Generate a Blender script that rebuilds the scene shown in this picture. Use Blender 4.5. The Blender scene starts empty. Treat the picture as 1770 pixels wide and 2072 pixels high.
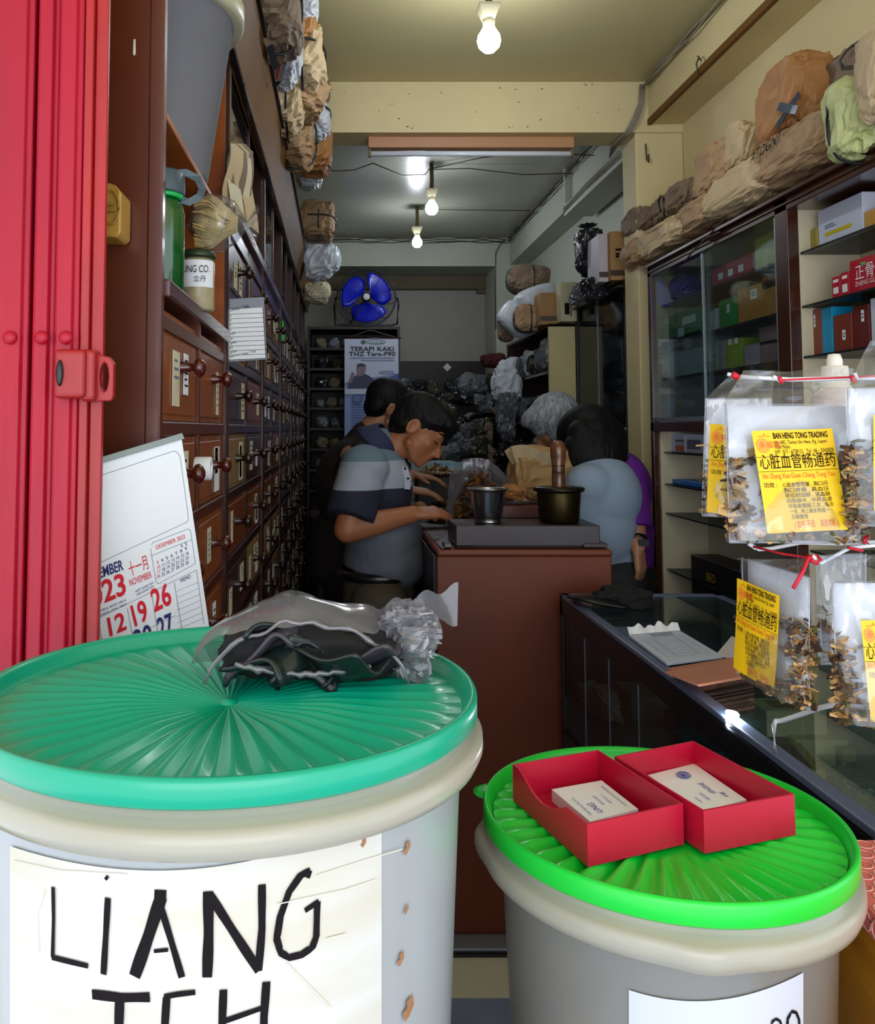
import bpy, bmesh, math, random
from mathutils import Vector, Matrix, noise, Euler
SC = bpy.context.scene
COL = SC.collection
R = math.radians
# ---------------------------------------------------------------- camera, world, lights
F, PX, HY, PITCH, EYE = 1750.0, 690.0, 868.0, R(3.5), 1.45
PY = HY - F * math.tan(PITCH)
cam_d = bpy.data.cameras.new('camera'); cam = bpy.data.objects.new('camera', cam_d); COL.objects.link(cam)
cam.location = (0, 0, EYE); cam.rotation_euler = (R(90) + PITCH, 0, 0)
cam_d.sensor_fit = 'AUTO'; cam_d.sensor_width = 36.0; cam_d.lens = F / 2072 * 36
cam_d.shift_x = (885 - PX) / 2072; cam_d.shift_y = -(1036 - PY) / 2072; cam_d.clip_start = .02
SC.camera = cam
vs = SC.view_settings
vs.view_transform = 'Standard'; vs.look = 'None'; vs.gamma = 1; vs.use_curve_mapping = False; vs.exposure = 0.6
w = bpy.data.worlds.new('world'); SC.world = w; w.use_nodes = True
bg = w.node_tree.nodes['Background']; bg.inputs[0].default_value = (.80, .88, 1, 1); bg.inputs[1].default_value = 1.35
def area(name, loc, rot, sx, sy, power, col):
    l = bpy.data.lights.new(name, 'AREA'); l.shape = 'RECTANGLE'; l.size = sx; l.size_y = sy; l.energy = power; l.color = col
    o = bpy.data.objects.new(name, l); COL.objects.link(o); o.location = loc; o.rotation_euler = rot; return o
# the open street front: daylight pouring in from above and behind the viewer
area('street_daylight', (.2, -2.2, 1.35), (R(93), 0, 0), 3.2, 1.3, 24, (.98, .98, 1))
SC.cycles.max_bounces = 8; SC.cycles.transparent_max_bounces = 24; SC.cycles.use_denoising = True
SC.cycles.sample_clamp_indirect = 4; SC.cycles.caustics_reflective = False; SC.cycles.caustics_refractive = False

def ray(x, y):
    u = (x - PX) / F; v = (y - PY) / F; Y = math.cos(PITCH) + v * math.sin(PITCH)
    return u / Y, (math.sin(PITCH) - v * math.cos(PITCH)) / Y
def P(x, y, Y):                       # picture point at depth Y
    a, b = ray(x, y); return Vector((a * Y, Y, EYE + b * Y))
def PXp(x, y, X):                     # picture point on the plane X = const
    a, b = ray(x, y); Y = X / a; return Vector((X, Y, EYE + b * Y))
def PZ(x, y, z):
    a, b = ray(x, y); Y = (z - EYE) / b; return Vector((a * Y, Y, z))
# ---------------------------------------------------------------- materials
def lin(h):
    h = h.lstrip('#'); c = [int(h[i:i + 2], 16) / 255 for i in (0, 2, 4)]
    return tuple([(x / 12.92 if x <= .04045 else ((x + .055) / 1.055) ** 2.4) for x in c] + [1])
MATS = {}
def mat(name, col, rough=.5, metal=0, bump=0, bscale=40, var=0, vscale=6, col2=None, spec=.5, stretch=None, trans=0, sss=0, emit=0, coat=0, crease=0):
    if name in MATS: return MATS[name]
    m = bpy.data.materials.new(name); m.use_nodes = True; nt = m.node_tree; n = nt.nodes; L = nt.links
    b = n['Principled BSDF']; c = lin(col)
    b.inputs['Base Color'].default_value = c; b.inputs['Roughness'].default_value = rough; b.inputs['Metallic'].default_value = metal
    b.inputs['Specular IOR Level'].default_value = spec
    if coat: b.inputs['Coat Weight'].default_value = coat; b.inputs['Coat Roughness'].default_value = .15
    if trans: b.inputs['Transmission Weight'].default_value = trans
    if sss: b.inputs['Subsurface Weight'].default_value = sss; b.inputs['Subsurface Scale'].default_value = .02
    if emit: b.inputs['Emission Color'].default_value = c; b.inputs['Emission Strength'].default_value = emit
    tc = n.new('ShaderNodeTexCoord'); mp = n.new('ShaderNodeMapping'); L.new(tc.outputs['Object'], mp.inputs['Vector'])
    if stretch: mp.inputs['Scale'].default_value = stretch
    if var or col2:
        t = n.new('ShaderNodeTexNoise'); t.inputs['Scale'].default_value = vscale; t.inputs['Detail'].default_value = 5
        L.new(mp.outputs[0], t.inputs['Vector'])
        mx = n.new('ShaderNodeValToRGB'); e = mx.color_ramp.elements
        e[0].position = .32; e[1].position = .68
        e[0].color = lin(col2) if col2 else tuple([x * (1 - var) for x in c[:3]] + [1]); e[1].color = c
        L.new(t.outputs['Fac'], mx.inputs[0]); L.new(mx.outputs[0], b.inputs['Base Color'])
    if bump:
        t = n.new('ShaderNodeTexNoise'); t.inputs['Scale'].default_value = bscale; t.inputs['Detail'].default_value = 4
        L.new(mp.outputs[0], t.inputs['Vector'])
        bp = n.new('ShaderNodeBump'); bp.inputs['Strength'].default_value = bump; bp.inputs['Distance'].default_value = .01
        L.new(t.outputs['Fac'], bp.inputs['Height'])
        if crease:
            v = n.new('ShaderNodeTexVoronoi'); v.feature = 'F1'; v.inputs['Scale'].default_value = crease
            L.new(mp.outputs[0], v.inputs['Vector']); b2 = n.new('ShaderNodeBump'); b2.inputs['Strength'].default_value = .6; b2.inputs['Distance'].default_value = .02
            L.new(v.outputs['Distance'], b2.inputs['Height']); L.new(bp.outputs[0], b2.inputs['Normal']); bp = b2
        L.new(bp.outputs[0], b.inputs['Normal'])
    MATS[name] = m; return m
def film(name, col, opac=.25, rough=.08, wr=25, body='#ffffff', gloss=.35, edge=.75):      # thin clear or cloudy plastic / glass
    if name in MATS: return MATS[name]
    m = bpy.data.materials.new(name); m.use_nodes = True; nt = m.node_tree; n = nt.nodes; L = nt.links
    for x in list(n):
        if x.type != 'OUTPUT_MATERIAL': n.remove(x)
    out = [x for x in n if x.type == 'OUTPUT_MATERIAL'][0]
    tr = n.new('ShaderNodeBsdfTransparent'); tr.inputs[0].default_value = lin(col)
    df = n.new('ShaderNodeBsdfDiffuse'); df.inputs[0].default_value = lin(body)
    tl = n.new('ShaderNodeBsdfTranslucent'); tl.inputs[0].default_value = lin(body)
    m0 = n.new('ShaderNodeMixShader'); m0.inputs[0].default_value = .45; L.new(df.outputs[0], m0.inputs[1]); L.new(tl.outputs[0], m0.inputs[2])
    m1 = n.new('ShaderNodeMixShader'); m1.inputs[0].default_value = opac; L.new(tr.outputs[0], m1.inputs[1]); L.new(m0.outputs[0], m1.inputs[2])
    gl = n.new('ShaderNodeBsdfGlossy'); gl.inputs['Roughness'].default_value = rough
    fr = n.new('ShaderNodeLayerWeight'); fr.inputs['Blend'].default_value = .5
    pw = n.new('ShaderNodeMath'); pw.operation = 'POWER'; pw.inputs[1].default_value = 4.0; L.new(fr.outputs['Facing'], pw.inputs[0])
    mm = n.new('ShaderNodeMath'); mm.operation = 'MULTIPLY_ADD'; mm.inputs[1].default_value = edge; mm.inputs[2].default_value = .03 + gloss * .07; mm.use_clamp = True
    L.new(pw.outputs[0], mm.inputs[0])
    m2 = n.new('ShaderNodeMixShader'); L.new(mm.outputs[0], m2.inputs[0]); L.new(m1.outputs[0], m2.inputs[1]); L.new(gl.outputs[0], m2.inputs[2])
    L.new(m2.outputs[0], out.inputs[0])
    if wr:
        tc = n.new('ShaderNodeTexCoord'); t = n.new('ShaderNodeTexNoise'); t.inputs['Scale'].default_value = wr; t.inputs['Detail'].default_value = 1
        L.new(tc.outputs['Object'], t.inputs['Vector']); bp = n.new('ShaderNodeBump'); bp.inputs['Strength'].default_value = .55; bp.inputs['Distance'].default_value = .02
        L.new(t.outputs['Fac'], bp.inputs['Height']); L.new(bp.outputs[0], gl.inputs['Normal']); L.new(bp.outputs[0], fr.inputs['Normal'])
    MATS[name] = m; return m
def bulbmat(name, col, s):
    m = bpy.data.materials.new(name); m.use_nodes = True; b = m.node_tree.nodes['Principled BSDF']
    b.inputs['Emission Color'].default_value = lin(col); b.inputs['Emission Strength'].default_value = s; b.inputs['Base Color'].default_value = (1, 1, 1, 1); return m

cream = mat('cream_paint', '#dccb98', .6, bump=.15, bscale=12, var=.14, vscale=2.2)
pale = mat('pale_paint', '#c6cbb8', .6, bump=.15, bscale=12, var=.12, vscale=2.0)
ceilm = mat('ceiling_paint', '#bfb384', .45, bump=.25, bscale=3, var=.10, vscale=1.3)
ceil2 = mat('back_ceiling_paint', '#a9aa96', .28, bump=.4, bscale=5, var=.12, vscale=2.3)
greyw = mat('grey_wall_paint', '#aaa69c', .6, bump=.1, bscale=10, var=.06)
dado = mat('maroon_dado', '#241012', .5, var=.2)
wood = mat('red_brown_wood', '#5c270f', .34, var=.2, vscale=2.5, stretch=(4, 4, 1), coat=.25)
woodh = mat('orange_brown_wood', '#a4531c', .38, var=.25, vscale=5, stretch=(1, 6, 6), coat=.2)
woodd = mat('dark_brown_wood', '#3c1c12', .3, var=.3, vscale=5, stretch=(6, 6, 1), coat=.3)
knobm = mat('varnished_knob', '#4a1208', .15, coat=.6); knobd = mat('dull_dark_knob', '#26100a', .25, coat=.3)
cornm = mat('tan_cornice', '#6e4a1c', .6, var=.2, spec=.25)
black = mat('black_satin', '#0d0d0e', .35)
softblack = mat('black_cloth', '#0b0b0c', .85, bump=.3, bscale=50)
steel = mat('brushed_steel', '#b8bcc2', .22, metal=1, bump=.03, bscale=200, stretch=(1, 1, 30))
alu = mat('dull_aluminium', '#8f97a6', .38, metal=.85)
white = mat('white_paper', '#eef0f2', .6, var=.04)
offw = mat('aged_paper', '#d9cfae', .7, var=.18, vscale=20)
kraft = mat('kraft_paper', '#b08f68', .68, var=.16, vscale=7, bump=.35, bscale=22, crease=9)
kraft2 = mat('pale_kraft_paper', '#cbb38a', .68, var=.14, vscale=6, bump=.35, bscale=20, crease=8)
kraft3 = mat('orange_kraft_paper', '#b07a44', .62, var=.2, vscale=6, bump=.35, bscale=20, crease=7)
kraft4 = mat('dull_brown_paper', '#86705a', .72, var=.2, vscale=8, bump=.4, bscale=24, crease=10)
cardb = mat('cardboard', '#a67e4e', .75, var=.1)
wplas = mat('white_plastic_sack', '#ccd2d8', .38, bump=.4, bscale=18, crease=8)
gplas = mat('grey_plastic_bag', '#5c6066', .3, bump=.5, bscale=20, crease=9)
dplas = mat('dark_plastic_bag', '#25262a', .22, bump=.5, bscale=20, crease=9)
oliv = mat('olive_dark_bag', '#3a3728', .3, bump=.5, bscale=20, crease=9)
strapm = mat('black_strap', '#15191f', .4)
redstr = mat('red_string', '#c8102a', .5)
redp = mat('red_gate_paint', '#b20624', .42, bump=.12, bscale=18, col2='#930f2a', vscale=3, stretch=(3, 3, .5), spec=.35)
redd = mat('darker_red_gate_paint', '#a8171a', .4, bump=.12, bscale=18, var=.2, vscale=5)
skin = mat('tan_skin', '#a86a45', .5, sss=.15, var=.1, vscale=14)
skin2 = mat('light_brown_skin', '#b27f60', .5, sss=.15, var=.08, vscale=14)
hairb = mat('black_hair', '#080607', .62, spec=.25, bump=.6, bscale=60, stretch=(1, 1, .25))
hairg = mat('grey_hair', '#a9b2b8', .42, bump=.8, bscale=55, col2='#66696e', vscale=30, stretch=(3, 3, .5))
inkb = mat('black_ink', '#161013', .8, spec=.15); inkr = mat('red_ink', '#d8142c', .5); inkn = mat('navy_ink', '#252b66', .5); inkl = mat('blue_ink', '#3a55a8', .5)
inkg = mat('grey_ink', '#6d7484', .6)
glass = film('cabinet_glass', '#f0f6f5', .03, .03, 0, '#9db0b4', .5)
dglass = film('dark_cabinet_glass', '#b0babd', .06, .05, 0, '#5e6f78', .6, .30)
topglass = film('counter_glass', '#e8f0ee', .04, .03, 0, '#6c8a8c', .6)
clear = film('clear_bag_film', '#f6f8fb', .10, .09, 12, '#e4e6ee', 1.0)
clear2 = film('cloudy_bag_film', '#e0dfe2', .34, .16, 16, '#b6b4bc', 1.0)
yell = mat('yellow_label_paper', '#f6c50c', .5, var=.04); yellp = mat('pale_yellow_card', '#c9bf6a', .6)
bronze = mat('aged_brass', '#3d3216', .38, metal=.85, var=.3, vscale=6)
# ---------------------------------------------------------------- mesh builder
_txt = {}
def textmesh(s, font=None):
    if s in _txt: return _txt[s]
    c = bpy.data.curves.new('t', 'FONT'); c.body = s.lstrip('*'); c.size = 1; c.resolution_u = 3; c.offset = .022 if s[:1] == '*' else 0
    o = bpy.data.objects.new('t', c); COL.objects.link(o)
    dg = bpy.context.evaluated_depsgraph_get(); ev = o.evaluated_get(dg); me = ev.to_mesh()
    V = [v.co.copy() for v in me.vertices]; Fs = [tuple(p.vertices) for p in me.polygons]
    ev.to_mesh_clear(); bpy.data.objects.remove(o); bpy.data.curves.remove(c)
    wd = max([v.x for v in V] + [.01]); _txt[s] = (V, Fs, wd); return _txt[s]
class B:
    def __init__(s): s.v = []; s.f = []; s.m = []; s.s = []
    def add(s, V, Fs, m=0, sm=False):
        k = len(s.v); s.v += [tuple(v) for v in V]
        for f in Fs: s.f.append(tuple(i + k for i in f)); s.m.append(m); s.s.append(sm)
        return s
    def box(s, a, b, m=0, M=None):
        x0, y0, z0 = [min(p, q) for p, q in zip(a, b)]; x1, y1, z1 = [max(p, q) for p, q in zip(a, b)]
        V = [Vector(p) for p in ((x0, y0, z0), (x1, y0, z0), (x1, y1, z0), (x0, y1, z0), (x0, y0, z1), (x1, y0, z1), (x1, y1, z1), (x0, y1, z1))]
        if M: V = [M @ v for v in V]
        return s.add(V, [(0, 3, 2, 1), (4, 5, 6, 7), (0, 1, 5, 4), (1, 2, 6, 5), (2, 3, 7, 6), (3, 0, 4, 7)], m)
    def tube(s, pts, r, n=8, m=0, sm=True, closed=False):
        pts = [Vector(p) for p in pts]; N = len(pts); V = []; up = Vector((0, 0, 1))
        for i, p in enumerate(pts):
            d = (pts[min(i + 1, N - 1)] - pts[max(i - 1, 0)]) if not closed else (pts[(i + 1) % N] - pts[i - 1])
            d.normalize(); a = d.cross(up)
            if a.length < .05: a = d.cross(Vector((1, 0, 0)))
            a.normalize(); b = d.cross(a); rr = r[i] if isinstance(r, (list, tuple)) else r
            V += [p + a * math.cos(2 * math.pi * k / n) * rr + b * math.sin(2 * math.pi * k / n) * rr for k in range(n)]
        Fs = [(i * n + k, i * n + (k + 1) % n, ((i + 1) % N) * n + (k + 1) % n, ((i + 1) % N) * n + k) for i in range(N if closed else N - 1) for k in range(n)]
        if not closed: Fs += [tuple(range(n))[::-1], tuple((N - 1) * n + k for k in range(n))]
        return s.add(V, Fs, m, sm)
    def lathe(s, prof, n=32, m=0, M=None, sm=True, a0=0, a1=2 * math.pi, fn=None):
        full = abs(a1 - a0 - 2 * math.pi) < 1e-6; k = n if full else n + 1; V = []
        for (r, z) in prof:
            for i in range(k):
                t = a0 + (a1 - a0) * i / n; rr, zz = (fn(r, z, t) if fn else (r, z))
                V.append(Vector((rr * math.cos(t), rr * math.sin(t), zz)))
        if M: V = [M @ v for v in V]
        Fs = []
        for j in range(len(prof) - 1):
            for i in range(n):
                i2 = (i + 1) % k; Fs.append((j * k + i, j * k + i2, (j + 1) * k + i2, (j + 1) * k + i))
        return s.add(V, Fs, m, sm)
    def grid(s, fn, nu, nv, m=0, sm=True):
        V = [fn(i / nu, j / nv) for j in range(nv + 1) for i in range(nu + 1)]
        Fs = [(j * (nu + 1) + i, j * (nu + 1) + i + 1, (j + 1) * (nu + 1) + i + 1, (j + 1) * (nu + 1) + i) for j in range(nv) for i in range(nu)]
        return s.add(V, Fs, m, sm)
    def poly(s, pts, m=0): return s.add(pts, [tuple(range(len(pts)))], m)
    def prism(s, pts, d, m=0):          # polygon pts extruded by vector d
        n = len(pts); pts = [Vector(p) for p in pts]; d = Vector(d)
        return s.add(pts + [p + d for p in pts], [tuple(range(n))[::-1], tuple(range(n, 2 * n))] + [(i, (i + 1) % n, n + (i + 1) % n, n + i) for i in range(n)], m)
    def sph(s, c, r, m=0, n=12, M=None):
        rx, ry, rz = r if isinstance(r, (tuple, list)) else (r, r, r); c = Vector(c)
        def f(u, v):
            t = u * 2 * math.pi; p = (v - .5) * math.pi
            q = c + Vector((rx * math.cos(p) * math.cos(t), ry * math.cos(p) * math.sin(t), rz * math.sin(p)))
            return M @ q if M else q
        return s.grid(f, n * 2 if n > 6 else n, n, m)
    def text(s, t, M, size, m=0, center=False, width=None, z=0):
        V, Fs, wd = textmesh(t); sx = size if not width else width / wd
        off = wd * sx / 2 if center else 0
        return s.add([M @ Vector((v.x * sx - off, v.y * size, z)) for v in V], Fs, m)
    def cap(s, a, ra, b, rb, n=14, m=0):  # capsule with tapering radii
        a = Vector(a); b = Vector(b); d = b - a; L = d.length or 1e-6; q = d.to_track_quat('Z', 'Y').to_matrix().to_4x4(); M = Matrix.Translation(a) @ q
        pr = [(max(ra * math.sin(t), 1e-5), -ra * math.cos(t)) for t in [i * math.pi / 10 for i in range(0, 6)]]
        pr += [(max(rb * math.cos(t), 1e-5), L + rb * math.sin(t)) for t in [i * math.pi / 10 for i in range(0, 6)]]
        return s.lathe(pr, n, m, M)
    def build(s, name, mats, parent=None, bevel=0, seg=2, loc=None, angle=40):
        me = bpy.data.meshes.new(name)
        rt = parent
        while rt and rt.parent: rt = rt.parent
        if rt and rt.get('_org'): o_ = Vector(rt['_org']); s.v = [tuple(Vector(v) - o_) for v in s.v]
        me.from_pydata(s.v, [], s.f); me.polygons.foreach_set('material_index', s.m); me.polygons.foreach_set('use_smooth', s.s); me.update()
        if not isinstance(mats, (list, tuple)): mats = [mats]
        for q in mats: me.materials.append(q)
        o = bpy.data.objects.new(name, me); COL.objects.link(o)
        if parent: o.parent = parent
        if loc is not None: o.location = loc
        if bevel:
            b = o.modifiers.new('bevel', 'BEVEL'); b.width = bevel; b.segments = seg; b.limit_method = 'ANGLE'; b.angle_limit = R(angle)
        return o
def fix(o):                              # consistent outward normals
    bm = bmesh.new(); bm.from_mesh(o.data); bmesh.ops.recalc_face_normals(bm, faces=bm.faces); bm.to_mesh(o.data); bm.free(); return o
def tag(o, label=None, cat=None, group=None, kind=None):
    for k, v in (('label', label), ('category', cat), ('group', group), ('kind', kind)):
        if v: o[k] = v
    return o
def thing(name, label, cat, org=(0, 0, 0), group=None):
    """Empty at the thing's base; children are given in world coordinates and re-based on it."""
    o = bpy.data.objects.new(name, None); COL.objects.link(o); o.location = org; o['_org'] = list(org); o.empty_display_size = .05
    return tag(o, label, cat, group)
def frame(o, x, y, z=None):               # 4x4 from origin and two axes
    x = Vector(x).normalized(); y = Vector(y); y = (y - x * y.dot(x)).normalized(); z = x.cross(y)
    M = Matrix((x, y, z)).transposed().to_4x4(); M.translation = Vector(o); return M
class Plane:
    def __init__(s, o, u, v): s.o = Vector(o); s.u = Vector(u).normalized(); v = Vector(v); s.v = (v - s.u * v.dot(s.u)).normalized(); s.n = s.u.cross(s.v)
    def hit(s, x, y):
        a, b = ray(x, y); d = Vector((a, 1, b)); e = Vector((0, 0, EYE)); t = (s.o - e).dot(s.n) / d.dot(s.n); return e + d * t
    def M(s, x, y, off=.0008, rot=0):
        q = frame(s.hit(x, y) + s.n * off, s.u, s.v); return q @ Matrix.Rotation(rot, 4, 'Z')
def struct(name, b, m, **k):
    o = b.build(name, m, **k); o['kind'] = 'structure'; return o
def ribbon(b, pts, wd, nrm, m=0):         # flat strap along pts
    pts = [Vector(p) for p in pts]; V = []
    for i, p in enumerate(pts):
        d = (pts[min(i + 1, len(pts) - 1)] - pts[max(i - 1, 0)]).normalized(); a = d.cross(Vector(nrm)).normalized() * wd / 2
        V += [p - a, p + a]
    b.add(V, [(2 * i, 2 * i + 1, 2 * i + 3, 2 * i + 2) for i in range(len(pts) - 1)], m)
def sack(rx, ry, rz, seed, crump=.10, neck=0, boxy=.75, nu=44, nv=30, flat=0, smooth=False, fine=1.0, b=None, M=None, m=0):
    """a crumpled bag: super-ellipsoid body with folded planes, optionally gathered into a neck at the top"""
    b = b or B(); sd = Vector((seed * 7.13, seed * 3.7, seed * 1.9))
    def pw(x, e): return math.copysign(abs(x) ** e, x)
    def f(u, v):
        t = u * 2 * math.pi; p = (v - .5) * math.pi
        d = Vector((pw(math.cos(p), boxy) * pw(math.cos(t), boxy), pw(math.cos(p), boxy) * pw(math.sin(t), boxy), pw(math.sin(p), boxy)))
        k = Vector((math.cos(p) * math.cos(t), math.cos(p) * math.sin(t), math.sin(p)))
        n1 = noise.noise(k * 1.3 + sd); n2 = abs(noise.noise(k * 2.9 * fine + sd * 2)); n3 = abs(noise.noise(k * 6.5 * fine + sd * 3))
        h = 1 + crump * (1.5 * n1 - 1.6 * n2 - .7 * n3 + .35)
        q = Vector((d.x * rx * h, d.y * ry * h, d.z * rz * h))
        if neck and v > .72:
            s = (v - .72) / .28; pl = 1 + .22 * math.sin(9 * t + seed) * s
            g = (1 - s) * 1 + s * .0; rr = max(.22, 1 - 1.5 * s) if s < .55 else .22 + (s - .55) * 1.6
            q.x = math.cos(t) * rx * .72 * rr * pl; q.y = math.sin(t) * ry * .72 * rr * pl; q.z = rz * (.72 + s * neck)
        if flat and q.z < -rz * flat: q.z = -rz * flat
        return M @ q if M else q
    b.grid(f, nu, nv, m, smooth); return b
# ================================================================ the room
CZ, BZ = 2.90, 2.683                     # ceiling, beam underside
XL, XR, YB = -.66, 1.424, 7.0
b = B(); b.box((-1.4, .95, CZ), (2.2, 3.62, CZ + .1)); struct('ceiling', b, ceilm)
b = B(); b.box((-2.2, -1.3, 3.0), (3.0, .95, 3.1)); struct('ceiling_arcade_unseen', b, cream)  # unseen arcade ceiling, added to keep sky light off the lid tops
b = B(); b.box((-1.4, 3.62, CZ), (2.2, 7.2, CZ + .1)); struct('ceiling_back', b, ceil2)
b = B(); b.box((XL - .1, .95, 0), (XL, 7.1, CZ)); struct('wall_left', b, cream)
b = B(); b.box((XR, 1.0, 0), (XR + .1, 3.62, CZ)); struct('wall_right', b, cream)
b = B(); b.box((XR, 3.62, 0), (XR + .1, 7.1, CZ)); struct('wall_right_rear', b, pale)
b = B(); b.box((XL, YB, 2.0), (XR, YB + .1, CZ), 0); b.box((XL, YB, 0), (XR, YB + .1, 2.0), 1); struct('wall_back', b, [greyw, dado])
b = B(); b.box((XL, 3.534, BZ), (XR, 3.704, CZ - .001))
random.seed(3)
for i in range(26):
    x = random.uniform(-.1, 1.2); z = random.uniform(BZ + .01, CZ - .01); r = random.uniform(.0015, .004)
    b.box((x, 3.5325, z), (x + r * random.uniform(1, 3), 3.534, z + r), 1)
struct('trim_1', b, [cream, mat('beam_mark', '#5a4a30', .9)])
b = B(); b.box((XL, 6.5, BZ), (XR, 7.0, CZ - .001)); struct('trim_2', b, pale)
b = B(); b.box((1.28, .95, BZ + .035), (XR, 3.534, CZ - .001), 0); b.box((1.276, .95, BZ + .030), (1.292, 3.534, BZ + .055), 1); struct('trim_3', b, [cream, cornm])
b = B(); b.box((1.28, 3.704, BZ + .01), (XR, 6.5, CZ - .001)); struct('trim_4', b, pale)
b = B(); b.box((1.224, 3.534, 0), (XR, 3.704, BZ)); struct('trim_5', b, cream, bevel=.006)
b = B(); b.box((1.17, 6.5, 0), (XR, 7.0, BZ)); struct('trim_6', b, pale)
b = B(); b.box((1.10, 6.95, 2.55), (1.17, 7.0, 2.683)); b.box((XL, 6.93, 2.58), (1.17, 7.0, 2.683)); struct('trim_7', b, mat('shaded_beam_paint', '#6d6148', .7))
tile = mat('blue_grey_floor_tile', '#9aabcc', .15, var=.25, vscale=7)
b = B(); b.box((-1.4, -.6, -.1), (2.2, 2.30, 0), 0); b.box((-1.4, 2.30, -.1), (2.2, 2.47, 0), 1); b.box((-1.4, 2.47, -.1), (2.2, 7.2, -.002), 2)
struct('floor', b, [tile, mat('cream_floor_strip', '#f4f0d6', .35), mat('dark_floor_tile', '#3a3230', .4)])
b = B(); b.box((-.3, 2.49, -.002), (.9, 2.60, .012), 0); b.box((-.3, 2.47, 0), (.9, 2.49, .006), 1)
tag(b.build('floor_track', [mat('bright_rail', '#aab4c8', .4, metal=.3), black], bevel=.002), 'dull metal sliding track on the floor before the red counter', 'floor track')
# duct box dropping under the side beam
t = thing('cable_duct', 'cream boxed duct with cables clipped along it under the right side beam', 'duct')
b = B(); b.box((1.24, 3.71, 2.63), (1.40, 4.75, 2.692)); b.box((1.24, 4.73, 2.64), (1.279, 4.75, 2.897)); b.build('duct_box', cornm if 0 else pale, t, bevel=.003)
b = B()
for k in range(3): b.tube([(1.236 - k * .004, 3.75, 2.65 + k * .012), (1.232, 4.3, 2.66 + k * .011), (1.235, 4.74, 2.65 + k * .01)], .003, 5)
b.build('cable', mat('grey_cable', '#8d8676', .6), t)
cab = MATS['grey_cable']; dcab = mat('dark_cable', '#3b3228', .6)
# cable runs
def wires(label, runs, m=cab, r=.0035):
    b = B()
    for pts in runs: b.tube(pts, r, 6)
    return tag(b.build('cable_run', m), label, 'cables')
random.seed(5)
def wob(a, c, n=14, s=.006):
    a = Vector(a); c = Vector(c)
    return [a.lerp(c, i / n) + Vector((random.uniform(-s, s), 0, random.uniform(-s, s))) for i in range(n + 1)]
wires('bundle of grey cables along the ceiling corner above the front right beam', [wob((1.268 - k * .005, 1.2, CZ - .012 - k * .009), (1.268 - k * .005, 3.50, CZ - .012 - k * .009)) for k in range(4)])
wires('bundle of grey cables curving down the column under the cross beam', [[(1.262 - k * .006, 3.515, 2.88), (1.255 - k * .006, 3.512, 2.80), (1.235 - k * .008, 3.51, 2.74), (1.215 - k * .008, 3.512, 2.70), (1.20 - k * .008, 3.53, 2.674), (1.195 - k * .008, 3.69, 2.672), (1.20, 3.80, 2.66)] for k in range(4)])
wires('bundle of cables along the ceiling corner over the rear right beam', [wob((1.262 - k * .008, 3.73, CZ - .015 - k * .012), (1.265 - k * .006, 6.45, CZ - .015 - k * .012), 20, .01) for k in range(4)], dcab)
wires('cables running along the top of the rear cross beam', [wob((-.5, 6.485, CZ - .012 - k * .012), (1.25, 6.485, CZ - .012 - k * .012), 20, .008) for k in range(3)] + [[(1.235, 6.48, 2.88), (1.20, 6.48, 2.84), (1.17, 6.485, 2.78), (1.165, 6.49, 2.5), (1.165, 6.49, 2.2)]], dcab)
wires('thin black wire sagging across the ceiling behind the tube light', [[(-.15, 3.75, 2.60), (-.02, 3.75, 2.585), (.06, 3.75, 2.59), (.14, 3.75, 2.62), (.3, 4.2, 2.70), (.46, 4.66, 2.84), (.48, 4.66, 2.868), (.7, 4.66, 2.875), (1.0, 4.66, 2.84), (1.25, 4.6, 2.83)],
     [(.48, 4.66, 2.87), (.75, 4.5, 2.885), (1.0, 4.4, 2.88), (1.25, 4.2, 2.80)]], dcab, .0028)
wires('thin black wire along the ceiling from the second bulb', [[(.5, 5.6, 2.89), (.8, 5.6, 2.885), (1.24, 5.6, 2.88)]], dcab, .0028)
wires('short bent wire hook hanging on the column by the right beam', [[(1.262, 3.52, 2.63), (1.262, 3.51, 2.56), (1.270, 3.51, 2.55), (1.272, 3.52, 2.585)]], dcab, .003)
wires('twisted wire end sticking out from the right side beam', [[(1.27, 3.0, 2.70), (1.262, 3.0, 2.745), (1.268, 2.99, 2.765), (1.255, 2.97, 2.76), (1.262, 2.96, 2.74)]], dcab, .003)
# ---------------------------------------------------------------- lamps
def bulb(x, y, z, label, s, stem, power, cfl=False):
    t = thing('hanging_bulb', label, 'light bulb', (x, y, z), 'white bulbs along the ceiling')
    M = Matrix.Translation((x, y, z))
    b = B(); b.lathe([(.0001, -.036 * s), (.018 * s, -.032 * s), (.032 * s, -.018 * s), (.037 * s, 0), (.034 * s, .018 * s), (.024 * s, .034 * s), (.018 * s, .045 * s)], 16, 0, M); b.build('bulb_globe', bulbmat('bulb_glow', '#eaf2ff', power), t)
    b = B(); b.lathe([(.018 * s, .045 * s), (.020 * s, .065 * s), (.020 * s, .07 * s)], 16, 0, M); b.lathe([(.022, .068 * s), (.026, .07 * s), (.045, .105 * s), (.048, .112 * s), (.0001, .112 * s)], 4, 0, M @ Matrix.Rotation(R(45), 4, 'Z'), sm=False)
    b.build('socket', mat('dusty_socket', '#8b8266', .7), t)
    b = B(); b.tube([(x, y, z + .11 * s), (x + .002, y, z + .11 * s + stem * .5), (x, y, CZ)], .011, 8, 0); b.build('stem', mat('rusty_stem', '#6a5a34', .7), t)
bulb(.463, 2.64, EYE + 1.212, 'glowing white bulb nearest the shop front, hanging from the front ceiling', 1.0, .1, 115)
bulb(.495, 4.66, EYE + 1.20, 'middle glowing white bulb hanging behind the cross beam', .95, .12, 66)
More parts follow.
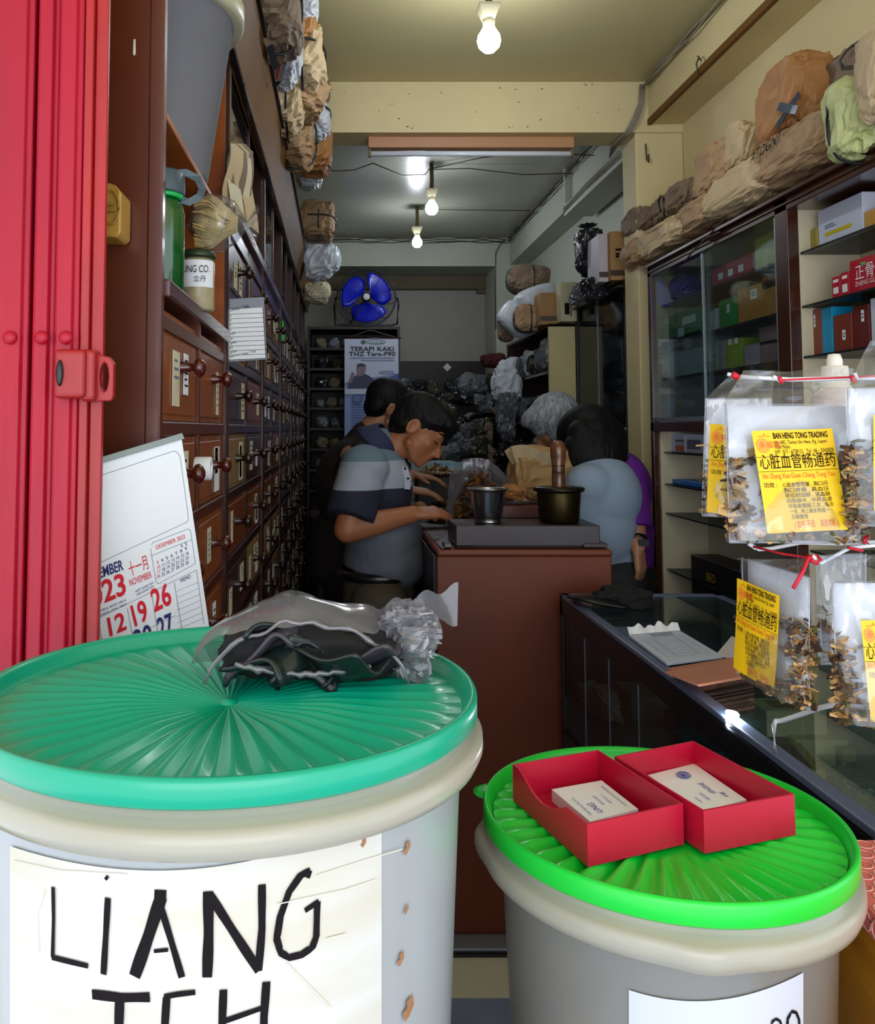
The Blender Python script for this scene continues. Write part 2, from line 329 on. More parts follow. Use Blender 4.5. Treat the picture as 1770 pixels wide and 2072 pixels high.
bulb(.495, 5.57, EYE + 1.21, 'farthest glowing white bulb, hanging just before the rear beam', .9, .12, 85)
t = thing('tube_light', 'unlit fluorescent tube light with tan batten under the cross beam', 'tube light', (.58, 3.78, 2.68))
qa, qb = P(745, 281, 3.58), P(1162, 298, 3.58)
b = B(); b.box((qa.x, 3.58, qb.z), (qb.x, 3.63, BZ - .0005)); b.build('batten', mat('tan_batten', '#b3825a', .4), t, bevel=.003)
b = B(); b.tube([(qa.x + .012, 3.605, qb.z - .02), (qb.x - .012, 3.605, qb.z - .02)], .0115, 12); b.build('tube', mat('unlit_tube', '#dfe6ee', .2), t)
for sx in (qa.x + .006, qb.x - .006): b = B(); b.box((sx - .006, 3.595, qb.z - .034), (sx + .006, 3.615, qb.z)); b.build('end_holder', mat('tube_holder', '#6b5c40', .6), t, bevel=.002)
# ================================================================ red folding gate at the left
Yg = 1.05
t = thing('folding_gate', 'red painted metal folding gate pushed open at the left edge', 'gate', (-.38, Yg, 0))
gx = lambda x: ray(x, 700)[0] * Yg
def channel(x0, x1, y0, d, m=0):
    b = B(); w_ = x1 - x0; e = .0035
    b.prism([(x0, y0 + d, 0), (x0, y0, 0), (x0 + e, y0 - .002, 0), (x1 - e * 2.5, y0 - .002, 0), (x1 - e * 1.6, y0 + .004, 0), (x1 - e * .6, y0 + .004, 0), (x1, y0 + .006, 0), (x1, y0 + d, 0)], (0, 0, CZ))
    return b
for (a, c, dy) in ((-60, 54, 0), (62, 106, .004), (108, 156, .002), (-190, -66, .01)):
    o = channel(gx(a), gx(c), Yg + dy, .05).build('gate_bar', redp, t, bevel=.0012); fix(o)
b = B(); b.box((gx(158), Yg + .005, 0), (gx(176), Yg + .05, CZ)); b.box((gx(177), Yg + .012, 0), (gx(203), Yg + .022, CZ)); fix(b.build('edge_strip', redd, t, bevel=.002))
for x in (20, 84, 133):
    q = P(x, 683, Yg - .004); b = B(); b.sph(q, (.0085, .006, .0085), 0, 10); b.build('rivet', redp, t)
b = B(); q0 = P(108, 706, Yg - .02); q1 = P(170, 806, Yg - .02); b.box(q0, (q1.x, Yg + .01, q1.z)); q0 = P(160, 706, Yg - .012); q1 = P(190, 812, Yg - .012); b.box(q0, (q1.x, Yg + .02, q1.z), 0)
lp = b.build('lock_plate', redd, t, bevel=.006, seg=3)
b = B(); q0 = P(188, 716, Yg + .01); q1 = P(232, 812, Yg + .01)
w_ = q1.x - q0.x; h_ = q0.z - q1.z
# bracket ear with a slot
out = [(q0.x, q1.z), (q1.x - .003, q1.z), (q1.x, q1.z + .006), (q1.x, q0.z - .012), (q1.x - .006, q0.z - .004), (q0.x, q0.z)]
cx, cz = q0.x + w_ * .58, (q0.z + q1.z) / 2
inn = [(cx + .0055 * math.cos(k * math.pi / 6), cz + .018 * math.sin(k * math.pi / 6)) for k in range(12)]
bm = bmesh.new(); vo = [bm.verts.new((x, Yg + .008, z)) for x, z in out]; vi = [bm.verts.new((x, Yg + .008, z)) for x, z in inn]
es = [bm.edges.new((l[i], l[(i + 1) % len(l)])) for l in (vo, vi) for i in range(len(l))]
bmesh.ops.triangle_fill(bm, use_beauty=True, edges=es)
me = bpy.data.meshes.new('lock_bracket'); bm.to_mesh(me); bm.free()
for v in me.vertices: v.co -= Vector((-.38, Yg, 0))
o = bpy.data.objects.new('lock_bracket', me); COL.objects.link(o); o.parent = t; me.materials.append(redd); s_ = o.modifiers.new('s', 'SOLIDIFY'); s_.thickness = .012; s_.offset = 0
bv = o.modifiers.new('b', 'BEVEL'); bv.width = .002; bv.segments = 2
b = B(); b.sph((gx(133), Yg - .021, P(133, 757, Yg).z), (.0045, .004, .016), 0, 8); b.build('lock_slot', black, t)
# yellowed box switch behind the gate
t = thing('wall_chime', 'yellowed plastic box with oval recess fixed on the brown cabinet side', 'plastic box', P(228, 490, 1.2))
q0 = P(196, 378, 1.19); q1 = P(253, 488, 1.19); ym = mat('yellowed_plastic', '#b98c3a', .35, var=.12, vscale=20, sss=.1)
b = B(); b.prism([(q0.x, 1.17, q1.z + .003), (q1.x - .006, 1.165, q1.z), (q1.x, 1.165, q1.z + .006), (q1.x, 1.165, q0.z - .014), (q1.x - .009, 1.165, q0.z - .004), (q1.x - .018, 1.17, q0.z), (q0.x, 1.17, q0.z - .002)], (0, .055, 0)); fix(b.build('housing', ym, t, bevel=.003, seg=3))
cz = (q0.z + q1.z) / 2 + .002; cx = q1.x - .013; b = B(); b.tube([(cx + .0105 * math.cos(a * math.pi / 10), 1.163, cz + .023 * math.sin(a * math.pi / 10)) for a in range(20)], .0016, 6, closed=True); b.box((cx - .006, 1.161, cz - .006), (cx + .006, 1.165, cz - .003)); b.box((cx - .007, 1.161, cz + .003), (cx + .004, 1.165, cz + .006)); b.build('oval_rim', mat('yellowed_rim', '#8e6a28', .4), t)
# ================================================================ left medicine cabinets
XF = -.26; YC = [1.225, 1.93, 2.83, 3.66, 4.45, 5.27, 6.15]
ROWS = [1.915, 1.76, 1.605, 1.45, 1.295, 1.14, .985, .83, .675, .52]
warmd = mat('orange_drawer_front', '#9a4f1e', .38, var=.3, vscale=5, stretch=(1, 5, 5), coat=.2)  # near bay's orange glow is put into this drawer colour
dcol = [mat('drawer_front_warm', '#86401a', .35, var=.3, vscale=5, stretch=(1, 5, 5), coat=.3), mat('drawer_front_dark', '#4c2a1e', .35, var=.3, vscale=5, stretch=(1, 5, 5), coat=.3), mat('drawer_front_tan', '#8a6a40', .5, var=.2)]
interior = mat('cream_shelf_back', '#c9b183', .6, var=.15)
def drawer(par, y0, y1, z0, z1, seed, warm, npl=2):
    rnd = random.Random(seed); x = XF
    b = B(); b.box((x - .30, y0 + .008, z0 + .008), (x - .004, y1 - .008, z1 - .008), 0)
    b.box((x - .004, y0 + .02, z0 + .018), (x - .001, y1 - .02, z1 - .02), 0)
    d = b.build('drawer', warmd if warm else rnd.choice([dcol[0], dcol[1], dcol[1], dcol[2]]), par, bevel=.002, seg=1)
    ym = (y0 + y1) / 2; zm = (z0 + z1) / 2 + .005
    M = Matrix.Translation((x, ym, zm)) @ Matrix.Rotation(R(90), 4, 'Y')
    b = B(); b.lathe([(.011, -.004), (.011, 0), (.009, .006), (.007, .014), (.008, .02), (.015, .024), (.0165, .030), (.013, .036), (.005, .040), (.0001, .0405)], 14, 0, M); b.build('knob', knobm if warm else knobd, d)
    for k in range(rnd.choice([1, 2, npl])):
        yy = rnd.uniform(y0 + .03, y1 - .10); hh = rnd.uniform(.045, .10); ww = rnd.uniform(.03, .07); zz = rnd.uniform(z0 + .02, max(z0 + .021, z1 - .03 - hh))
        if abs(yy + ww / 2 - ym) < .03: yy += .07
        b = B(); pl = frame((x + .0006, yy, zz), (0, 1, 0), (0, 0, 1)); b.box((0, 0, -.0006), (ww, hh, .0008), 0, pl)
        for q in range(rnd.randint(2, 5)): b.box((ww * .15, hh * (.85 - q * .15), .0008), (ww * rnd.uniform(.5, .88), hh * (.80 - q * .15), .0012), 1, pl)
        b.build('paper_label', [rnd.choice([white, offw, offw]), rnd.choice([inkb, inkg])], d)
for i in range(len(YC) - 1):
    y0, y1 = YC[i], YC[i + 1]
    L = ['brown medicine cabinet bay with open shelf and two labelled drawers, nearest the street', 'medicine cabinet bay behind the white weight chart, second from the street', 'third medicine cabinet bay from the street, left wall', 'fourth medicine cabinet bay from the street, cream shelf above drawers', 'fifth medicine cabinet bay from the street, half hidden by the men', 'last medicine cabinet bay at the dark rear of the left wall'][i]
    t = thing('medicine_cabinet', L, 'cabinet', (XF - .2, (y0 + y1) / 2, 0), 'drawer cabinets along the left wall')
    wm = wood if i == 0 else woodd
    b = B()
    b.box((XL + .001, y0, 0), (XF, y0 + .022, 2.46)); b.box((XL + .001, y1 - .022, 0), (XF, y1, 2.46)); b.box((XL + .001, y0, 0), (XL + .02, y1, 2.46))
    b.box((XL + .002, y0 + .004, 0), (XF - .0005, y1 - .004, .5)); b.box((XL + .002, y0 + .004, .4), (XF - .31, y1 - .004, 1.6))
    b.box((XF - .012, y0 - .012, .5), (XF + .008, y0 + .018, 2.3)) if i else b.box((XF - .018, y0 - .003, 0), (XF + .004, y0 + .02, 2.459))
    b.build('carcass', wm, t, bevel=.003, seg=1)
    top = 1.666 if i == 0 else 1.95
    b = B()
    for z in ROWS:
        if z < top - .03: b.box((XF - .25, y0 + .01, z - .011), (XF + .003, y1 - .01, z + .011))
    ym = (y0 + y1) / 2
    b.box((XF - .25, ym - .010, .5), (XF + .002, ym + .010, top)); b.build('rail_frame', wm, t, bevel=.002, seg=1)
    rows = [r for r in ROWS if r < top - .1]; rows = ([1.64] if i == 0 else [1.915]) + [r for r in rows if r < (1.55 if i == 0 else 1.8)]
    for k in range(len(rows) - 1):
        for c in range(2):
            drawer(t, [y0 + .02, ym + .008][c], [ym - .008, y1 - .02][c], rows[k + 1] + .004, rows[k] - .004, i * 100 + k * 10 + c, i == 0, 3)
    b = B()
    if i == 0: b.box((XF - .38, y0 + .021, 1.642), (XF + .012, y1, 1.668))
    else: b.box((XF - .38, y0, 1.918), (XF + .002, y1, 1.985)); b.box((XF, y0, 1.955), (XF + .016, y1, 1.985))
    b.build('ledge', mat('violet_sheen_ledge', '#5b3534', .2, coat=.5), t, bevel=.003, seg=2)
    b = B()
    b.box((XL + .02, y0 + .022, 1.6), (XL + .03, y1 - .022, 2.45)); b.build('back_panel', woodh if i == 0 else interior, t)
    if i == 0:
        b = B(); b.box((XL + .03, y0 + .02, 1.905), (XF + .004, y1 - .02, 1.917)); b.build('upper_shelf', woodh, t, bevel=.002)
        b = B(); b.box((XF - .39, y1 - .03, 1.67), (XF, y1 - .0225, 2.45)); b.build('side_lining', woodh, t)
    else:
        b = B(); b.box((XL + .03, y0 + .02, 2.12), (XF - .03, y1 - .02, 2.128)); b.box((XF - .01, ym - .008, 1.985), (XF + .004, ym + .008, 2.30)); b.build('upper_shelf', woodd, t, bevel=.002)
        if i < 3:
            b = B(); b.box((XF - .004, y0 + .02, 1.988), (XF, ym - .01, 2.29)); b.build('glass_door', glass, t)
# the tan cornice along the top of all bays
b = B(); xs = XF
b.prism([(xs + .004, 1.2, 2.285), (xs + .02, 1.2, 2.295), (xs + .055, 1.2, 2.445), (xs + .062, 1.2, 2.46), (XL, 1.2, 2.46), (XL, 1.2, 2.45), (xs + .0, 1.2, 2.45)], (0, 4.98, 0))
fix(tag(b.build('cornice', cornm), 'long tan cornice board over the left medicine cabinets', 'cornice'))
b = B(); b.box((xs + .056, 1.2, 2.457), (xs + .070, 6.18, 2.468)); b.box((xs + .012, 1.2, 2.283), (xs + .024, 6.18, 2.297)); tag(b.build('cornice_trim', mat('glossy_dark_trim', '#17181d', .15, coat=.6)), 'glossy black edging along the cornice of the left cabinets', 'trim')
# brown end panel with paint drips
q = P(272, 95, 1.223); b = B(); b.poly([(q.x - .0015, 1.2235, q.z + .012), (q.x + .0012, 1.2235, q.z + .012), (q.x + .002, 1.2235, q.z - .008), (q.x + .001, 1.2235, q.z - .0125), (q.x - .0015, 1.2235, q.z - .012), (q.x - .0022, 1.2235, q.z - .008)])
tag(b.build('paint_drip', offw), 'cream drip of paint on the brown cabinet end panel', 'paint drip')
# ---------------- things in the near bay
t = thing('white_tub', 'white plastic tapered tub with rolled rim on the high shelf at the left', 'tub', (-.375, 1.60, 1.917))
tubm = mat('grey_white_plastic', '#858385', .4, sss=.2, var=.12, vscale=3)
M = Matrix.Translation((-.375, 1.60, 1.917))
b = B(); b.lathe([(.0001, 0), (.118, 0), (.124, .004), (.168, .30), (.1725, .30), (.1725, .33), (.168, .334), (.163, .33), (.155, .25), (.115, .01), (.0001, .006)], 48, 0, M); b.build('tub_wall', tubm, t)
b = B(); b.lathe([(.170, .300), (.185, .298), (.190, .306), (.190, .336), (.185, .342), (.168, .340)], 48, 0, M); b.build('rolled_rim', mat('ivory_plastic', '#b9b493', .4), t)
def bottle():
    q = Vector((-.292, 1.37, 1.668)); t = thing('water_bottle', 'clear green water bottle with grey screw lid and carry loop', 'bottle', q); M = Matrix.Translation(q)
    b = B(); b.lathe([(.0001, 0), (.036, 0), (.040, .004), (.041, .06), (.041, .125), (.038, .14), (.030, .15)], 32, 0, M); b.build('bottle_body', mat('green_translucent', '#07511b', .12, coat=.5, spec=.8), t)
    b = B(); b.lathe([(.031, .150), (.0385, .150), (.0385, .156), (.031, .156)], 32, 0, M); b.build('green_ring', mat('bright_green_ring', '#1fc05a', .3), t)
    b = B(); b.lathe([(.031, .157), (.040, .157), (.041, .16), (.040, .19), (.036, .194), (.0001, .194)], 32, 0, M); b.build('lid', mat('slate_lid', '#4a5a60', .45), t)
    b = B(); ribbon(b, [(q.x + .02, q.y, q.z + .192), (q.x + .04, q.y + .01, q.z + .197), (q.x + .058, q.y + .02, q.z + .19), (q.x + .066, q.y + .02, q.z + .172), (q.x + .062, q.y + .015, q.z + .158), (q.x + .045, q.y + .01, q.z + .148), (q.x + .034, q.y, q.z + .150)], .012, (0, 1, .2)); o = b.build('carry_loop', mat('slate_lid'), t) if 0 else b.build('carry_loop', MATS['slate_lid'], t)
    s_ = o.modifiers.new('s', 'SOLIDIFY'); s_.thickness = .003
bottle()
q = Vector((-.268, 1.60, 1.668)); t = thing('lidded_jar', 'clear plastic jar with white handwritten label standing behind the green bottle', 'jar', q); M = Matrix.Translation(q)
b = B(); b.lathe([(.0001, 0), (.028, 0), (.032, .004), (.032, .09), (.028, .098), (.0001, .098)], 28, 0, M); b.build('jar_body', mat('frosted_jar', '#b9a982', .3, var=.3, vscale=30), t)
b = B(); b.lathe([(.0328, .042), (.0328, .092)], 20, 0, M, a0=R(-150), a1=R(-20)); pl = Plane((q.x, q.y - .0335, q.z + .05), (1, 0, 0), (0, 0, 1))
b.text('UNG CO.', frame((q.x - .022, q.y - .034, q.z + .068), (1, 0, 0), (0, 0, 1)), .019, 1, width=.05); b.text('立丹', frame((q.x - .002, q.y - .034, q.z + .052), (1, 0, 0), (0, 0, 1)), .012, 1); b.build('jar_label', [white, inkb], t)
b = B(); b.lathe([(.0001, .099), (.033, .099), (.034, .103), (.033, .112), (.0001, .113)], 28, 0, M); b.build('jar_lid', mat('dark_green_lid', '#2a3a22', .4), t)
# bag of dried noodles
q = Vector((-.235, 1.60, 1.835)); t = thing('noodle_bag', 'clear bag of straw coloured dried strands lying on the labelled jar', 'bag', q)
b = B(); rnd = random.Random(4)
for k in range(150):
    a = rnd.uniform(0, 6.28); rr = .048 * math.sqrt(rnd.random()); ph = rnd.uniform(-.5, .5); cy = math.cos(a) * rr; cz = math.sin(a) * rr
    pts = [(q.x - .035 + s * .075, q.y + cy * (1 - .75 * max(0, s * 1.6 - .6)) + .006 * math.sin(6 * s + a), q.z + cz * (1 - .75 * max(0, s * 1.6 - .6)) + .006 * math.cos(5 * s + a * 2)) for s in (0, .2, .4, .6, .8, 1)]
    b.tube(pts, .0016, 4, 0, False)
tag(b.build('dried_strands', mat('straw', '#d9bd7a', .6, var=.3, vscale=40), t), kind='stuff')
M = frame(q, (0, 1, 0), (0, 0, 1)); b = B(); sack(.054, .054, .052, 9, .10, neck=.75, boxy=.95, smooth=True, b=b, M=M @ Matrix.Rotation(R(6), 4, 'X')); b.build('bag_film', clear, t)
b = B(); sack(.034, .038, .038, 3, .12, boxy=.95, smooth=True, b=b, M=Matrix.Translation((q.x - .012, q.y, q.z - .002))); b.build('straw_core', MATS['straw'], t)
# paper packets hanging off the post
t = thing('paper_bundle', 'bundle of brown paper packets hanging by the left cabinet post', 'paper bundle', P(485, 420, 1.86))
rnd = random.Random(8)
for k in range(7):
    q = P(474 + k * 4, 290, 1.84 + k * .012); b = B(); ph = rnd.uniform(0, 3)
    def f(u, v, q=q, ph=ph, k=k): return Vector((q.x - .012 + u * .022 + .006 * math.sin(v * 5 + ph) + v * .006 * (k - 3) * .5, q.y + u * .05, q.z - v * (.13 + .01 * k) + .004 * math.sin(u * 5)))
    b.grid(f, 3, 10); b.build('paper_packet', [kraft2, offw, kraft4][k % 3], t)
# weight chart
pl = Plane(P(455, 620, 1.98), P(537, 604, 2.03) - P(455, 620, 1.98), (0, 0, 1))
t = thing('weight_chart', 'white chart of gram and tael weights hung on the left cabinet', 'sign board', pl.hit(495, 728))
def pq(pl, pts, off=0): return [pl.hit(x, y) + pl.n * off for x, y in pts]
b = B(); b.prism(pq(pl, [(430, 607), (534, 601), (540, 727), (432, 734)]), pl.n * -.003); fix(b.build('board', mat('grey_board', '#8b9199', .6), t))
b = B(); b.poly(pq(pl, [(432, 628), (532, 622), (538, 724), (434, 731)], .0006), 0)
for k in range(11):
    y = 637 + k * 9.2; b.add(pq(pl, [(434, y), (533 + k * .5, y - 4), (533 + k * .5, y - 3.2), (434, y + .8)], .0011), [(0, 1, 2, 3)], 1)
for a in ([(531, 622), (532.2, 622), (538.2, 724), (537, 724)],): b.poly(pq(pl, a, .0012), 1)
b.text('GRAM / LIANG / TAIL', pl.M(436, 636.5, .0013), .0105, 1, width=.088)
for k, s in enumerate(['1 gram', '3 gram', '5 gram', '7 gram', '12.5 gram', '15 gram', '18.75 gram', '25 gram', '33.75 gram', '37.5 gram = 1 Liang / Tael'][:10]):
    b.text(s, pl.M(449 if k < 9 else 447, 644.5 + k * 9.3, .0013), .0085, 1)
b.build('printed_sheet', [white, inkb], t)
b = B(); b.tube([pl.hit(459, 612), pl.hit(460, 604), pl.hit(456, 596)], .0015, 5); b.build('hanging_wire', dcab, t)
# toilet-roll-like tape roll on the second drawer row, green padlock tag, little glass drawers
q = PXp(411, 948, -.235); t = thing('tape_roll', 'white roll of tape hanging on a drawer knob by the calendar', 'tape roll', q); M = frame(q, (0, 1, 0), (0, 0, 1))
b = B(); b.lathe([(.010, -.014), (.019, -.014), (.020, -.012), (.020, .012), (.019, .014), (.010, .014), (.010, -.014)], 28, 0, M); b.build('tape', white, t)
q = PXp(572, 676, -.24); b = B(); b.box(q - Vector((.004, .03, .03)), q + Vector((.004, .03, .03))); b.tube([q + Vector((0, -.015, .03)), q + Vector((0, -.012, .05)), q + Vector((0, .012, .05)), q + Vector((0, .015, .03))], .004, 6)
tag(b.build('key_tag', mat('neon_green_plastic', '#12c83e', .4), bevel=.003), 'bright green plastic tag hanging on a left cabinet knob', 'key tag')
# dusty bags inside the cream upper shelves
for k, (yy, zz, s, m_) in enumerate([(2.2, 2.00, .06, gplas), (2.6, 1.99, .07, kraft2), (3.1, 2.01, .08, gplas), (3.5, 1.99, .06, offw), (4.1, 2.0, .08, kraft2), (4.8, 2.0, .08, kraft4), (2.35, 2.135, .05, kraft2), (3.3, 2.135, .06, offw)]):
    b = sack(s * .8, s, s * 1.0, 40 + k, .16, flat=.85, nu=24, nv=16); o = b.build('paper_bag', m_, loc=(XF - .11, yy, zz + s * .85))
    tag(o, ['grey plastic bag', 'pale paper bag', 'bulky grey bag', 'small aged paper bag', 'pale brown bag', 'dull brown bag', 'small pale bag', 'off white bag'][k] + ' inside the upper left shelf, ' + ['first compartment', 'second compartment', 'third compartment', 'fourth compartment', 'beyond the middle post', 'near the far end', 'top tier near the chart', 'top tier farther back'][k], 'bag', 'bags inside the upper left shelves')
# ---------------------------------------------------------------- calendar
O = P(185, 935, 1.10); U = Vector((1.19, 1, .37)).normalized(); D = Vector((.114, .235, -1)); pl = Plane(O, U, -D)
t = thing('wall_calendar', 'large white tear-off calendar for November 2023 leaning behind the teal lid', 'calendar', pl.hit(300, 1300))
b = B(); b.prism(pq(pl, [(120, 951), (367, 884), (432, 1330), (100, 1420)]), pl.n * -.004); fix(b.build('calendar_pad', white, t))
b = B(); b.prism(pq(pl, [(118, 950), (366, 876), (371, 887), (118, 963)], .001), pl.n * .002); fix(b.build('binding_strip', mat('grey_binding', '#8c958f', .5), t))
b = B()
def line(a, c, wd=.0006, m=0):
    p, q = pl.hit(*a) + pl.n * .0008, pl.hit(*c) + pl.n * .0008; ribbon(b, [p, q], wd, pl.n, m)
for a, c in (((120, 990), (352, 912)), ((352, 912), (360, 917)), ((360, 917), (364, 924)), ((364, 924), (381, 1048)), ((381, 1048), (378, 1056)), ((378, 1056), (183, 1147)), ((306, 1103), (308, 1098)), ((308, 1098), (380, 1070)), ((380, 1070), (385, 1074)), ((385, 1074), (395, 1140)), ((395, 1140), (320, 1181)), ((320, 1181), (315, 1176)), ((315, 1176), (304, 1110)), ((306, 1124), (386, 1092)), ((183, 1258), (397, 1153)), ((397, 1153), (412, 1262)), ((352, 1178), (372, 1300)), ((307, 1204), (322, 1300)), ((257, 1230), (270, 1300)), ((200, 1262), (207, 1300)), ((300, 1272), (355, 1245))): line(a, c, .0006, 0)
for k in range(7): line((357, 1196 + k * 13), (400 + k * 2, 1178 + k * 12), .0004, 0)
def ct(s, x, y, x1, y1, cap, m):
    p, q = pl.hit(x, y), pl.hit(x1, y1); d = q - p; a = math.atan2(d.dot(pl.v), d.dot(pl.u)); w_ = d.length
    h_ = (pl.hit(x, y - cap) - p).length
    b.text(s, pl.M(x, y, .0009, a), h_ / .70, m, width=w_)
ct('*NOVEMBER', 162, 1184, 250, 1152, 22, 1); ct('*2023', 160, 1240, 256, 1200, 46, 2); ct('十一月', 262, 1165, 300, 1148, 24, 2); ct('NOVEMBER', 262, 1186, 307, 1168, 14, 2)
ct('DESEMBER 2023', 315, 1112, 374, 1089, 9, 2); ct('MEMO', 365, 1179, 386, 1169, 8, 1)
ct('RABIUL AKHIR 1445 H', 201, 1239, 254, 1216, 5, 1); ct('JUMADIL AWAL 1445 H', 203, 1247, 255, 1224, 5, 1); ct('KAPIT LANGIT 2574', 274, 1199, 310, 1181, 5, 1); ct('CAP GOUEI 2574', 276, 1206, 311, 1188, 5, 1)
for c in range(7):
    for rr in range(5):
        n_ = rr * 7 + c - 4
        if 1 <= n_ <= 31: x = 317 + c * 9.6; y = 1142 - c * 4.6 + (rr - 1) * 9.6; ct(str(n_), x, y, x + (7 if n_ > 9 else 4), y - 2.8, 7, 2 if c == 0 else 1)
ct('*12', 214, 1290, 256, 1272, 38, 2); ct('*19', 266, 1270, 301, 1252, 44, 2); ct('*26', 311, 1238, 348, 1220, 46, 2); ct('*27', 322, 1290, 352, 1276, 40, 1); ct('*13', 222, 1338, 262, 1320, 40, 1); ct('*20', 274, 1315, 310, 1298, 40, 1)
b.build('calendar_print', [inkg, inkn, inkr], t)
# ================================================================ bags on the left cornice
def bag(name, x, y, Y, rx, ry, rz, seed, m, label, group, cat='bag', rot=(0, 0, 0), X=None, neck=0, crump=.13, boxy=.7, strap=None, knot=False, smooth=False, nu=40, nv=26, flat=0):
    q = P(x, y, Y) if X is None else PXp(x, y, X)
    M = Euler([R(a) for a in rot]).to_matrix().to_4x4()
    b = B(); sack(rx, ry, rz, seed, crump, neck, boxy, nu, nv, flat, smooth, 1, b, M)
    if not strap and not knot:
        o = b.build(name, m, loc=q); return tag(o, label, cat, group)
    t = thing(name, label, cat, q, group); o = b.build('bag_body', m, t)
    o.data.transform(Matrix.Translation((0, 0, 0)))
    if strap:
        for ax in strap:
            b = B(); n = 26; pts = []
            for k in range(n):
                a = 2 * math.pi * k / n; ca, sa = math.cos(a), math.sin(a)
                e = .5; ca2 = math.copysign(abs(ca) ** .75, ca); sa2 = math.copysign(abs(sa) ** .75, sa)
                v = {'x': Vector((.15 * rx, ca2 * ry * 1.03, sa2 * rz * 1.03)), 'y': Vector((ca2 * rx * 1.03, .1 * ry, sa2 * rz * 1.03)), 'z': Vector((ca2 * rx * 1.03, sa2 * ry * 1.03, .1 * rz))}[ax]
                pts.append(M @ v)
            b.tube(pts, .0045, 5, closed=True); b.v = [tuple(Vector(v) + q) for v in b.v]; b.build('strap', strapm, t)
    return t
def fixorg(t):      # bag bodies are modelled around the origin of their thing
    pass
_build = B.build
def local_build(self, name, m, parent=None, **k):
    if parent is not None and name == 'bag_body': o_ = Vector(parent['_org']); self.v = [tuple(Vector(v) + o_) for v in self.v]
    return _build(self, name, m, parent, **k)
B.build = local_build
G = 'bags stacked on the left cornice'
bag('paper_bag', 556, 22, 2.25, .07, .16, .11, 1, kraft4, 'dull brown bag at the very top of the left cornice pile', G, strap='y')
bag('paper_bag', 575, 85, 2.55, .06, .13, .10, 2, wplas, 'white sack behind the orange ribbon on the left cornice', G)
bag('paper_bag', 612, 8, 2.75, .055, .09, .08, 3, wplas, 'white plastic bag tip sticking out at the top of the cornice pile', G)
bag('paper_bag', 602, 66, 2.78, .055, .09, .075, 4, kraft3, 'orange brown bag with folded top, upper end of the cornice pile', G, rot=(10, 0, 20))
bag('paper_bag', 606, 122, 2.85, .085, .14, .115, 5, kraft2, 'large pale brown bag crossed by a black strap on the left cornice', G, strap='xz', crump=.16)
bag('paper_bag', 612, 195, 2.95, .085, .13, .085, 6, kraft, 'tan folded parcel under the large pale bag on the left cornice', G, rot=(0, 20, 10), crump=.17)
bag('paper_bag', 577, 205, 2.92, .07, .14, .125, 7, kraft2, 'long pale brown bag lying against the cornice edge', G, crump=.15, strap='x')
bag('paper_bag', 573, 128, 2.65, .045, .11, .075, 8, white, 'white paper wrapped bag at the cornice edge under the ribbon', G)
bag('paper_bag', 634, 238, 3.3, .065, .11, .085, 9, wplas, 'white wrapped bag with black cord in the middle of the cornice pile', G, strap='z')
bag('paper_bag', 599, 282, 3.2, .075, .15, .105, 10, kraft, 'brown bag with a twisted side, below the middle of the cornice pile', G, strap='y')
bag('paper_bag', 634, 296, 3.5, .075, .12, .11, 11, kraft3, 'boxy orange brown bag with white face and black clip', G, boxy=.5, crump=.10)
bag('paper_bag', 626, 348, 3.75, .06, .12, .075, 12, wplas, 'small white grey bag at the low end of the cornice pile', G, strap='z')
bag('paper_bag', 640, 180, 3.35, .05, .08, .09, 13, kraft4, 'dark brown bag corner poking out beside the cream beam', G)
bag('paper_bag', 640, 450, 4.7, .105, .14, .095, 14, kraft, 'brown parcel tied with dark cords, far end of the left cornice', G, strap='xyz', boxy=.55)
bag('plastic_bag', 648, 524, 4.95, .105, .13, .12, 15, wplas, 'large crumpled white plastic bag under the cord tied parcel', G, crump=.16)
bag('plastic_bag', 641, 592, 5.4, .085, .10, .07, 16, offw, 'small beige bag hanging below the white plastic bag', G)
b = B(); ribbon(b, [P(557, -5, 2.3), P(566, 40, 2.35), P(574, 80, 2.4), P(570, 120, 2.42), P(565, 162, 2.45)], .022, (.3, -1, 0)); ribbon(b, [P(568, 70, 2.39), P(578, 100, 2.41), P(566, 163, 2.44)], .014, (.3, -1, .1))
o = b.build('ribbon', mat('orange_ribbon', '#a83a1e', .5)); o.modifiers.new('s', 'SOLIDIFY').thickness = .001; tag(o, 'orange red ribbon hanging over the bags at the upper left', 'ribbon')
b = B(); ribbon(b, [P(580, -5, 2.3), P(586, 40, 2.33), P(582, 90, 2.35), P(576, 130, 2.38), P(566, 165, 2.4), P(552, 175, 2.42)], .011, (.3, -1, 0)); ribbon(b, [P(522, -5, 2.1), P(535, 45, 2.15), P(546, 90, 2.2), P(558, 140, 2.25)], .02, (.3, -1, 0))
o = b.build('strap_band', strapm); o.modifiers.new('s', 'SOLIDIFY').thickness = .001; tag(o, 'long black strap hanging beside the orange ribbon', 'strap')
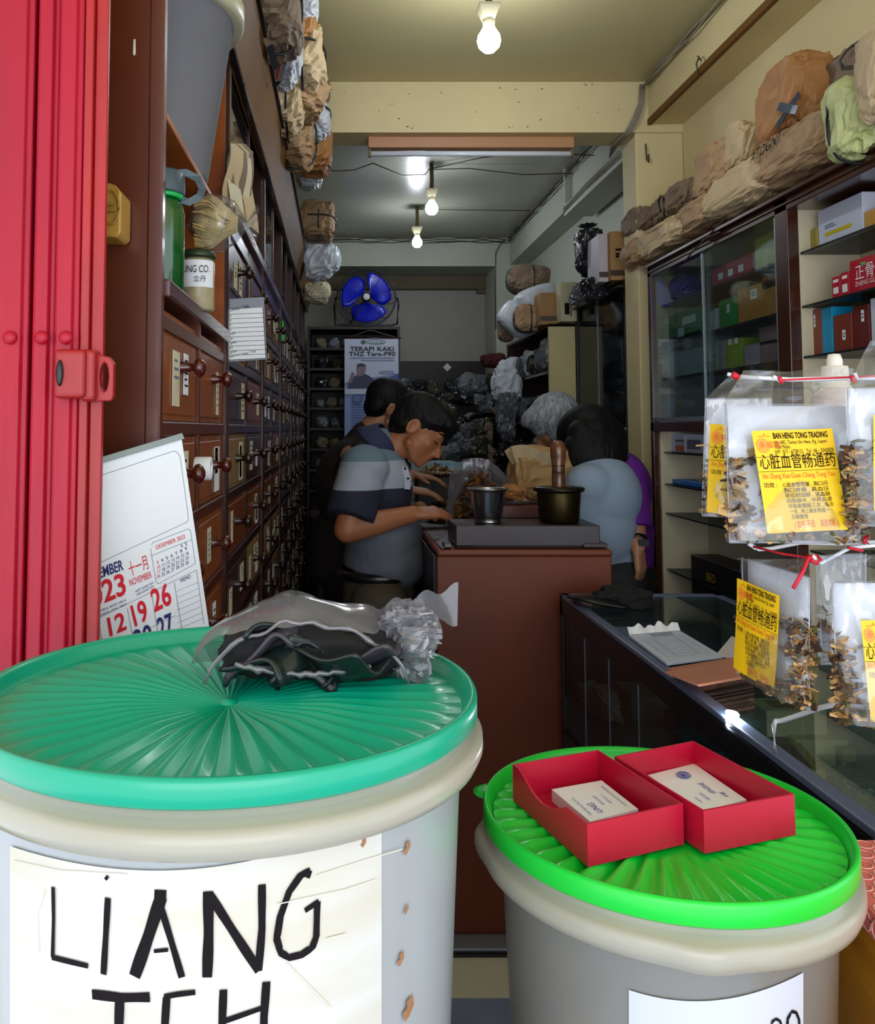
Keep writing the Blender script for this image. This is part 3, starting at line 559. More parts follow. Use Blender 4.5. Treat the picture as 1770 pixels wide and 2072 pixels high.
# ================================================================ back wall unit, fan, banner
t = thing('back_shelf', 'dark wooden shelf unit full of packets under the blue fan', 'shelf', (.1, 6.4, 0))
x0, x1, yb, yf, top = -.25, .435, 6.75, 6.35, 2.205
darkw = mat('near_black_wood', '#1f120d', .5)
b = B(); b.box((x0, yf, 0), (x0 + .02, yb, top)); b.box((x1 - .02, yf, 0), (x1, yb, top)); b.box((x0, yb - .01, 0), (x1, yb, top)); b.build('shelf_frame', darkw, t)
SHZ = [2.185, 2.03, 1.88, 1.735, 1.59, 1.44, 1.29, 1.14, .99]
for z in SHZ: b = B(); b.box((x0 + .02, yf, z), (x1 - .02, yb - .01, z + .018)); b.build('shelf_board', darkw, t)
rnd = random.Random(11)
dwh = mat('dim_white_plastic', '#787c82', .35, bump=.4, bscale=18, crease=8); dbe = mat('dim_beige_paper', '#7a7058', .6, bump=.3, bscale=20, crease=9)  # darker copies of pale bag materials, dimness of the back in their colour
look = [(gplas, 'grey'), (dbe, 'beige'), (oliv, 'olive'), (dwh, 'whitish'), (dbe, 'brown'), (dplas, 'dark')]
for r_, z in enumerate(SHZ[1:]):
    xx = x0 + .06; k = 0
    while xx < x1 - .06:
        s = rnd.uniform(.035, .055); m_, nm = look[(r_ * 5 + k * 3 + rnd.randint(0, 1)) % 6]
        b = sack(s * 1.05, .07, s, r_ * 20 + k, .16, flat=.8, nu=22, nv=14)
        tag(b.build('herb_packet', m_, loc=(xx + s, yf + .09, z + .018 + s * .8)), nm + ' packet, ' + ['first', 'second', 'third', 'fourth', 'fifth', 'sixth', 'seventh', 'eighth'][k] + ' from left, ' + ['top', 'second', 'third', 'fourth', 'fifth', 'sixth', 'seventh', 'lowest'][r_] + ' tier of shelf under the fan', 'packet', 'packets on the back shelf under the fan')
        xx += 2 * s + .006; k += 1
# fan
fc = P(741, 602, 6.35); t = thing('desk_fan', 'metal floor fan with blue blades standing on the back shelf', 'fan', (fc.x, 6.45, top))
M = frame(fc, (1, 0, 0), (0, 0, 1)); blue = mat('fan_blue', '#0a1fe0', .3, coat=.3); dk = mat('fan_dark_metal', '#3a3c42', .3, metal=.8)
b = B()
for k in range(3):
    a0 = R(20 + 120 * k); V = []
    def f(u, v, a0=a0):
        r = .03 + v * .155; wdt = (.35 + 1.25 * math.sin(min(1, v * 1.05) * math.pi * .80) ** .7); a = a0 + (u - .5) * wdt * (1.25 if v > .1 else 1) + v * .35
        return M @ Vector((r * math.cos(a), r * math.sin(a), (u - .5) * .05))
    b.grid(f, 8, 12)
    bl = b.build('fan_blade', blue, t); bl.modifiers.new('s', 'SOLIDIFY').thickness = .003; b = B()
b = B(); b.lathe([(.0001, -.05), (.03, -.05), (.034, -.02), (.034, .03), (.0001, .03)], 24, 0, M); b.build('motor', black, t)
b = B(); b.lathe([(.0001, .05), (.022, .048), (.026, .040), (.026, .035)], 24, 0, M); b.build('hub_cap', white, t)
b = B(); rg = .215
for s, zz in ((1, .05), (-1, -.06)):
    for r in [.03, .05, .07, .09, .11, .13, .15, .17, .185, .2]:
        z_ = zz * (1 - (r / rg) ** 3) if 1 else 0
        b.tube([M @ Vector((r * math.cos(a * math.pi / 24), r * math.sin(a * math.pi / 24), z_)) for a in range(48)], .0009, 4, closed=True)
    for k in range(10):
        a = k * math.pi / 5; b.tube([M @ Vector((r * math.cos(a + r * 2), r * math.sin(a + r * 2), zz * (1 - (r / rg) ** 3))) for r in (.03, .08, .13, .17, .2, rg)], .0013, 4)
b.tube([M @ Vector((rg * math.cos(a * math.pi / 24), rg * math.sin(a * math.pi / 24), 0)) for a in range(48)], .006, 8, closed=True); b.build('fan_guard', dk, t)
b = B(); zb = top + .01
b.tube([M @ Vector((-rg - .012, 0, 0)), M @ Vector((-rg - .022, -.06, 0)), Vector((fc.x - rg - .01, 6.35, zb)), Vector((fc.x - rg + .02, 6.35, zb)), Vector((fc.x, 6.35, zb)), Vector((fc.x + rg - .02, 6.35, zb)), Vector((fc.x + rg + .012, 6.35, zb + .01)), M @ Vector((rg + .022, -.06, 0)), M @ Vector((rg + .012, 0, 0))], .008, 8); b.build('fan_stand', dk, t)
b = B(); b.tube([M @ Vector((-.02, -.03, .06)), M @ Vector((-.05, -.1, .07)), Vector((fc.x - .12, 6.28, top + .02))], .005, 6); b.build('power_cord', black, t)
# banner
bx0, bx1 = P(697, 690, 6.22).x, P(806, 690, 6.22).x; bz1, bz0 = P(750, 684, 6.22).z, 1.32
t = thing('foot_therapy_banner', 'blue and white vertical banner with printed man, hung on the back shelf', 'banner', ((bx0 + bx1) / 2, 6.24, bz0))
b = B(); H = bz1 - bz0; W = bx1 - bx0
ban = mat('banner_pale_blue', '#8ea6da', .45); bdk = mat('banner_blue', '#2c50a8', .45); bwh = mat('banner_white', '#c9d3ea', .45)
b.grid(lambda u, v: Vector((bx0 + u * W, 6.235 + .008 * math.sin(u * 6), bz0 + v * H)), 10, 1, 0)
fz = lambda y: P(750, y, 6.22).z; fx = lambda x: P(x, 750, 6.22).x
b.poly([(bx0, 6.224, fz(683)), (bx0, 6.224, fz(775)), (bx1, 6.224, fz(755)), (bx1, 6.224, fz(683))], 2)
b.poly([(fx(745), 6.222, fz(776)), (bx1, 6.222, fz(757)), (bx1, 6.222, fz(778)), (fx(770), 6.222, fz(781))], 1)
b.poly([(bx0, 6.221, fz(787)), (fx(757), 6.221, fz(786)), (fx(752), 6.221, fz(797)), (bx0, 6.221, fz(798))], 2)
TM = lambda x, y: frame((fx(x), 6.219, fz(y)), (1, 0, 0), (0, 0, 1))
b.text('*TERAPI KAKI', TM(708, 710), .045, 3, width=fx(797) - fx(708)); b.text('*THZ Tera-P90', TM(706, 720), .042, 3, width=fx(800) - fx(706))
b.text('CityLife', TM(745, 695.5), .024, 4, width=.11)
ex, ez = fx(760), fz(692); b.tube([(ex + .07 * math.cos(a * math.pi / 12), 6.217, ez + .016 * math.sin(a * math.pi / 12)) for a in range(24)], .0015, 4, 4, closed=True)
b.poly([(fx(735) + .018 * math.cos(a * math.pi / 4), 6.218, fz(692) + .016 * math.sin(a * math.pi / 4)) for a in range(8)], 4)
for k, (xa, xb, y) in enumerate([(709, 797, 725), (730, 797, 730), (768, 797, 752), (766, 797, 756)]): b.box((fx(xa), 6.218, fz(y)), (fx(xb), 6.219, fz(y) + .005), 5)
for k in range(9): b.box((fx(711), 6.218, fz(820 + k * 5.3)), (fx(737 + (k * 5) % 9), 6.219, fz(820 + k * 5.3) + .006), 1)
b.poly([(fx(723) + .042 * math.cos(a * math.pi / 10), 6.218, fz(807) + .032 * math.sin(a * math.pi / 10)) for a in range(20)], 1); b.poly([(fx(723) + .03 * math.cos(a * math.pi / 10), 6.216, fz(807) + .022 * math.sin(a * math.pi / 10)) for a in range(20)], 5)
# the printed man
b.poly([(fx(x), 6.217, fz(y)) for x, y in ((704, 785), (707, 772), (716, 762), (724, 758), (733, 755), (742, 758), (750, 763), (757, 770), (758, 784), (745, 785))], 6)
b.poly([(fx(x), 6.216, fz(y)) for x, y in ((705, 772), (712, 752), (718, 756), (714, 768), (709, 776))], 7)
b.poly([(fx(x), 6.215, fz(y)) for x, y in ((722, 758), (722, 742), (727, 738), (737, 738), (741, 744), (739, 753), (733, 760), (728, 762))], 7)
b.poly([(fx(x), 6.214, fz(y)) for x, y in ((722, 744), (722, 738), (728, 735), (736, 736), (741, 740), (738, 742), (728, 742))], 8)
b.build('banner_sheet', [ban, bdk, bwh, mat('banner_ink', '#10142c', .5), mat('banner_green', '#3b6650', .5), mat('banner_grey', '#6a7dab', .5), mat('print_navy', '#2b355e', .5), mat('print_skin', '#8b7384', .5), mat('print_hair', '#31344a', .5)], t)
b = B(); b.tube([(bx0 - .01, 6.225, bz1), (bx1 + .02, 6.225, bz1)], .006, 6); b.build('hanging_rod', woodd, t)
b = B(); b.tube([(bx0 + .02, 6.225, bz1), (fx(745), 6.23, bz1 + .055), (fx(755), 6.23, bz1 + .055), (bx1, 6.225, bz1)], .002, 5); b.build('hanging_string', cab, t)
q = P(905, 743, 6.98); b = B(); r_ = .034; b.prism([(q.x - r_, 6.99, q.z), (q.x, 6.99, q.z - r_), (q.x + r_, 6.99, q.z), (q.x, 6.99, q.z + r_)], (0, .004, 0)); tag(b.build('paper_note', white), 'small white diamond note on the maroon back wall', 'note')
# cloth draped at the right end of the dado, rear table, heap
b = B(); b.box((-.2, 5.7, .88), (1.15, 6.32, .92)); b.box((-.15, 6.2, 0), (-.1, 6.25, .88)); b.box((1.05, 6.2, 0), (1.1, 6.25, .88)); b.box((1.05, 5.75, 0), (1.1, 5.8, .88)); b.box((-.15, 5.75, 0), (-.1, 5.8, .88)); tag(b.build('rear_table', woodd), 'dark table at the back carrying the heap of plastic bags', 'table')
rnd = random.Random(21); heap = [(gplas, 'grey plastic'), (dplas, 'black plastic'), (oliv, 'olive'), (kraft4, 'dull brown paper'), (dplas, 'dark'), (dwh, 'whitish plastic')]
spots = []
for (ya, yb_, n_) in ((772, 800, 7), (800, 830, 9), (832, 858, 10), (862, 890, 10), (895, 920, 9)):
    for k in range(n_):
        spots.append((812 + (k + rnd.uniform(-.2, .3)) * 225 / n_, rnd.uniform(ya, yb_), 6.25 - (ya - 770) / 140 * .75))
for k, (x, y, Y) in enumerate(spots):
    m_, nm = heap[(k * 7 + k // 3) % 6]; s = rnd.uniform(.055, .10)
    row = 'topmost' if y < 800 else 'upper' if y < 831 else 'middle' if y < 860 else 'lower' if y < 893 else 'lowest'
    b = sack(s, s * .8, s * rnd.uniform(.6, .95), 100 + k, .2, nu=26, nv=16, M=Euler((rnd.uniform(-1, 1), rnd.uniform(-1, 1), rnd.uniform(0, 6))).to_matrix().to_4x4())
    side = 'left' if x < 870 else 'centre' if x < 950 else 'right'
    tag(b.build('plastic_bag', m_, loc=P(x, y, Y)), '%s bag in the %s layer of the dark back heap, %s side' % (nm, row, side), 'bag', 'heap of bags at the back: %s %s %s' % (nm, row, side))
bag('plastic_bag', 1000, 730, 5.9, .09, .09, .05, 200, mat('maroon_cloth', '#4a1016', .8), 'dark maroon cloth bundle where the dado meets the right shelf', None, 'cloth')
# dark chair back arm at the far table
t = thing('office_chair', 'black chair with curved armrest standing in the dark behind the counter', 'chair', (.9, 5.2, 0))
b = B(); b.tube([P(1002, 905, 5.5), P(1004, 850, 5.5), P(995, 838, 5.5), P(960, 842, 5.4), P(945, 850, 5.3)], .018, 10); b.build('armrest', black, t)
b = B(); q = P(1010, 960, 5.55); b.box(q + Vector((-.25, -.02, -.35)), q + Vector((.04, .03, .12))); b.build('backrest', softblack, t, bevel=.03, seg=3)
b = B(); b.box((.65, 5.15, .43), (1.0, 5.52, .50)); b.build('seat', softblack, t, bevel=.02)
b = B(); b.tube([(.82, 5.35, .02), (.82, 5.35, .43)], .03, 10); b.tube([(.6, 5.35, .03), (1.04, 5.35, .03)], .02, 6); b.tube([(.82, 5.17, .03), (.82, 5.55, .03)], .02, 6); b.build('pedestal', black, t)
# ================================================================ right rear shelf with cream end panel
t = thing('rear_shelf', 'open shelf with cream end panel crammed with plastic bags, right rear', 'shelf', (1.15, 5.0, 0))
xa = 1.085
b = B(); b.box((xa, 4.5, 0), (1.223, 4.52, EYE + .547)); b.build('end_panel', mat('cream_panel', '#c9bd85', .5, var=.08), t)
b = B(); b.box((xa, 5.62, 0), (XR - .002, 5.64, EYE + .54)); b.box((1.40, 4.52, 0), (XR - .002, 5.62, 1.99)); b.box((xa, 4.5, 1.985), (XR - .002, 5.66, 2.0)); b.build('shelf_frame', woodd, t)
for z in (1.74, 1.48, 1.22, .96): b = B(); b.box((xa, 4.52, z), (1.40, 5.62, z + .015)); b.build('shelf_board', woodd, t)
for k in range(30):
    row = k // 8; c = k % 8; z = [1.755, 1.495, 1.235, .975][row]; yy = 4.6 + c * .135
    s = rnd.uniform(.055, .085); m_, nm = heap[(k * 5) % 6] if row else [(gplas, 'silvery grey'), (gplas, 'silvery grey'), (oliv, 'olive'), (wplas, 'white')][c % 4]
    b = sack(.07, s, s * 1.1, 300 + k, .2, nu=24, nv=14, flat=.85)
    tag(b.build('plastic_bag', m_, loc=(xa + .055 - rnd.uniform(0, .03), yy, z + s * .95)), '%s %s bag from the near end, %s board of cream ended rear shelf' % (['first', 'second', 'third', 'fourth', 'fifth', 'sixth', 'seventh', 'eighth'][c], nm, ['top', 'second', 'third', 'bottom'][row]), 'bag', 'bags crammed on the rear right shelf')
bag('plastic_bag', 1026, 772, 5.2, .09, .07, .13, 401, wplas, 'white crumpled plastic bag drooping at the far end of the rear shelf', None, crump=.22)
bag('plastic_bag', 1026, 838, 5.0, .06, .06, .13, 402, gplas, 'limp grey bag hanging beside the grey haired woman', None, crump=.25)
# on top of the rear shelf
G = 'goods on top of the rear right shelf'
bag('paper_bag', 1067, 568, 5.0, .12, .1, .085, 410, kraft4, 'tied brown paper bag at the far top of the rear right shelf', G, strap='xy')
bag('plastic_sack', 1085, 602, 4.8, .13, .10, .06, 411, wplas, 'white pillow shaped sack lying under the tied brown bag', G, rot=(0, -18, 10), smooth=True, crump=.08, boxy=.6)
bag('plastic_sack', 1044, 646, 4.85, .10, .08, .085, 412, wplas, 'white pointed sack leaning over the rear shelf corner', G, rot=(0, 35, 0), smooth=True, crump=.08, boxy=.6)
bag('paper_bag', 1066, 645, 4.72, .07, .07, .075, 413, kraft, 'brown bag tied with dark cord beside the carton', G, strap='xy')
bag('paper_bag', 1024, 668, 5.0, .05, .07, .065, 414, kraft4, 'small dim brown bag at the shelf corner', G)
def carton(label, a, c, m=cardb, tape=True, mark=None, name='carton', cat='box', group=None, rz=0, bev=.002):
    a, c = Vector(a), Vector(c); t = thing(name, label, cat, ((a.x + c.x) / 2, (a.y + c.y) / 2, min(a.z, c.z)), group)
    b = B(); b.box(a, c); b.build('box_body', m, t, bevel=bev, seg=1)
    if tape: b = B(); ym = min(a.y, c.y); b.box((a.x - .0006, ym - .0008, a.z + .02), (c.x, ym + .0, a.z + .045)); b.build('tape', mat('dark_tape', '#453b30', .4), t)
    if mark: b = B(); mark(b); b.build('print', inkb, t)
    return t
q0, q1 = P(1094, 654, 4.55), P(1160, 592, 4.55); carton('brown cardboard box on the cream ended shelf', (q0.x, 4.55, 2.001), (q1.x + .02, 4.85, q1.z))
q0, q1 = P(1133, 634, 4.46), P(1164, 572, 4.46); carton('small cream printed box tilted against the glass cabinet top', (q0.x, 4.44, 2.005), (q1.x, 4.54, q1.z), mat('cream_box', '#bdb592', .6), False, lambda b: (b.box((1.155, 4.438, 2.04), (1.18, 4.4395, 2.10)), b.box((1.185, 4.438, 2.03), (1.19, 4.4395, 2.11))))
# ================================================================ dark glass cabinet behind the column
xd = 1.226
t = thing('glass_cabinet', 'dark cabinet with smoked glass sliding doors behind the column', 'cabinet', (1.3, 4.1, 0))
b = B(); b.box((xd, 3.71, 2.07), (XR - .002, 4.49, 2.10)); b.box((xd, 3.71, 0), (XR - .002, 3.73, 2.07)); b.box((xd, 4.47, 0), (XR - .002, 4.49, 2.07)); b.box((XR - .02, 3.73, 0), (XR - .002, 4.47, 2.07)); b.box((xd, 3.73, 0), (XR - .02, 4.47, .9)); b.box((xd, 3.73, 1.43), (XR - .02, 4.47, 1.46)); b.box((xd - .03, 3.71, 2.062), (xd, 4.49, 2.072)); b.build('carcass', mat('black_brown_frame', '#17100e', .35), t)
b = B(); b.box((xd - .002, 3.74, 1.46), (xd + .003, 4.12, 2.06)); b.build('sliding_door', dglass, t)
b = B(); b.box((xd + .006, 4.10, 1.46), (xd + .011, 4.46, 2.06)); b.build('sliding_door', dglass, t)
b = B(); b.box((xd + .01, 3.74, 1.75), (XR - .03, 4.46, 1.757)); b.build('glass_shelf', dglass, t)
b = B(); b.box((xd - .004, 3.73, 1.447), (xd, 4.47, 1.455)); b.box((xd - .003, 4.10, 1.46), (xd, 4.115, 2.06)); b.build('door_track', alu, t)
for k, (yy, zz, s, m_, nm) in enumerate([(3.9, 1.76, .08, gplas, 'grey plastic bag on the upper glass shelf of the smoked cabinet'), (4.25, 1.76, .09, wplas, 'pale bag at the far side of the smoked cabinet'), (3.95, 1.465, .11, mat('dull_red_bag', '#7a1c22', .5, bump=.3), 'dull red bag inside the smoked glass cabinet'), (4.2, 1.465, .09, dplas, 'black bag beside the red bag in the smoked cabinet')]):
    b = sack(.06, s, s * .9, 500 + k, .18, flat=.8, nu=24, nv=16); tag(b.build('plastic_bag', m_, loc=(xd + .10, yy, zz + s * .74)), nm, 'bag')
# on top: black shiny bag, cartons
bag('plastic_bag', 1190, 505, 4.05, .06, .08, .12, 510, dplas, 'upright shiny black bag on the smoked glass cabinet', None, crump=.2, neck=.25)
bag('plastic_bag', 1203, 585, 3.95, .06, .07, .06, 511, dplas, 'lower shiny black bag slumped at the cabinet top edge', None, crump=.22)
bag('plastic_bag', 1172, 598, 4.2, .045, .06, .05, 512, gplas, 'small grey plastic bag at the end of the cabinet top', None, crump=.2)
q = P(1230, 567, 3.80); q1 = P(1275, 470, 3.78)
carton('brown cardboard carton with black print beside the column', (q.x, 3.76, 2.101), (q1.x, 4.0, q1.z), cardb, True, lambda b: [b.box((P(1245, 510, 3.76).x, 3.758, P(1245, y + 4, 3.76).z), (P(1268, 510, 3.76).x, 3.7595, P(1245, y, 3.76).z)) for y in (503, 512, 517)])
q = P(1206, 570, 3.85); q1 = P(1233, 478, 3.85)
carton('pale grey carton with a dark band next to the brown carton', (q.x, 3.80, 2.101), (q1.x - .004, 3.98, q1.z), mat('pale_grey_carton', '#b5aeb4', .5))
# ================================================================ bright glazed cabinet on the right
xf, yn, ye, zt = 1.2, .98, 3.36, EYE + .624
SH = [EYE + .47, EYE + .325, EYE + .19, EYE + .10]
t = thing('display_cabinet', 'long wooden glazed medicine cabinet with glass shelves along the right wall', 'cabinet', (1.3, 2.3, 0))
wal = mat('walnut_frame', '#43200f', .22, var=.3, vscale=6, stretch=(6, 1, 1), coat=.5); creamin = mat('cabinet_cream_lining', '#d2c6a6', .5, var=.06)
b = B(); b.box((xf, yn, zt - .035), (XR - .002, ye, zt)); b.box((xf - .015, yn, zt), (XR - .002, ye, zt + .012)); b.box((xf, ye - .03, 0), (XR - .002, ye, zt)); b.box((xf, 2.30, .1), (xf + .03, 2.365, zt)); b.box((xf, yn, 1.44), (xf + .02, ye, 1.475)); b.box((xf, yn, 0), (XR - .03, ye, .5)); b.box((xf - .004, yn, zt - .02), (xf, ye, zt - .012)); b.build('frame', wal, t, bevel=.003)
b = B(); b.box((XR - .03, yn, .5), (XR - .002, ye - .03, zt - .035)); b.box((xf + .02, ye - .045, .5), (XR - .03, ye - .031, zt - .035)); b.box((xf + .031, 2.30, .5), (XR - .03, 2.312, zt - .035)); b.build('lining', creamin, t)
for z in SH[:3] + [1.36, 1.24, 1.13, .92]:
    b = B(); b.box((xf + .035, yn, z - .003), (XR - .03, 2.298, z + .003)); b.box((xf + .035, 2.37, z - .003), (XR - .03, ye - .046, z + .003)); b.build('glass_shelf', dglass, t)
    b = B(); b.box((xf + .033, yn, z - .003), (xf + .035, 2.298, z + .003)); b.box((xf + .033, 2.37, z - .003), (xf + .035, ye - .046, z + .003)); b.build('shelf_edge', mat('dark_glass_edge', '#1c2422', .2), t)
b = B(); b.box((xf + .012, 2.80, 1.478), (xf + .016, ye - .03, zt - .036)); b.build('sliding_door', glass, t)
b = B(); b.box((xf + .002, 2.366, 1.478), (xf + .006, 2.86, zt - .036)); b.build('sliding_door', glass, t)
b = B(); b.box((xf + .001, 2.366, zt - .04), (xf + .009, 2.372, 1.478)); b.box((xf + .001, 2.854, zt - .04), (xf + .009, 2.860, 1.478)); b.box((xf, 2.366, 1.478), (xf + .01, ye - .03, 1.492)); b.build('door_edge', mat('steel_edge', '#9aa0a6', .3, metal=.6), t)
def cabbox(x0, x1, yt, z, m, label, d=.10, X=1.262, pr=None, group='medicine boxes in the right cabinet', open_=False):
    a, c = PXp(x0, yt, X), PXp(x1, yt, X); Y0, Y1 = a.y, c.y; h = a.z - z
    t = thing('medicine_box', label, 'box', (X, (Y0 + Y1) / 2, z), group)
    b = B(); b.box((X, Y1, z + .0035), (X + d, Y0, max(z + .02, a.z))); b.build('carton', m, t, bevel=.0015, seg=1)
    if pr:
        b = B(); n_ = pr[0]
        fr = lambda u, v: frame((X - .0008, Y0 + (Y1 - Y0) * u, z + .0035 + (max(.02, a.z - z)) * v), (0, -1, 0), (0, 0, 1))
        for (u, v, w_, hh, mm) in pr[1]: b.box((X - .0008, Y0 + (Y1 - Y0) * u, z + .0035 + h * v), (X - .0004, Y0 + (Y1 - Y0) * (u + w_), z + .0035 + h * (v + hh)), mm)
        for (s, u, v, size, mm) in (pr[2] if len(pr) > 2 else []): b.text(s, fr(u, v), size, mm)
        b.build('print', n_, t)
    return t
mc = lambda n, c, r=.45: mat(n, c, r, var=.06)
stick = [white, inkg]
lab = lambda u, v: (stick, [(u, v, .16, .26, 0), (u + .03, v + .08, .1, .03, 1), (u + .03, v + .15, .1, .03, 1)])
z1, z2, z3, zb4 = SH[0], SH[1], SH[2], 1.478
cabbox(1654, 1745, 428, z1, mc('white_carton', '#c9cfe0'), 'long white box with yellow stripe on the top shelf of the right cabinet', .12, pr=([mc('yellow_stripe', '#c9b80e'), inkg], [(.16, .25, .6, .09, 0), (.16, .5, .2, .03, 1), (.16, .44, .25, .03, 1)]))
cabbox(1630, 1653, 470, z1, mc('olive_yellow_box', '#a89a3e'), 'dull yellow box left of the long white box', .08)
cabbox(1748, 1800, 430, z1, mc('amber_box', '#c8912c'), 'amber box at the right end of the top shelf', .1)
wred = [white]
cabbox(1718, 1800, 530, z2, mc('crimson_box', '#b8102c'), 'large crimson box with white Chinese lettering on the second shelf', .12, pr=([white, mc('leaf_green', '#6fae4e')], [(.30, .74, .12, .10, 1)], [('正骨水', .14, .42, .040, 0), ('ZHENG GU SHUI', .14, .22, .016, 0)]))
cabbox(1700, 1717, 553, z2, mc('crimson_box', ''), 'narrow crimson box with white lettering, beside the large crimson box', .1, pr=([white], [(.2, .7, .6, .12, 0), (.2, .2, .6, .3, 0)]))
cabbox(1682, 1699, 562, z2, mc('crimson_box', ''), 'outermost narrow crimson box at the left of the crimson row', .1, pr=([white], [(.2, .7, .6, .12, 0), (.2, .25, .6, .25, 0)]))
cabbox(1640, 1660, 628, z3, mc('brick_box', '#8e3c28'), 'upright brick red box with white sticker beside the turquoise box', .08, pr=lab(.3, .6))
cabbox(1661, 1682, 625, z3, mc('turquoise_box', '#0a97c4'), 'upright turquoise box between two red brown boxes', .08)
cabbox(1685, 1722, 640, z3, mc('rust_box', '#7d3222'), 'wide rust brown box with white sticker, third shelf', .1, pr=lab(.5, .3))
cabbox(1724, 1757, 622, z3, mc('maroon_box', '#65201c'), 'maroon box right of the rust brown box', .1, pr=lab(.55, .6))
cabbox(1760, 1800, 605, z3, mc('white_carton', ''), 'pale white box at the right end of the third shelf', .1)
# behind the sliding glass
cabbox(1526, 1538, 485, z1, mc('lime_box', '#a8b82e'), 'first slim lime green box behind the glass near the walnut post', .06)
cabbox(1540, 1552, 478, z1, mc('lime_box', ''), 'second slim lime green box behind the glass', .06)
cabbox(1554, 1567, 470, z1, mc('lime_box', ''), 'third slim lime green box, nearest the walnut post', .06)
cabbox(1438, 1520, 545, z1, mc('raspberry_box', '#a4143c'), 'low raspberry red packet row behind the glass, top shelf', .08, pr=([white], [(.2, .3, .12, .3, 0), (.45, .3, .12, .3, 0), (.7, .3, .12, .3, 0)]))
o = bag('plastic_bag', 1386, 580, 1, .05, .07, .05, 600, mc('violet_bag', '#4a34a0'), 'violet wrapped bundle behind the glass near the far end', None, X=1.30); 
o = bag('plastic_bag', 1350, 600, 1, .04, .06, .04, 601, mc('mustard_bag', '#9a8a2c'), 'mustard coloured bundle at the far end behind the glass', None, X=1.31)
cabbox(1492, 1572, 588, z2, mc('ochre_box', '#b97f22'), 'wide ochre yellow box with white sticker, second shelf behind the glass', .1, pr=lab(.35, .6))
cabbox(1540, 1572, 563, z2 + .085, mc('ochre_box', ''), 'smaller ochre box stacked on the wide ochre box', .1)
cabbox(1454, 1490, 610, z2, mc('green_box', '#128a2e'), 'green box with white sticker left of the ochre box', .1, pr=lab(.45, .5))
cabbox(1436, 1452, 628, z2, mc('pale_blue_box', '#a9bfc4'), 'narrow pale blue box beside the green box', .08)
cabbox(1352, 1418, 640, z2, mc('deep_green_box', '#0d6a3c'), 'deep green box stack far behind the glass, second shelf', .08, pr=([mc('pale_blue_box', '')], [(.45, .5, .4, .25, 0), (.3, .12, .2, .3, 0)]))
cabbox(1350, 1428, 685, z3, mc('grey_blue_box', '#7f98a4'), 'grey blue box with dark print behind the glass, third shelf far end', .1, pr=([inkb], [], [('THKI HERBA', .12, .62, .022, 0)] if 0 else [('KKH 中成药', .12, .62, .022, 0)]))
cabbox(1430, 1440, 690, z3, mc('ribbed_grey_box', '#9aa4a4'), 'first slim grey box of the upright row, third shelf', .08)
cabbox(1442, 1452, 690, z3, mc('ribbed_grey_box', ''), 'second slim grey box of the upright row, third shelf', .08)
cabbox(1454, 1464, 690, z3, mc('ribbed_grey_box', ''), 'third slim grey box of the upright row, beside the green pack', .08)
cabbox(1468, 1500, 690, z3, mc('lime_pack', '#8fae2a'), 'lime green pack with two white caps, third shelf', .08, pr=([white], [(.15, .8, .25, .2, 0), (.55, .8, .25, .2, 0)]))
cabbox(1505, 1535, 700, z3, mc('lilac_box', '#9f98ae'), 'lilac grey box beside the lime green pack', .08)
cabbox(1537, 1573, 692, z3, mc('dusty_pink_box', '#8f7272'), 'dusty pink box by the walnut post, third shelf', .08)
cabbox(1535, 1572, 664, z3 + .055, mc('dusty_pink_box', ''), 'upper dusty pink box stacked by the walnut post', .08)
cabbox(1350, 1420, 770, zb4, mc('silver_bag', '#6f7c88', .3), 'silvery packs on the bottom of the glazed part', .1)
cabbox(1425, 1470, 790, zb4, mc('slate_box', '#4e5c66'), 'slate box on the bottom of the glazed part', .08)
# lower open shelves
cabbox(1345, 1362, 876, 1.36, mc('white_carton', ''), 'slim white box at the left of the first open shelf', .08)
cabbox(1364, 1385, 878, 1.36, mc('white_carton', ''), 'white box with grey print on the first open shelf', .08, pr=([inkg, mc('orange_print', '#c8501a')], [(.1, .55, .8, .1, 0), (.1, .05, .8, .3, 1)]))
cabbox(1387, 1425, 880, 1.36, mc('white_carton', ''), 'wide white box on the first open shelf behind the hanging packets', .08, pr=([inkg], [(.1, .2, .7, .5, 0)]))
cabbox(1345, 1383, 983, 1.24 - .0, mc('blue_box', '#0b63b0'), 'upper blue box on the second open shelf', .08, pr=([mc('pale_blue_box', '')], [(.4, .3, .25, .4, 0)])) 
cabbox(1385, 1425, 988, 1.24, mc('blue_box', ''), 'right blue box on the second open shelf', .08)
_lc = carton('dark carton with yellow lettering low in the right cabinet', (1.26, 2.75, .60), (1.36, 3.15, 1.0), mc('dark_carton', '#1d1a17'), False)
b = B(); b.text('BEO', frame((1.2585, 3.02, .93), (0, -1, 0), (0, 0, 1)), .04, 0); b.build('print', mc('gold_print', '#c29a1c'), _lc)
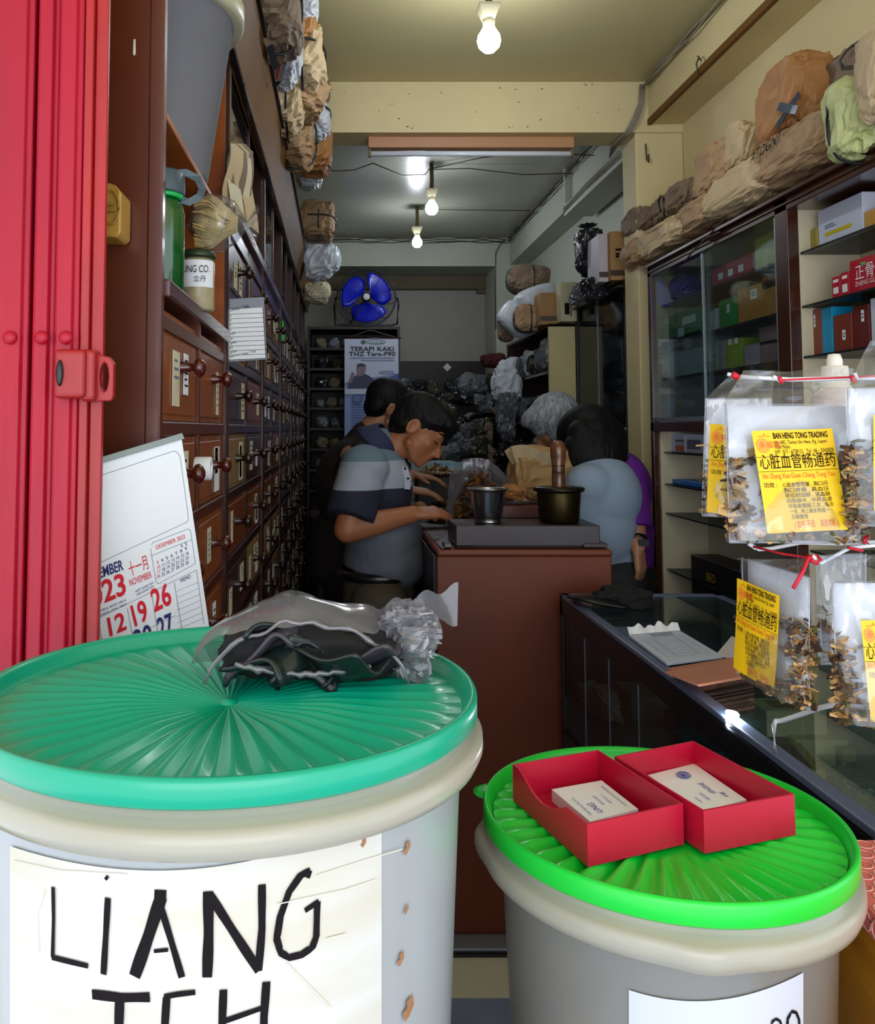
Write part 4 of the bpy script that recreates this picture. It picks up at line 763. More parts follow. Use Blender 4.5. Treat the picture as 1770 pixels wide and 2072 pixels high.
# ---------------------------------------------------------------- bags on the right cabinet
G = 'brown bags lying on the right cabinet'
Xb = 1.24
def lying(x0, y0, x1, y1, r, rz, seed, m, label, **k):
    a = PXp(x0, y0, Xb); c = PXp(x1, y1, Xb); mid = (a + c) / 2; L = abs(a.y - c.y) / 2; el = k.pop('el', 0)
    q = mid; M = Matrix.Identity(4) @ Euler((el, 0, 0)).to_matrix().to_4x4()
    b = B(); sack(r, L * 1.08, rz, seed, .12, k.get('neck', 0), k.get('boxy', .62), 52, 34, 0, False, 1, b, M)
    t = thing('paper_bag', label, 'bag', q, G); b.build('bag_body', m, t); return t, q
t, q = lying(1560, 345, 1712, 265, .085, .075, 21, kraft, 'long brown bag with handwriting and glossy tape on the right cabinet')
b = B(); M_ = frame((q.x - .088, q.y + .13, q.z + .008), (0, -1, .05), (.25, 0, 1))
for (s, u) in (('ATOGNT', 0),): b.text('ATOGNT', M_, .05, 0, width=.17)
b.build('handwriting', inkb, t)
t, q = lying(1465, 420, 1600, 335, .085, .072, 22, kraft2, 'long pale brown bag, second from the front of the lying row')
t, q = lying(1400, 455, 1485, 410, .075, .060, 23, kraft, 'shorter brown bag in the middle of the lying row')
t, q = lying(1320, 500, 1415, 455, .08, .058, 24, kraft2, 'pale brown bag with folded end in the lying row')
bag('paper_bag', 1296, 512, 1, .06, .12, .06, 25, kraft, 'small brown bag with gathered end at the far corner of the cabinet top', G, X=Xb)
bag('paper_bag', 1302, 452, 1, .07, .14, .065, 26, kraft4, 'round dull brown bag behind the small gathered bag', G, X=1.28, strap='x')
bag('paper_bag', 1393, 398, 1, .06, .13, .06, 27, kraft4, 'crumpled dull brown bag between the long bags and the wall', G, X=1.30, crump=.2)
bag('paper_bag', 1352, 425, 1, .05, .08, .05, 127, kraft4, 'small crumpled bag with a twisted top near the far end', G, X=1.29, crump=.2)
bag('paper_bag', 1455, 345, 1, .07, .12, .085, 28, kraft, 'upright brown bag tied with a dark strap behind the lying row', G, X=1.28, strap='x', boxy=.6)
bag('paper_bag', 1512, 300, 1, .06, .09, .085, 29, kraft2, 'pale bag with scribbles behind the strap tied bag', G, X=1.30, boxy=.6)
t = bag('paper_bag', 1615, 205, 1, .085, .135, .115, 30, kraft3, 'large orange brown bag with a navy tape cross on top of the lying bags', G, X=1.25, boxy=.62, crump=.12, strap=[])
t, q = lying(1555, 262, 1690, 150, .085, .085, 30, kraft3, 'large orange brown bag with a navy tape cross on top of the lying bags', el=0) if 0 else (None, PXp(1590, 215, 1.16))
b = B(); ribbon(b, [q + Vector((0, .05, -.035)), q + Vector((.006, .01, -.01)), q + Vector((.02, -.03, .022))], .03, (-1, 0, .3)); ribbon(b, [q + Vector((0, .04, .015)), q + Vector((.003, -.02, -.015)), q + Vector((.006, -.04, -.025))], .022, (-1, 0, .3))
o = b.build('tape_cross', mat('navy_tape', '#16304e', .25)); o.modifiers.new('s', 'SOLIDIFY').thickness = .001; tag(o, 'navy tape folded across the orange brown bag', 'tape')
bag('paper_bag', 1738, 165, 1, .08, .13, .08, 31, kraft4, 'shadowed olive brown bag by the wall at the upper right', G, X=1.33)
bag('paper_bag', 1745, 245, 1, .075, .075, .095, 32, mat('lime_paper', '#c3c88a', .6, bump=.3, bscale=18, crease=7), 'lime green paper bag tied with black cord at the right edge', G, X=1.20, strap='xy')
bag('paper_bag', 1790, 150, 1, .05, .06, .10, 33, kraft2, 'pale pink brown bag at the upper right corner of the picture', G, X=1.17)
b = B(); ribbon(b, [PXp(1705, 112, 1.2), PXp(1697, 125, 1.2), PXp(1705, 138, 1.2), PXp(1735, 135, 1.2), PXp(1790, 115, 1.2)], .011, (-1, 0, .5)); ribbon(b, [PXp(1705, 112, 1.2), PXp(1716, 98, 1.2), PXp(1740, 82, 1.2), PXp(1800, 60, 1.2)], .011, (-1, 0, .5))
o = b.build('strap_loop', strapm); o.modifiers.new('s', 'SOLIDIFY').thickness = .0015; tag(o, 'loop of black packing strap sticking out at the upper right', 'strap')
b = B(); b.tube([PXp(1470, 438, 1.19), PXp(1440, 470, 1.185), PXp(1400, 510, 1.18), PXp(1385, 530, 1.18)], .003, 6); b.tube([PXp(1420, 487, 1.185), PXp(1455, 470, 1.185)], .0035, 6); tag(b.build('loose_wire', dcab), 'loose wire hanging over the front edge of the right cabinet', 'wire')
b = B(); b.tube([PXp(1336, 428, 1.24), PXp(1332, 408, 1.24), PXp(1336, 396, 1.24), PXp(1342, 400, 1.24), PXp(1344, 440, 1.24)], .0035, 6); tag(b.build('cord_loop', strapm), 'small black cord loop standing up from the far bags', 'cord')
# ================================================================ red brown counter
CT = 1.099
t = thing('counter', 'red brown painted wooden counter in the middle of the shop', 'counter', (.534, 3.8, 0))
rb = mat('red_brown_paint', '#7a3719', .5, col2='#652c14', vscale=3, bump=.06, bscale=20)
b = B(); b.box((.285, 2.56, .0), (.783, 5.1, CT - .02)); b.box((.279, 2.55, .02), (.789, 2.565, CT - .02)); b.build('body', rb, t, bevel=.004)
b = B(); b.box((.278, 2.54, CT - .02), (.79, 5.12, CT)); b.build('counter_top', rb, t, bevel=.008, seg=3)
b = B(); b.box((.272, 2.575, 0), (.2845, 5.1, CT - .022)); b.build('side_panel', mat('black_side', '#14100e', .4), t)
b = B(); b.box((.29, 2.60, CT), (.775, 5.08, CT + .003)); b.build('top_sheet', mat('worn_top_sheet', '#4d403a', .4, var=.3, vscale=8), t)
ZT = CT + .003
t = thing('wooden_block', 'long dark brown wooden riser block on the near end of the red brown counter', 'block', (.53, 2.68, ZT))
dbr = mat('grey_brown_block', '#332629', .35, var=.15, vscale=6, stretch=(1, 6, 6))
x0, x1 = P(922, 1090, 2.565).x, P(1214, 1090, 2.565).x
b = B(); b.box((x0, 2.565, CT + .007), (x1, 2.75, CT + .068)); b.build('block', dbr, t, bevel=.003)
for (a, c) in ((x0, x0 + .06), (x1 - .05, x1 + .02)): b = B(); b.box((a, 2.56, ZT + .0005), (c, 2.75, CT + (.0065 if a == x0 else .016))); b.build('foot', dbr, t, bevel=.002)
zb = CT + .0685
t = thing('wooden_step', 'second lower wooden step behind the steel cup', 'block', (.56, 3.0, ZT))
b = B(); b.box((.45, 2.90, ZT + .001), (.80 - .04, 3.10, CT + .095)); b.build('step_block', mat('red_brown_step', '#6a3c34', .4), t, bevel=.003)
b = B(); b.box((.45, 2.895, CT + .055), (.76, 2.90, CT + .058)); b.build('step_groove', black, t)
# steel cup
q = Vector((P(987, 1040, 2.635).x, 2.635, zb)); t = thing('steel_cup', 'shiny flared stainless steel cup on the dark wooden block', 'cup', q); M = Matrix.Translation(q)
b = B(); b.lathe([(.0001, .004), (.036, .004), (.036, 0), (.040, 0), (.041, .005), (.039, .012), (.042, .016), (.052, .09), (.056, .098), (.0635, .101), (.064, .104), (.056, .104), (.050, .096), (.039, .02), (.0001, .018)], 48, 0, M); b.build('cup_wall', steel, t)
# brass mortar + pestle
q = Vector((P(1131, 1040, 2.655).x, 2.655, zb)); t = thing('brass_mortar', 'dark aged brass mortar pot with wide flat lid rim', 'mortar', q); M = Matrix.Translation(q)
b = B(); b.lathe([(.0001, 0), (.055, 0), (.060, .006), (.063, .05), (.066, .085), (.064, .092)], 48, 0, M); b.build('pot_body', bronze, t)
b = B(); b.lathe([(.064, .090), (.074, .093), (.078, .100), (.074, .106), (.05, .108), (.028, .107), (.0001, .107)], 48, 0, M); b.build('lid_plate', mat('dark_bronze', '#2a2417', .35, metal=.7), t)
t = thing('pestle', 'brown turned wooden pestle handle standing in the brass mortar', 'pestle', q + Vector((0, 0, .107)))
b = B(); pr = [(.020, .10), (.021, .13), (.0195, .15), (.0205, .152), (.0195, .156), (.020, .170), (.0195, .172), (.0235, .20), (.0245, .22), (.021, .236), (.012, .246), (.0001, .249)]
b.lathe(pr, 28, 0, M); b.build('handle', mat('pestle_wood', '#7a4b2c', .25, col2='#4a2c1a', vscale=10, stretch=(1, 1, 3), coat=.4), t)
for z in (.152, .171): b = B(); b.tube([M @ Vector((.0203 * math.cos(a * math.pi / 14), .0203 * math.sin(a * math.pi / 14), z)) for a in range(28)], .0009, 4, closed=True); b.build('groove', black, t)
# kraft bag on the step
t = thing('paper_sack', 'open brown paper sack with folded top standing behind the mortar', 'bag', (.78 - .12, 3.0, CT + .1))
q = P(1095, 955, 3.02)
b = B(); M = Matrix.Translation(q); sack(.110, .075, .095, 71, .13, 0, .62, 56, 40, 0, False, 1, b, M); b.v = [tuple(v) for v in b.v]; o = b.build('sack_body', mat('beige_kraft', '#b08a56', .68, var=.14, vscale=6, bump=.35, bscale=20, crease=8), t)
b = B(); q2 = P(1082, 922, 3.0)
def f(u, v):
    a = u * 2 * math.pi; r = 1 + .12 * math.sin(5 * a + 1) + .06 * math.sin(9 * a)
    return q2 + Vector(((.075 + .035 * v) * r * math.cos(a) * (1 - .1 * v), (.05 + .02 * v) * r * math.sin(a), -.03 + v * .055 + .012 * math.sin(3 * a + 2) * v))
b.grid(f, 40, 6, 0, False); o = b.build('rolled_opening', kraft2, t); o.modifiers.new('s', 'SOLIDIFY').thickness = .0015
q3 = P(1036, 996, 2.97); b = sack(.045, .05, .026, 74, .24, M=Matrix.Translation(q3)); tag(b.build('paper_scrap', kraft3), 'crumpled lower corner of brown paper at the foot of the sack', 'paper')
# plastic bag with dark herbs
q = P(967, 975, 3.05); t = thing('herb_bag', 'open cloudy plastic bag of dark dried herbs behind the steel cup', 'bag', (q.x, 3.05, ZT))
rnd = random.Random(31)
def shards(c, rx, ry, rz, n, L, seed, b=None, m=0, nm=1, dome=True):
    b = b or B(); rnd = random.Random(seed); c = Vector(c)
    for k in range(n):
        a = rnd.uniform(0, 6.28); r = math.sqrt(rnd.random()); z = rnd.random() * (math.sqrt(max(0, 1 - r * r)) if dome else 1)
        p = c + Vector((rx * r * math.cos(a), ry * r * math.sin(a), rz * z)); l = L * rnd.uniform(.5, 1.3); e = Euler((rnd.uniform(-1.2, 1.2), rnd.uniform(-1, 1), rnd.uniform(0, 6.28))).to_matrix().to_4x4()
        M = Matrix.Translation(p) @ e; w_ = l * rnd.uniform(.15, .5); h = l * rnd.uniform(.05, .15); bd = rnd.uniform(-.3, .3) * l
        V = [M @ Vector(v) for v in ((-l / 2, -w_ / 2, 0), (-l * .1, -w_ * .6, bd * .5), (l / 2, -w_ * .3, 0), (l / 2, w_ * .3, h), (0, w_ / 2, bd * .5 + h), (-l / 2, w_ * .4, h))]
        V2 = [v + (M.to_3x3() @ Vector((0, 0, h + .001))) for v in V]; mm = rnd.randrange(nm) + m
        b.add(V + V2, [(0, 1, 2, 3, 4, 5)[::-1], (6, 7, 8, 9, 10, 11)] + [(i, (i + 1) % 6, 6 + (i + 1) % 6, 6 + i) for i in range(6)], mm)
    return b
herbs = [mat('dark_root', '#3a2514', .7), mat('brown_root', '#6b4522', .7), mat('tan_bark', '#a07a48', .7), mat('olive_leaf', '#5c5a30', .7)]
b = shards((q.x, 3.03, ZT), .085, .06, .20, 520, .035, 5, nm=2); tag(b.build('dried_herbs', [herbs[0], mat('amber_root', '#7a4a18', .6)], t), kind='stuff')
b = B(); b.sph((q.x, 3.03, ZT + .08), (.07, .05, .10), 0, 12); tag(b.build('herb_core', herbs[0], t), kind='stuff')
def f(u, v):
    a = R(-20) + u * R(220); r = 1 + .07 * math.sin(7 * a) + .04 * math.sin(13 * a)
    return Vector((q.x + .11 * r * math.cos(a) * (1 - .15 * v), 3.05 + .06 * r * math.sin(a) * (1 - .2 * v), ZT + .005 + v * (.10 + .14 * math.sin(u * math.pi) ** .7)))
b = B(); b.grid(f, 40, 12); o = b.build('bag_film', clear2, t)
def f(u, v):
    a = math.pi * u; r0 = .098 + .02 * v + .004 * math.sin(u * 30)
    return Vector((q.x + .004 + r0 * math.cos(a), 2.985 - .02 * v + .005 * math.sin(u * 22), ZT + .01 + (r0 + .115) * math.sin(a)))
b = B(); b.grid(f, 40, 4); b.build('folded_rim', clear2, t)
# trays with herbs
def tray(x, y, rx, label, seed, n, light=False):
    q = PZ(x, y, ZT + .001); t = thing('round_tray', label, 'tray', q); M = Matrix.Translation(q)
    b = B(); b.lathe([(.0001, .001), (rx * .85, .001), (rx, .014), (rx + .006, .016), (rx + .004, .011), (rx * .87, 0)], 40, 0, M); b.build('tray_dish', mat('dull_tray', '#5c4a3c', .35, metal=.3), t)
    b = shards(q + Vector((0, 0, .004)), rx * .8, rx * .8, .035, n, .035, seed, nm=3); tag(b.build('sliced_herbs', [herbs[1], herbs[2], mat('pale_slice', '#b9a98a', .7)] if light else herbs[:3], t), kind='stuff'); return t
tray(910, 1055, .085, 'round tray of pale sliced herbs beside the man in the striped shirt', 7, 120, True)
tray(915, 1022, .10, 'round tray heaped with brown bark pieces left of the steel cup', 8, 220)
q = P(885, 962, 4.05); b = B(); b.box((q.x - .1, 3.95, ZT), (q.x + .1, 4.15, q.z - .001)); tag(b.build('tin_box', mat('dark_tin', '#2a2622', .4), bevel=.003), 'dark square tin holding up the far round tray on the counter', 'tin')
_z = ZT; ZT = q.z - .001; tray(885, 962, .13, 'flat round tray far back on the counter with a few pieces', 9, 40, True); ZT = _z
q = PZ(868, 1006, ZT); b = B(); b.box(q + Vector((-.1, -.12, .001)), q + Vector((.12, .25, .008))); tag(b.build('paper_sheet', mat('grey_blue_paper', '#7d8590', .6)), 'grey blue sheet of paper lying on the counter beside the yellow card', 'paper')
pl = Plane(PZ(890, 992, ZT + .03), (1, 0, 0), (0, 1, .15)); b = B(); b.prism([PZ(868, 984, ZT + .04), PZ(890, 984, ZT + .04), PZ(898, 998, ZT + .04), PZ(878, 998, ZT + .04)], (0, 0, .002)); fix(tag(b.build('yellow_card', yellp), 'small yellow card held over the counter by the second man', 'card'))
q = P(893, 931, 4.6); b = B(); b.box((q.x - .17, 4.5, ZT + .002), (q.x + .07, 4.75, P(880, 935, 4.5).z)); tag(b.build('paper_stack', mat('bluish_white_paper', '#9fb0b8', .6), bevel=.004), 'stack of bluish white papers at the far end of the counter', 'paper stack')
q = P(920, 944, 4.4); b = B(); b.box((q.x - .10, 4.3, P(900, 953, 4.3).z), (q.x + .10, 4.45, P(900, 937, 4.3).z)); b.box((q.x - .10, 4.3, ZT + .001), (q.x + .10, 4.45, ZT + .004)); tag(b.build('tissue_pack', mat('bright_blue_pack', '#1c7fae', .35, col2='#bfe0ea', vscale=30), bevel=.006), 'bright blue patterned pack lying on the counter', 'pack')
b = B(); b.box((q.x - .16, 4.25, ZT + .0005), (q.x + .16, 4.5, P(900, 954, 4.3).z - .002)); tag(b.build('book_stack', mat('worn_book', '#6a5c48', .6)), 'low stack of worn books under the blue pack', 'books')
q = PZ(905, 1108, ZT); b = B(); b.box(q + Vector((-.012, -.02, .001)), q + Vector((.012, .035, .014))); tag(b.build('metal_weight', mat('dull_metal', '#5c5a58', .4, metal=.8), bevel=.003), 'small dull metal piece at the left corner of the counter', 'weight')
q = PZ(893, 1090, ZT); b = B(); b.prism([PZ(882, 1098, ZT + .001), PZ(905, 1082, ZT + .001), PZ(912, 1095, ZT + .001), PZ(896, 1112, ZT + .001)], (0, 0, .001)); fix(tag(b.build('paper_scrap', mat('lilac_paper', '#8a7f96', .6)), 'torn lilac grey scrap of paper at the counter edge', 'paper'))
# ================================================================ glass display counter
GT = .984; gx0, gx1, gy0, gy1 = .62, 1.075, 1.0, 2.49
t = thing('glass_counter', 'glass topped display counter with dull metal frame at the right', 'counter', ((gx0 + gx1) / 2, 1.7, 0))
fr = mat('blue_grey_frame', '#66718c', .35, metal=.25); frd = mat('dark_frame', '#1c2026', .3, metal=.3)
b = B()
b.box((gx0, gy0, GT - .012), (gx0 + .026, gy1, GT)); b.box((gx1 - .026, gy0, GT - .012), (gx1, gy1, GT)); b.box((gx0, gy1 - .03, GT - .012), (gx1, gy1, GT)); b.box((gx0, gy0, GT - .012), (gx1, gy0 + .03, GT)); b.build('top_frame', fr, t, bevel=.003)
b = B(); b.box((gx0, gy0, GT - .06), (gx0 + .012, gy1, GT - .013)); b.box((gx0, gy1 - .03, .05), (gx0 + .02, gy1, GT - .012)); b.box((gx1 - .02, gy1 - .02, .05), (gx1, gy1, GT - .012)); b.box((gx0, gy0, .05), (gx0 + .02, gy0 + .03, GT - .012)); b.box((gx0, gy0, .0), (gx1, gy1, .30)); b.box((gx0, gy0, .60), (gx0 + .015, gy1, .615)); b.build('base_frame', frd, t, bevel=.003)
b = B(); b.box((gx0 + .027, gy0 + .031, GT - .008), (gx1 - .027, gy1 - .031, GT - .002)); b.build('glass_top', topglass, t)
b = B(); b.box((gx0 + .004, gy0 + .03, .3), (gx0 + .008, gy1 - .031, GT - .061)); b.build('side_glass', dglass, t)
b = B(); b.box((gx0 + .02, gy1 - .014, .3), (gx1 - .021, gy1 - .008, GT - .013)); b.build('end_glass', mat('dark_back_panel', '#2c3436', .3), t)
b = B(); b.box((gx1 - .008, gy0 + .03, .3), (gx1 - .003, gy1 - .021, GT - .013)); b.build('rear_panel', mat('teal_grey_panel', '#8c9da0', .3), t)
b = B(); b.box((gx0 + .012, gy0 + .03, .70), (gx1 - .01, gy1 - .03, .706)); b.build('inner_shelf', mat('smoky_shelf', '#7d898a', .25), t)
for yy in (2.25, 2.05, 1.85): b = B(); b.box((gx0 + .002, yy, .32), (gx0 + .0035, yy + .004, GT - .07)); b.build('glass_seam', alu, t)
# contents of the glass counter
def inbox(label, x, y, z0, sx, sy, h, m, pr=None, rz=0, nm='boxed_medicine', g='boxes inside the glass counter'):
    q = PZ(x, y, z0 + h); t = thing(nm, label, 'box', (q.x, q.y, z0), g); M = Matrix.Translation((q.x, q.y, 0)) @ Matrix.Rotation(R(rz), 4, 'Z')
    b = B(); b.box((-sx / 2, -sy / 2, z0), (sx / 2, sy / 2, z0 + h), 0, M); b.build('carton', m, t, bevel=.002, seg=1)
    if pr:
        b = B()
        for a, c, mm in pr[1]: b.box((a[0] * sx, a[1] * sy, z0 + h), (c[0] * sx, c[1] * sy, z0 + h + .0006), mm, M)
        if len(pr) > 2: b.text(pr[2], frame(M @ Vector((-sx * .42, -sy / 2 - .0006, z0 + h * .3)), M.to_3x3() @ Vector((1, 0, 0)), (0, 0, 1)), min(.03, h * .6), 1 if len(pr[0]) > 1 else 0)
        b.build('print', pr[0], t)
olv = mat('dull_lime_carton', '#9c9a52', .45); cp = mat('cream_green_carton', '#c2c29a', .45)
zs = .706
inbox('cream green box with brown window inside the counter under the packets', 1590, 1425, zs + .08, .13, .09, .06, cp, ([mat('brown_window', '#9a7a52', .5)], [((-.3, -.3, 0), (.3, .3, 0), 0)]), 0)
inbox('stepped cream green box below the window box inside the counter', 1650, 1478, zs + .02, .15, .12, .07, cp)
inbox('dull lime carton, front one of a nested pair inside the counter', 1600, 1520, zs + .005, .07, .20, .08, olv, ([mat('maroon_print', '#5a1c2c', .5)], [((-.35, -.45, 0), (.2, .45, 0), 0)]), -12)
inbox('dull lime carton with maroon top near the white rod', 1560, 1500, zs + .005, .05, .16, .05, olv, ([mat('maroon_print', '#5a1c2c', .5)], [((-.45, -.45, 0), (.35, .45, 0), 0)]), -12)
inbox('grey green long box with dark lettering on its end inside the counter', 1690, 1480, zs + .01, .085, .22, .07, mat('grey_green_carton', '#8c9478', .45), ([mat('maroon_print', ''), inkb], [((-.4, -.1, 0), (.3, .45, 0), 0)], '理科研究'), -4)
inbox('low olive carton at the bottom right inside the counter', 1640, 1590, zs + .002, .06, .10, .03, olv, None, -10)
b = B(); q = PZ(1725, 1600, zs + .03); sack(.06, .08, .03, 81, .2, M=Matrix.Translation(q), b=b); tag(b.build('foil_packet', mat('teal_grey_foil', '#6f8a84', .25, metal=.4, bump=.5, bscale=20)), 'crumpled teal grey foil packet inside the near end of the counter', 'packet')
b = B(); q = PZ(1740, 1680, zs + .02); sack(.06, .05, .03, 82, .2, M=Matrix.Translation(q), b=b); tag(b.build('plastic_packet', gplas), 'grey plastic packet beside the coral box inside the counter', 'packet')
for k, (x, y, l) in enumerate([(1195, 1410, 'crumpled pale paper packet seen through the side of the glass counter'), (1225, 1425, 'beige packet beside the crumpled one inside the glass counter')]):
    b = B(); sack(.03, .09, .035, 85 + k, .22, M=Matrix.Translation(PXp(x, y, gx0 + .06)), b=b); tag(b.build('paper_packet', [wplas, offw][k]), l, 'packet')
for k in range(5):
    b = B(); q = Vector((gx0 + .12 + .06 * (k % 2), 1.45 + k * .2, zs + .001)); b.box(q, q + Vector((.1, .14, .05 + .01 * (k % 3)))); tag(b.build('boxed_medicine', [mat('teal_box', '#1f4a4a', .4), mat('dark_olive_box', '#3c3c28', .4), mat('slate_box', ''), mat('dark_plum_box', '#3a2430', .4), mat('grey_green_carton', '')][k], bevel=.002), ['teal', 'dark olive', 'slate', 'dark plum', 'grey green'][k] + ' box lying on the inner shelf of the glass counter', 'box')
# added glowing spiral in the counter, stands in for a bulb's reflection
q = P(1482, 1462, 1.42); t = thing('bulb_reflection', 'glowing white spiral bulb seen through the counter glass', 'light bulb', q)
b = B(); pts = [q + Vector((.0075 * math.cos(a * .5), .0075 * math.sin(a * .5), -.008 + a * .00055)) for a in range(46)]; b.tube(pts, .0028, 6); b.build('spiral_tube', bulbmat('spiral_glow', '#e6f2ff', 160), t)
b = B(); b.tube([q + Vector((0, 0, -.011)), q + Vector((0, 0, -.028))], .006, 10); b.build('stand_in_base', white, t)
# things on the counter top: cap, sheets, envelope pads
q = PZ(1250, 1222, GT); t = thing('black_cap', 'crumpled black cap lying on the far corner of the glass counter', 'cap', q)
b = B(); sack(.075, .06, .030, 91, .2, flat=.6, b=b, M=Matrix.Translation(q + Vector((.01, -.01, .018))), smooth=True); b.build('crown', softblack, t)
def f(u, v):
    a = math.pi * (.75 + u * .75); r = .06 + v * .065
    return q + Vector((r * math.cos(a) * 1.1 + .0, r * math.sin(a) * .8 - .0, .012 + .012 * math.sin(u * math.pi) - .006 * v))
b = B(); b.grid(f, 16, 4); o = b.build('brim', mat('black_vinyl', '#121214', .3), t); o.modifiers.new('s', 'SOLIDIFY').thickness = .004
def sheet(name, label, cat, pts, z, h, m, pr=None, wav=.0):
    c = [PZ(x, y, z) for x, y in pts]
    b = B(); b.prism(c, (0, 0, h)); o = fix(b.build(name, m)); tag(o, label, cat); return c
t = thing('receipt_pad', 'open pad of white order forms with torn top on the glass counter', 'paper pad', PZ(1370, 1320, GT))
c = [PZ(x, y, GT + .001) for x, y in ((1272, 1290), (1375, 1281), (1462, 1333), (1349, 1348))]
b = B(); b.prism(c, (0, 0, .006)); fix(b.build('sheets', mat('bluish_form_paper', '#c4ccdc', .6), t, bevel=.001, seg=1))
b = B(); up = Vector((0, 0, .0075)); ux = (c[1] - c[0]); uy = (c[3] - c[0]); rnd = random.Random(3)
L2 = lambda u, v: c[0] + ux * u + uy * v + up
for k in range(9): b.add([L2(.12, .2 + k * .08), L2(.9, .2 + k * .08), L2(.9, .205 + k * .08), L2(.12, .205 + k * .08)], [(0, 1, 2, 3)], 0)
for u in (.12, .3, .72, .9): b.add([L2(u, .2), L2(u + .006, .2), L2(u + .006, .84), L2(u, .84)], [(0, 1, 2, 3)], 0)
for k in range(4): b.add([L2(.35, .05 + k * .03), L2(.8, .05 + k * .03), L2(.8, .062 + k * .03), L2(.35, .062 + k * .03)], [(0, 1, 2, 3)], 0)
b.build('form_print', mat('grey_blue_print', '#7f8cae', .6), t)
b = B(); b.grid(lambda u, v: c[0].lerp(c[1], u) + Vector((0, -.004 + v * (.016 + .012 * noise.noise(Vector((u * 9, 0, 3)))), .007 + .014 * v * (1 + 1.2 * noise.noise(Vector((u * 7, 2, 0)))))), 24, 3, 0, False); o = b.build('torn_edge', white, t)
c = [PZ(x, y, GT + .001) for x, y in ((1448, 1328), (1480, 1290), (1545, 1322), (1530, 1345))]; b = B(); b.prism(c, (0, 0, .004)); fix(tag(b.build('envelope', mat('pinkish_white_paper', '#cfc6c4', .6), bevel=.001), 'pale pinkish envelope with raised flap behind the yellow packet', 'envelope'))
t = thing('brown_envelope_stack', 'stack of small pinkish brown paper envelopes on the glass counter edge', 'envelopes', PZ(1430, 1360, GT))
for k in range(9):
    b = B(); dx = ((k * 7) % 5 - 2) * .8; c = [PZ(x + dx, y + dx, GT + .0082 + k * .0022) for x, y in ((1345, 1362), (1500, 1332), (1525, 1368), (1412, 1388))]; b.prism(c, (0, 0, .0014)); fix(b.build('envelope', mat('salmon_brown_paper', '#b87a60', .7, var=.1, vscale=20), t))
b = B(); c = [PZ(x, y, GT + .0005) for x, y in ((1350, 1360), (1495, 1336), (1520, 1366), (1412, 1386))]; b.prism(c, (0, 0, .0078)); fix(b.build('envelope_base', mat('salmon_brown_paper', ''), t))
# ================================================================ people
def solid(name, prims, m, parent=None, vox=.008, sm=4, shade=True, extra=None):
    """union of tapered capsules, ellipsoids and cones fused into one continuous surface"""
    b = B()
    for p in prims:
        if p[0] == 'c': b.cap(p[1], p[2], p[3], p[4], 18)
        elif p[0] == 'e':
            c, r, M = Vector(p[1]), p[2], (p[3] if len(p) > 3 else None)
            MM = Matrix.Translation(c) @ (M.to_4x4() if M else Matrix.Identity(4)); b.sph((0, 0, 0), r, 0, 14, MM)
        elif p[0] == 'k':
            a, ra, c, rc = Vector(p[1]), p[2], Vector(p[3]), p[4]; q = (c - a).to_track_quat('Z', 'Y').to_matrix().to_4x4(); fl = p[5] if len(p) > 5 else 1
            b.lathe([(.0001, 0), (ra, 0), (rc, (c - a).length), (.0001, (c - a).length)], 24, 0, Matrix.Translation(a) @ q @ Matrix.Diagonal((1, fl, 1, 1)))
    me = bpy.data.meshes.new(name); me.from_pydata(b.v, [], b.f); o = bpy.data.objects.new(name, me); COL.objects.link(o)
    bm = bmesh.new(); bm.from_mesh(me); bmesh.ops.remove_doubles(bm, verts=bm.verts, dist=1e-5); bmesh.ops.recalc_face_normals(bm, faces=bm.faces); bm.to_mesh(me); bm.free()
    r = o.modifiers.new('r', 'REMESH'); r.mode = 'VOXEL'; r.voxel_size = vox; r.use_smooth_shade = shade
    s = o.modifiers.new('s', 'SMOOTH'); s.factor = .5; s.iterations = sm
    dg = bpy.context.evaluated_depsgraph_get(); nm = bpy.data.meshes.new_from_object(o.evaluated_get(dg)); bpy.data.objects.remove(o)
    nm.name = name
    if extra:
        for v in nm.vertices: v.co = extra(v.co.copy())
    for p in nm.polygons: p.use_smooth = shade
    nm.materials.clear(); nm.materials.append(m)
    if parent and parent.get('_org'):
        nm.transform(Matrix.Translation(-Vector(parent['_org'])))
    o = bpy.data.objects.new(name, nm); COL.objects.link(o); o.parent = parent; return o
def basis(f, u):
    f = Vector(f).normalized(); u = Vector(u); u = (u - f * u.dot(f)).normalized(); r = f.cross(u); return f, r, u
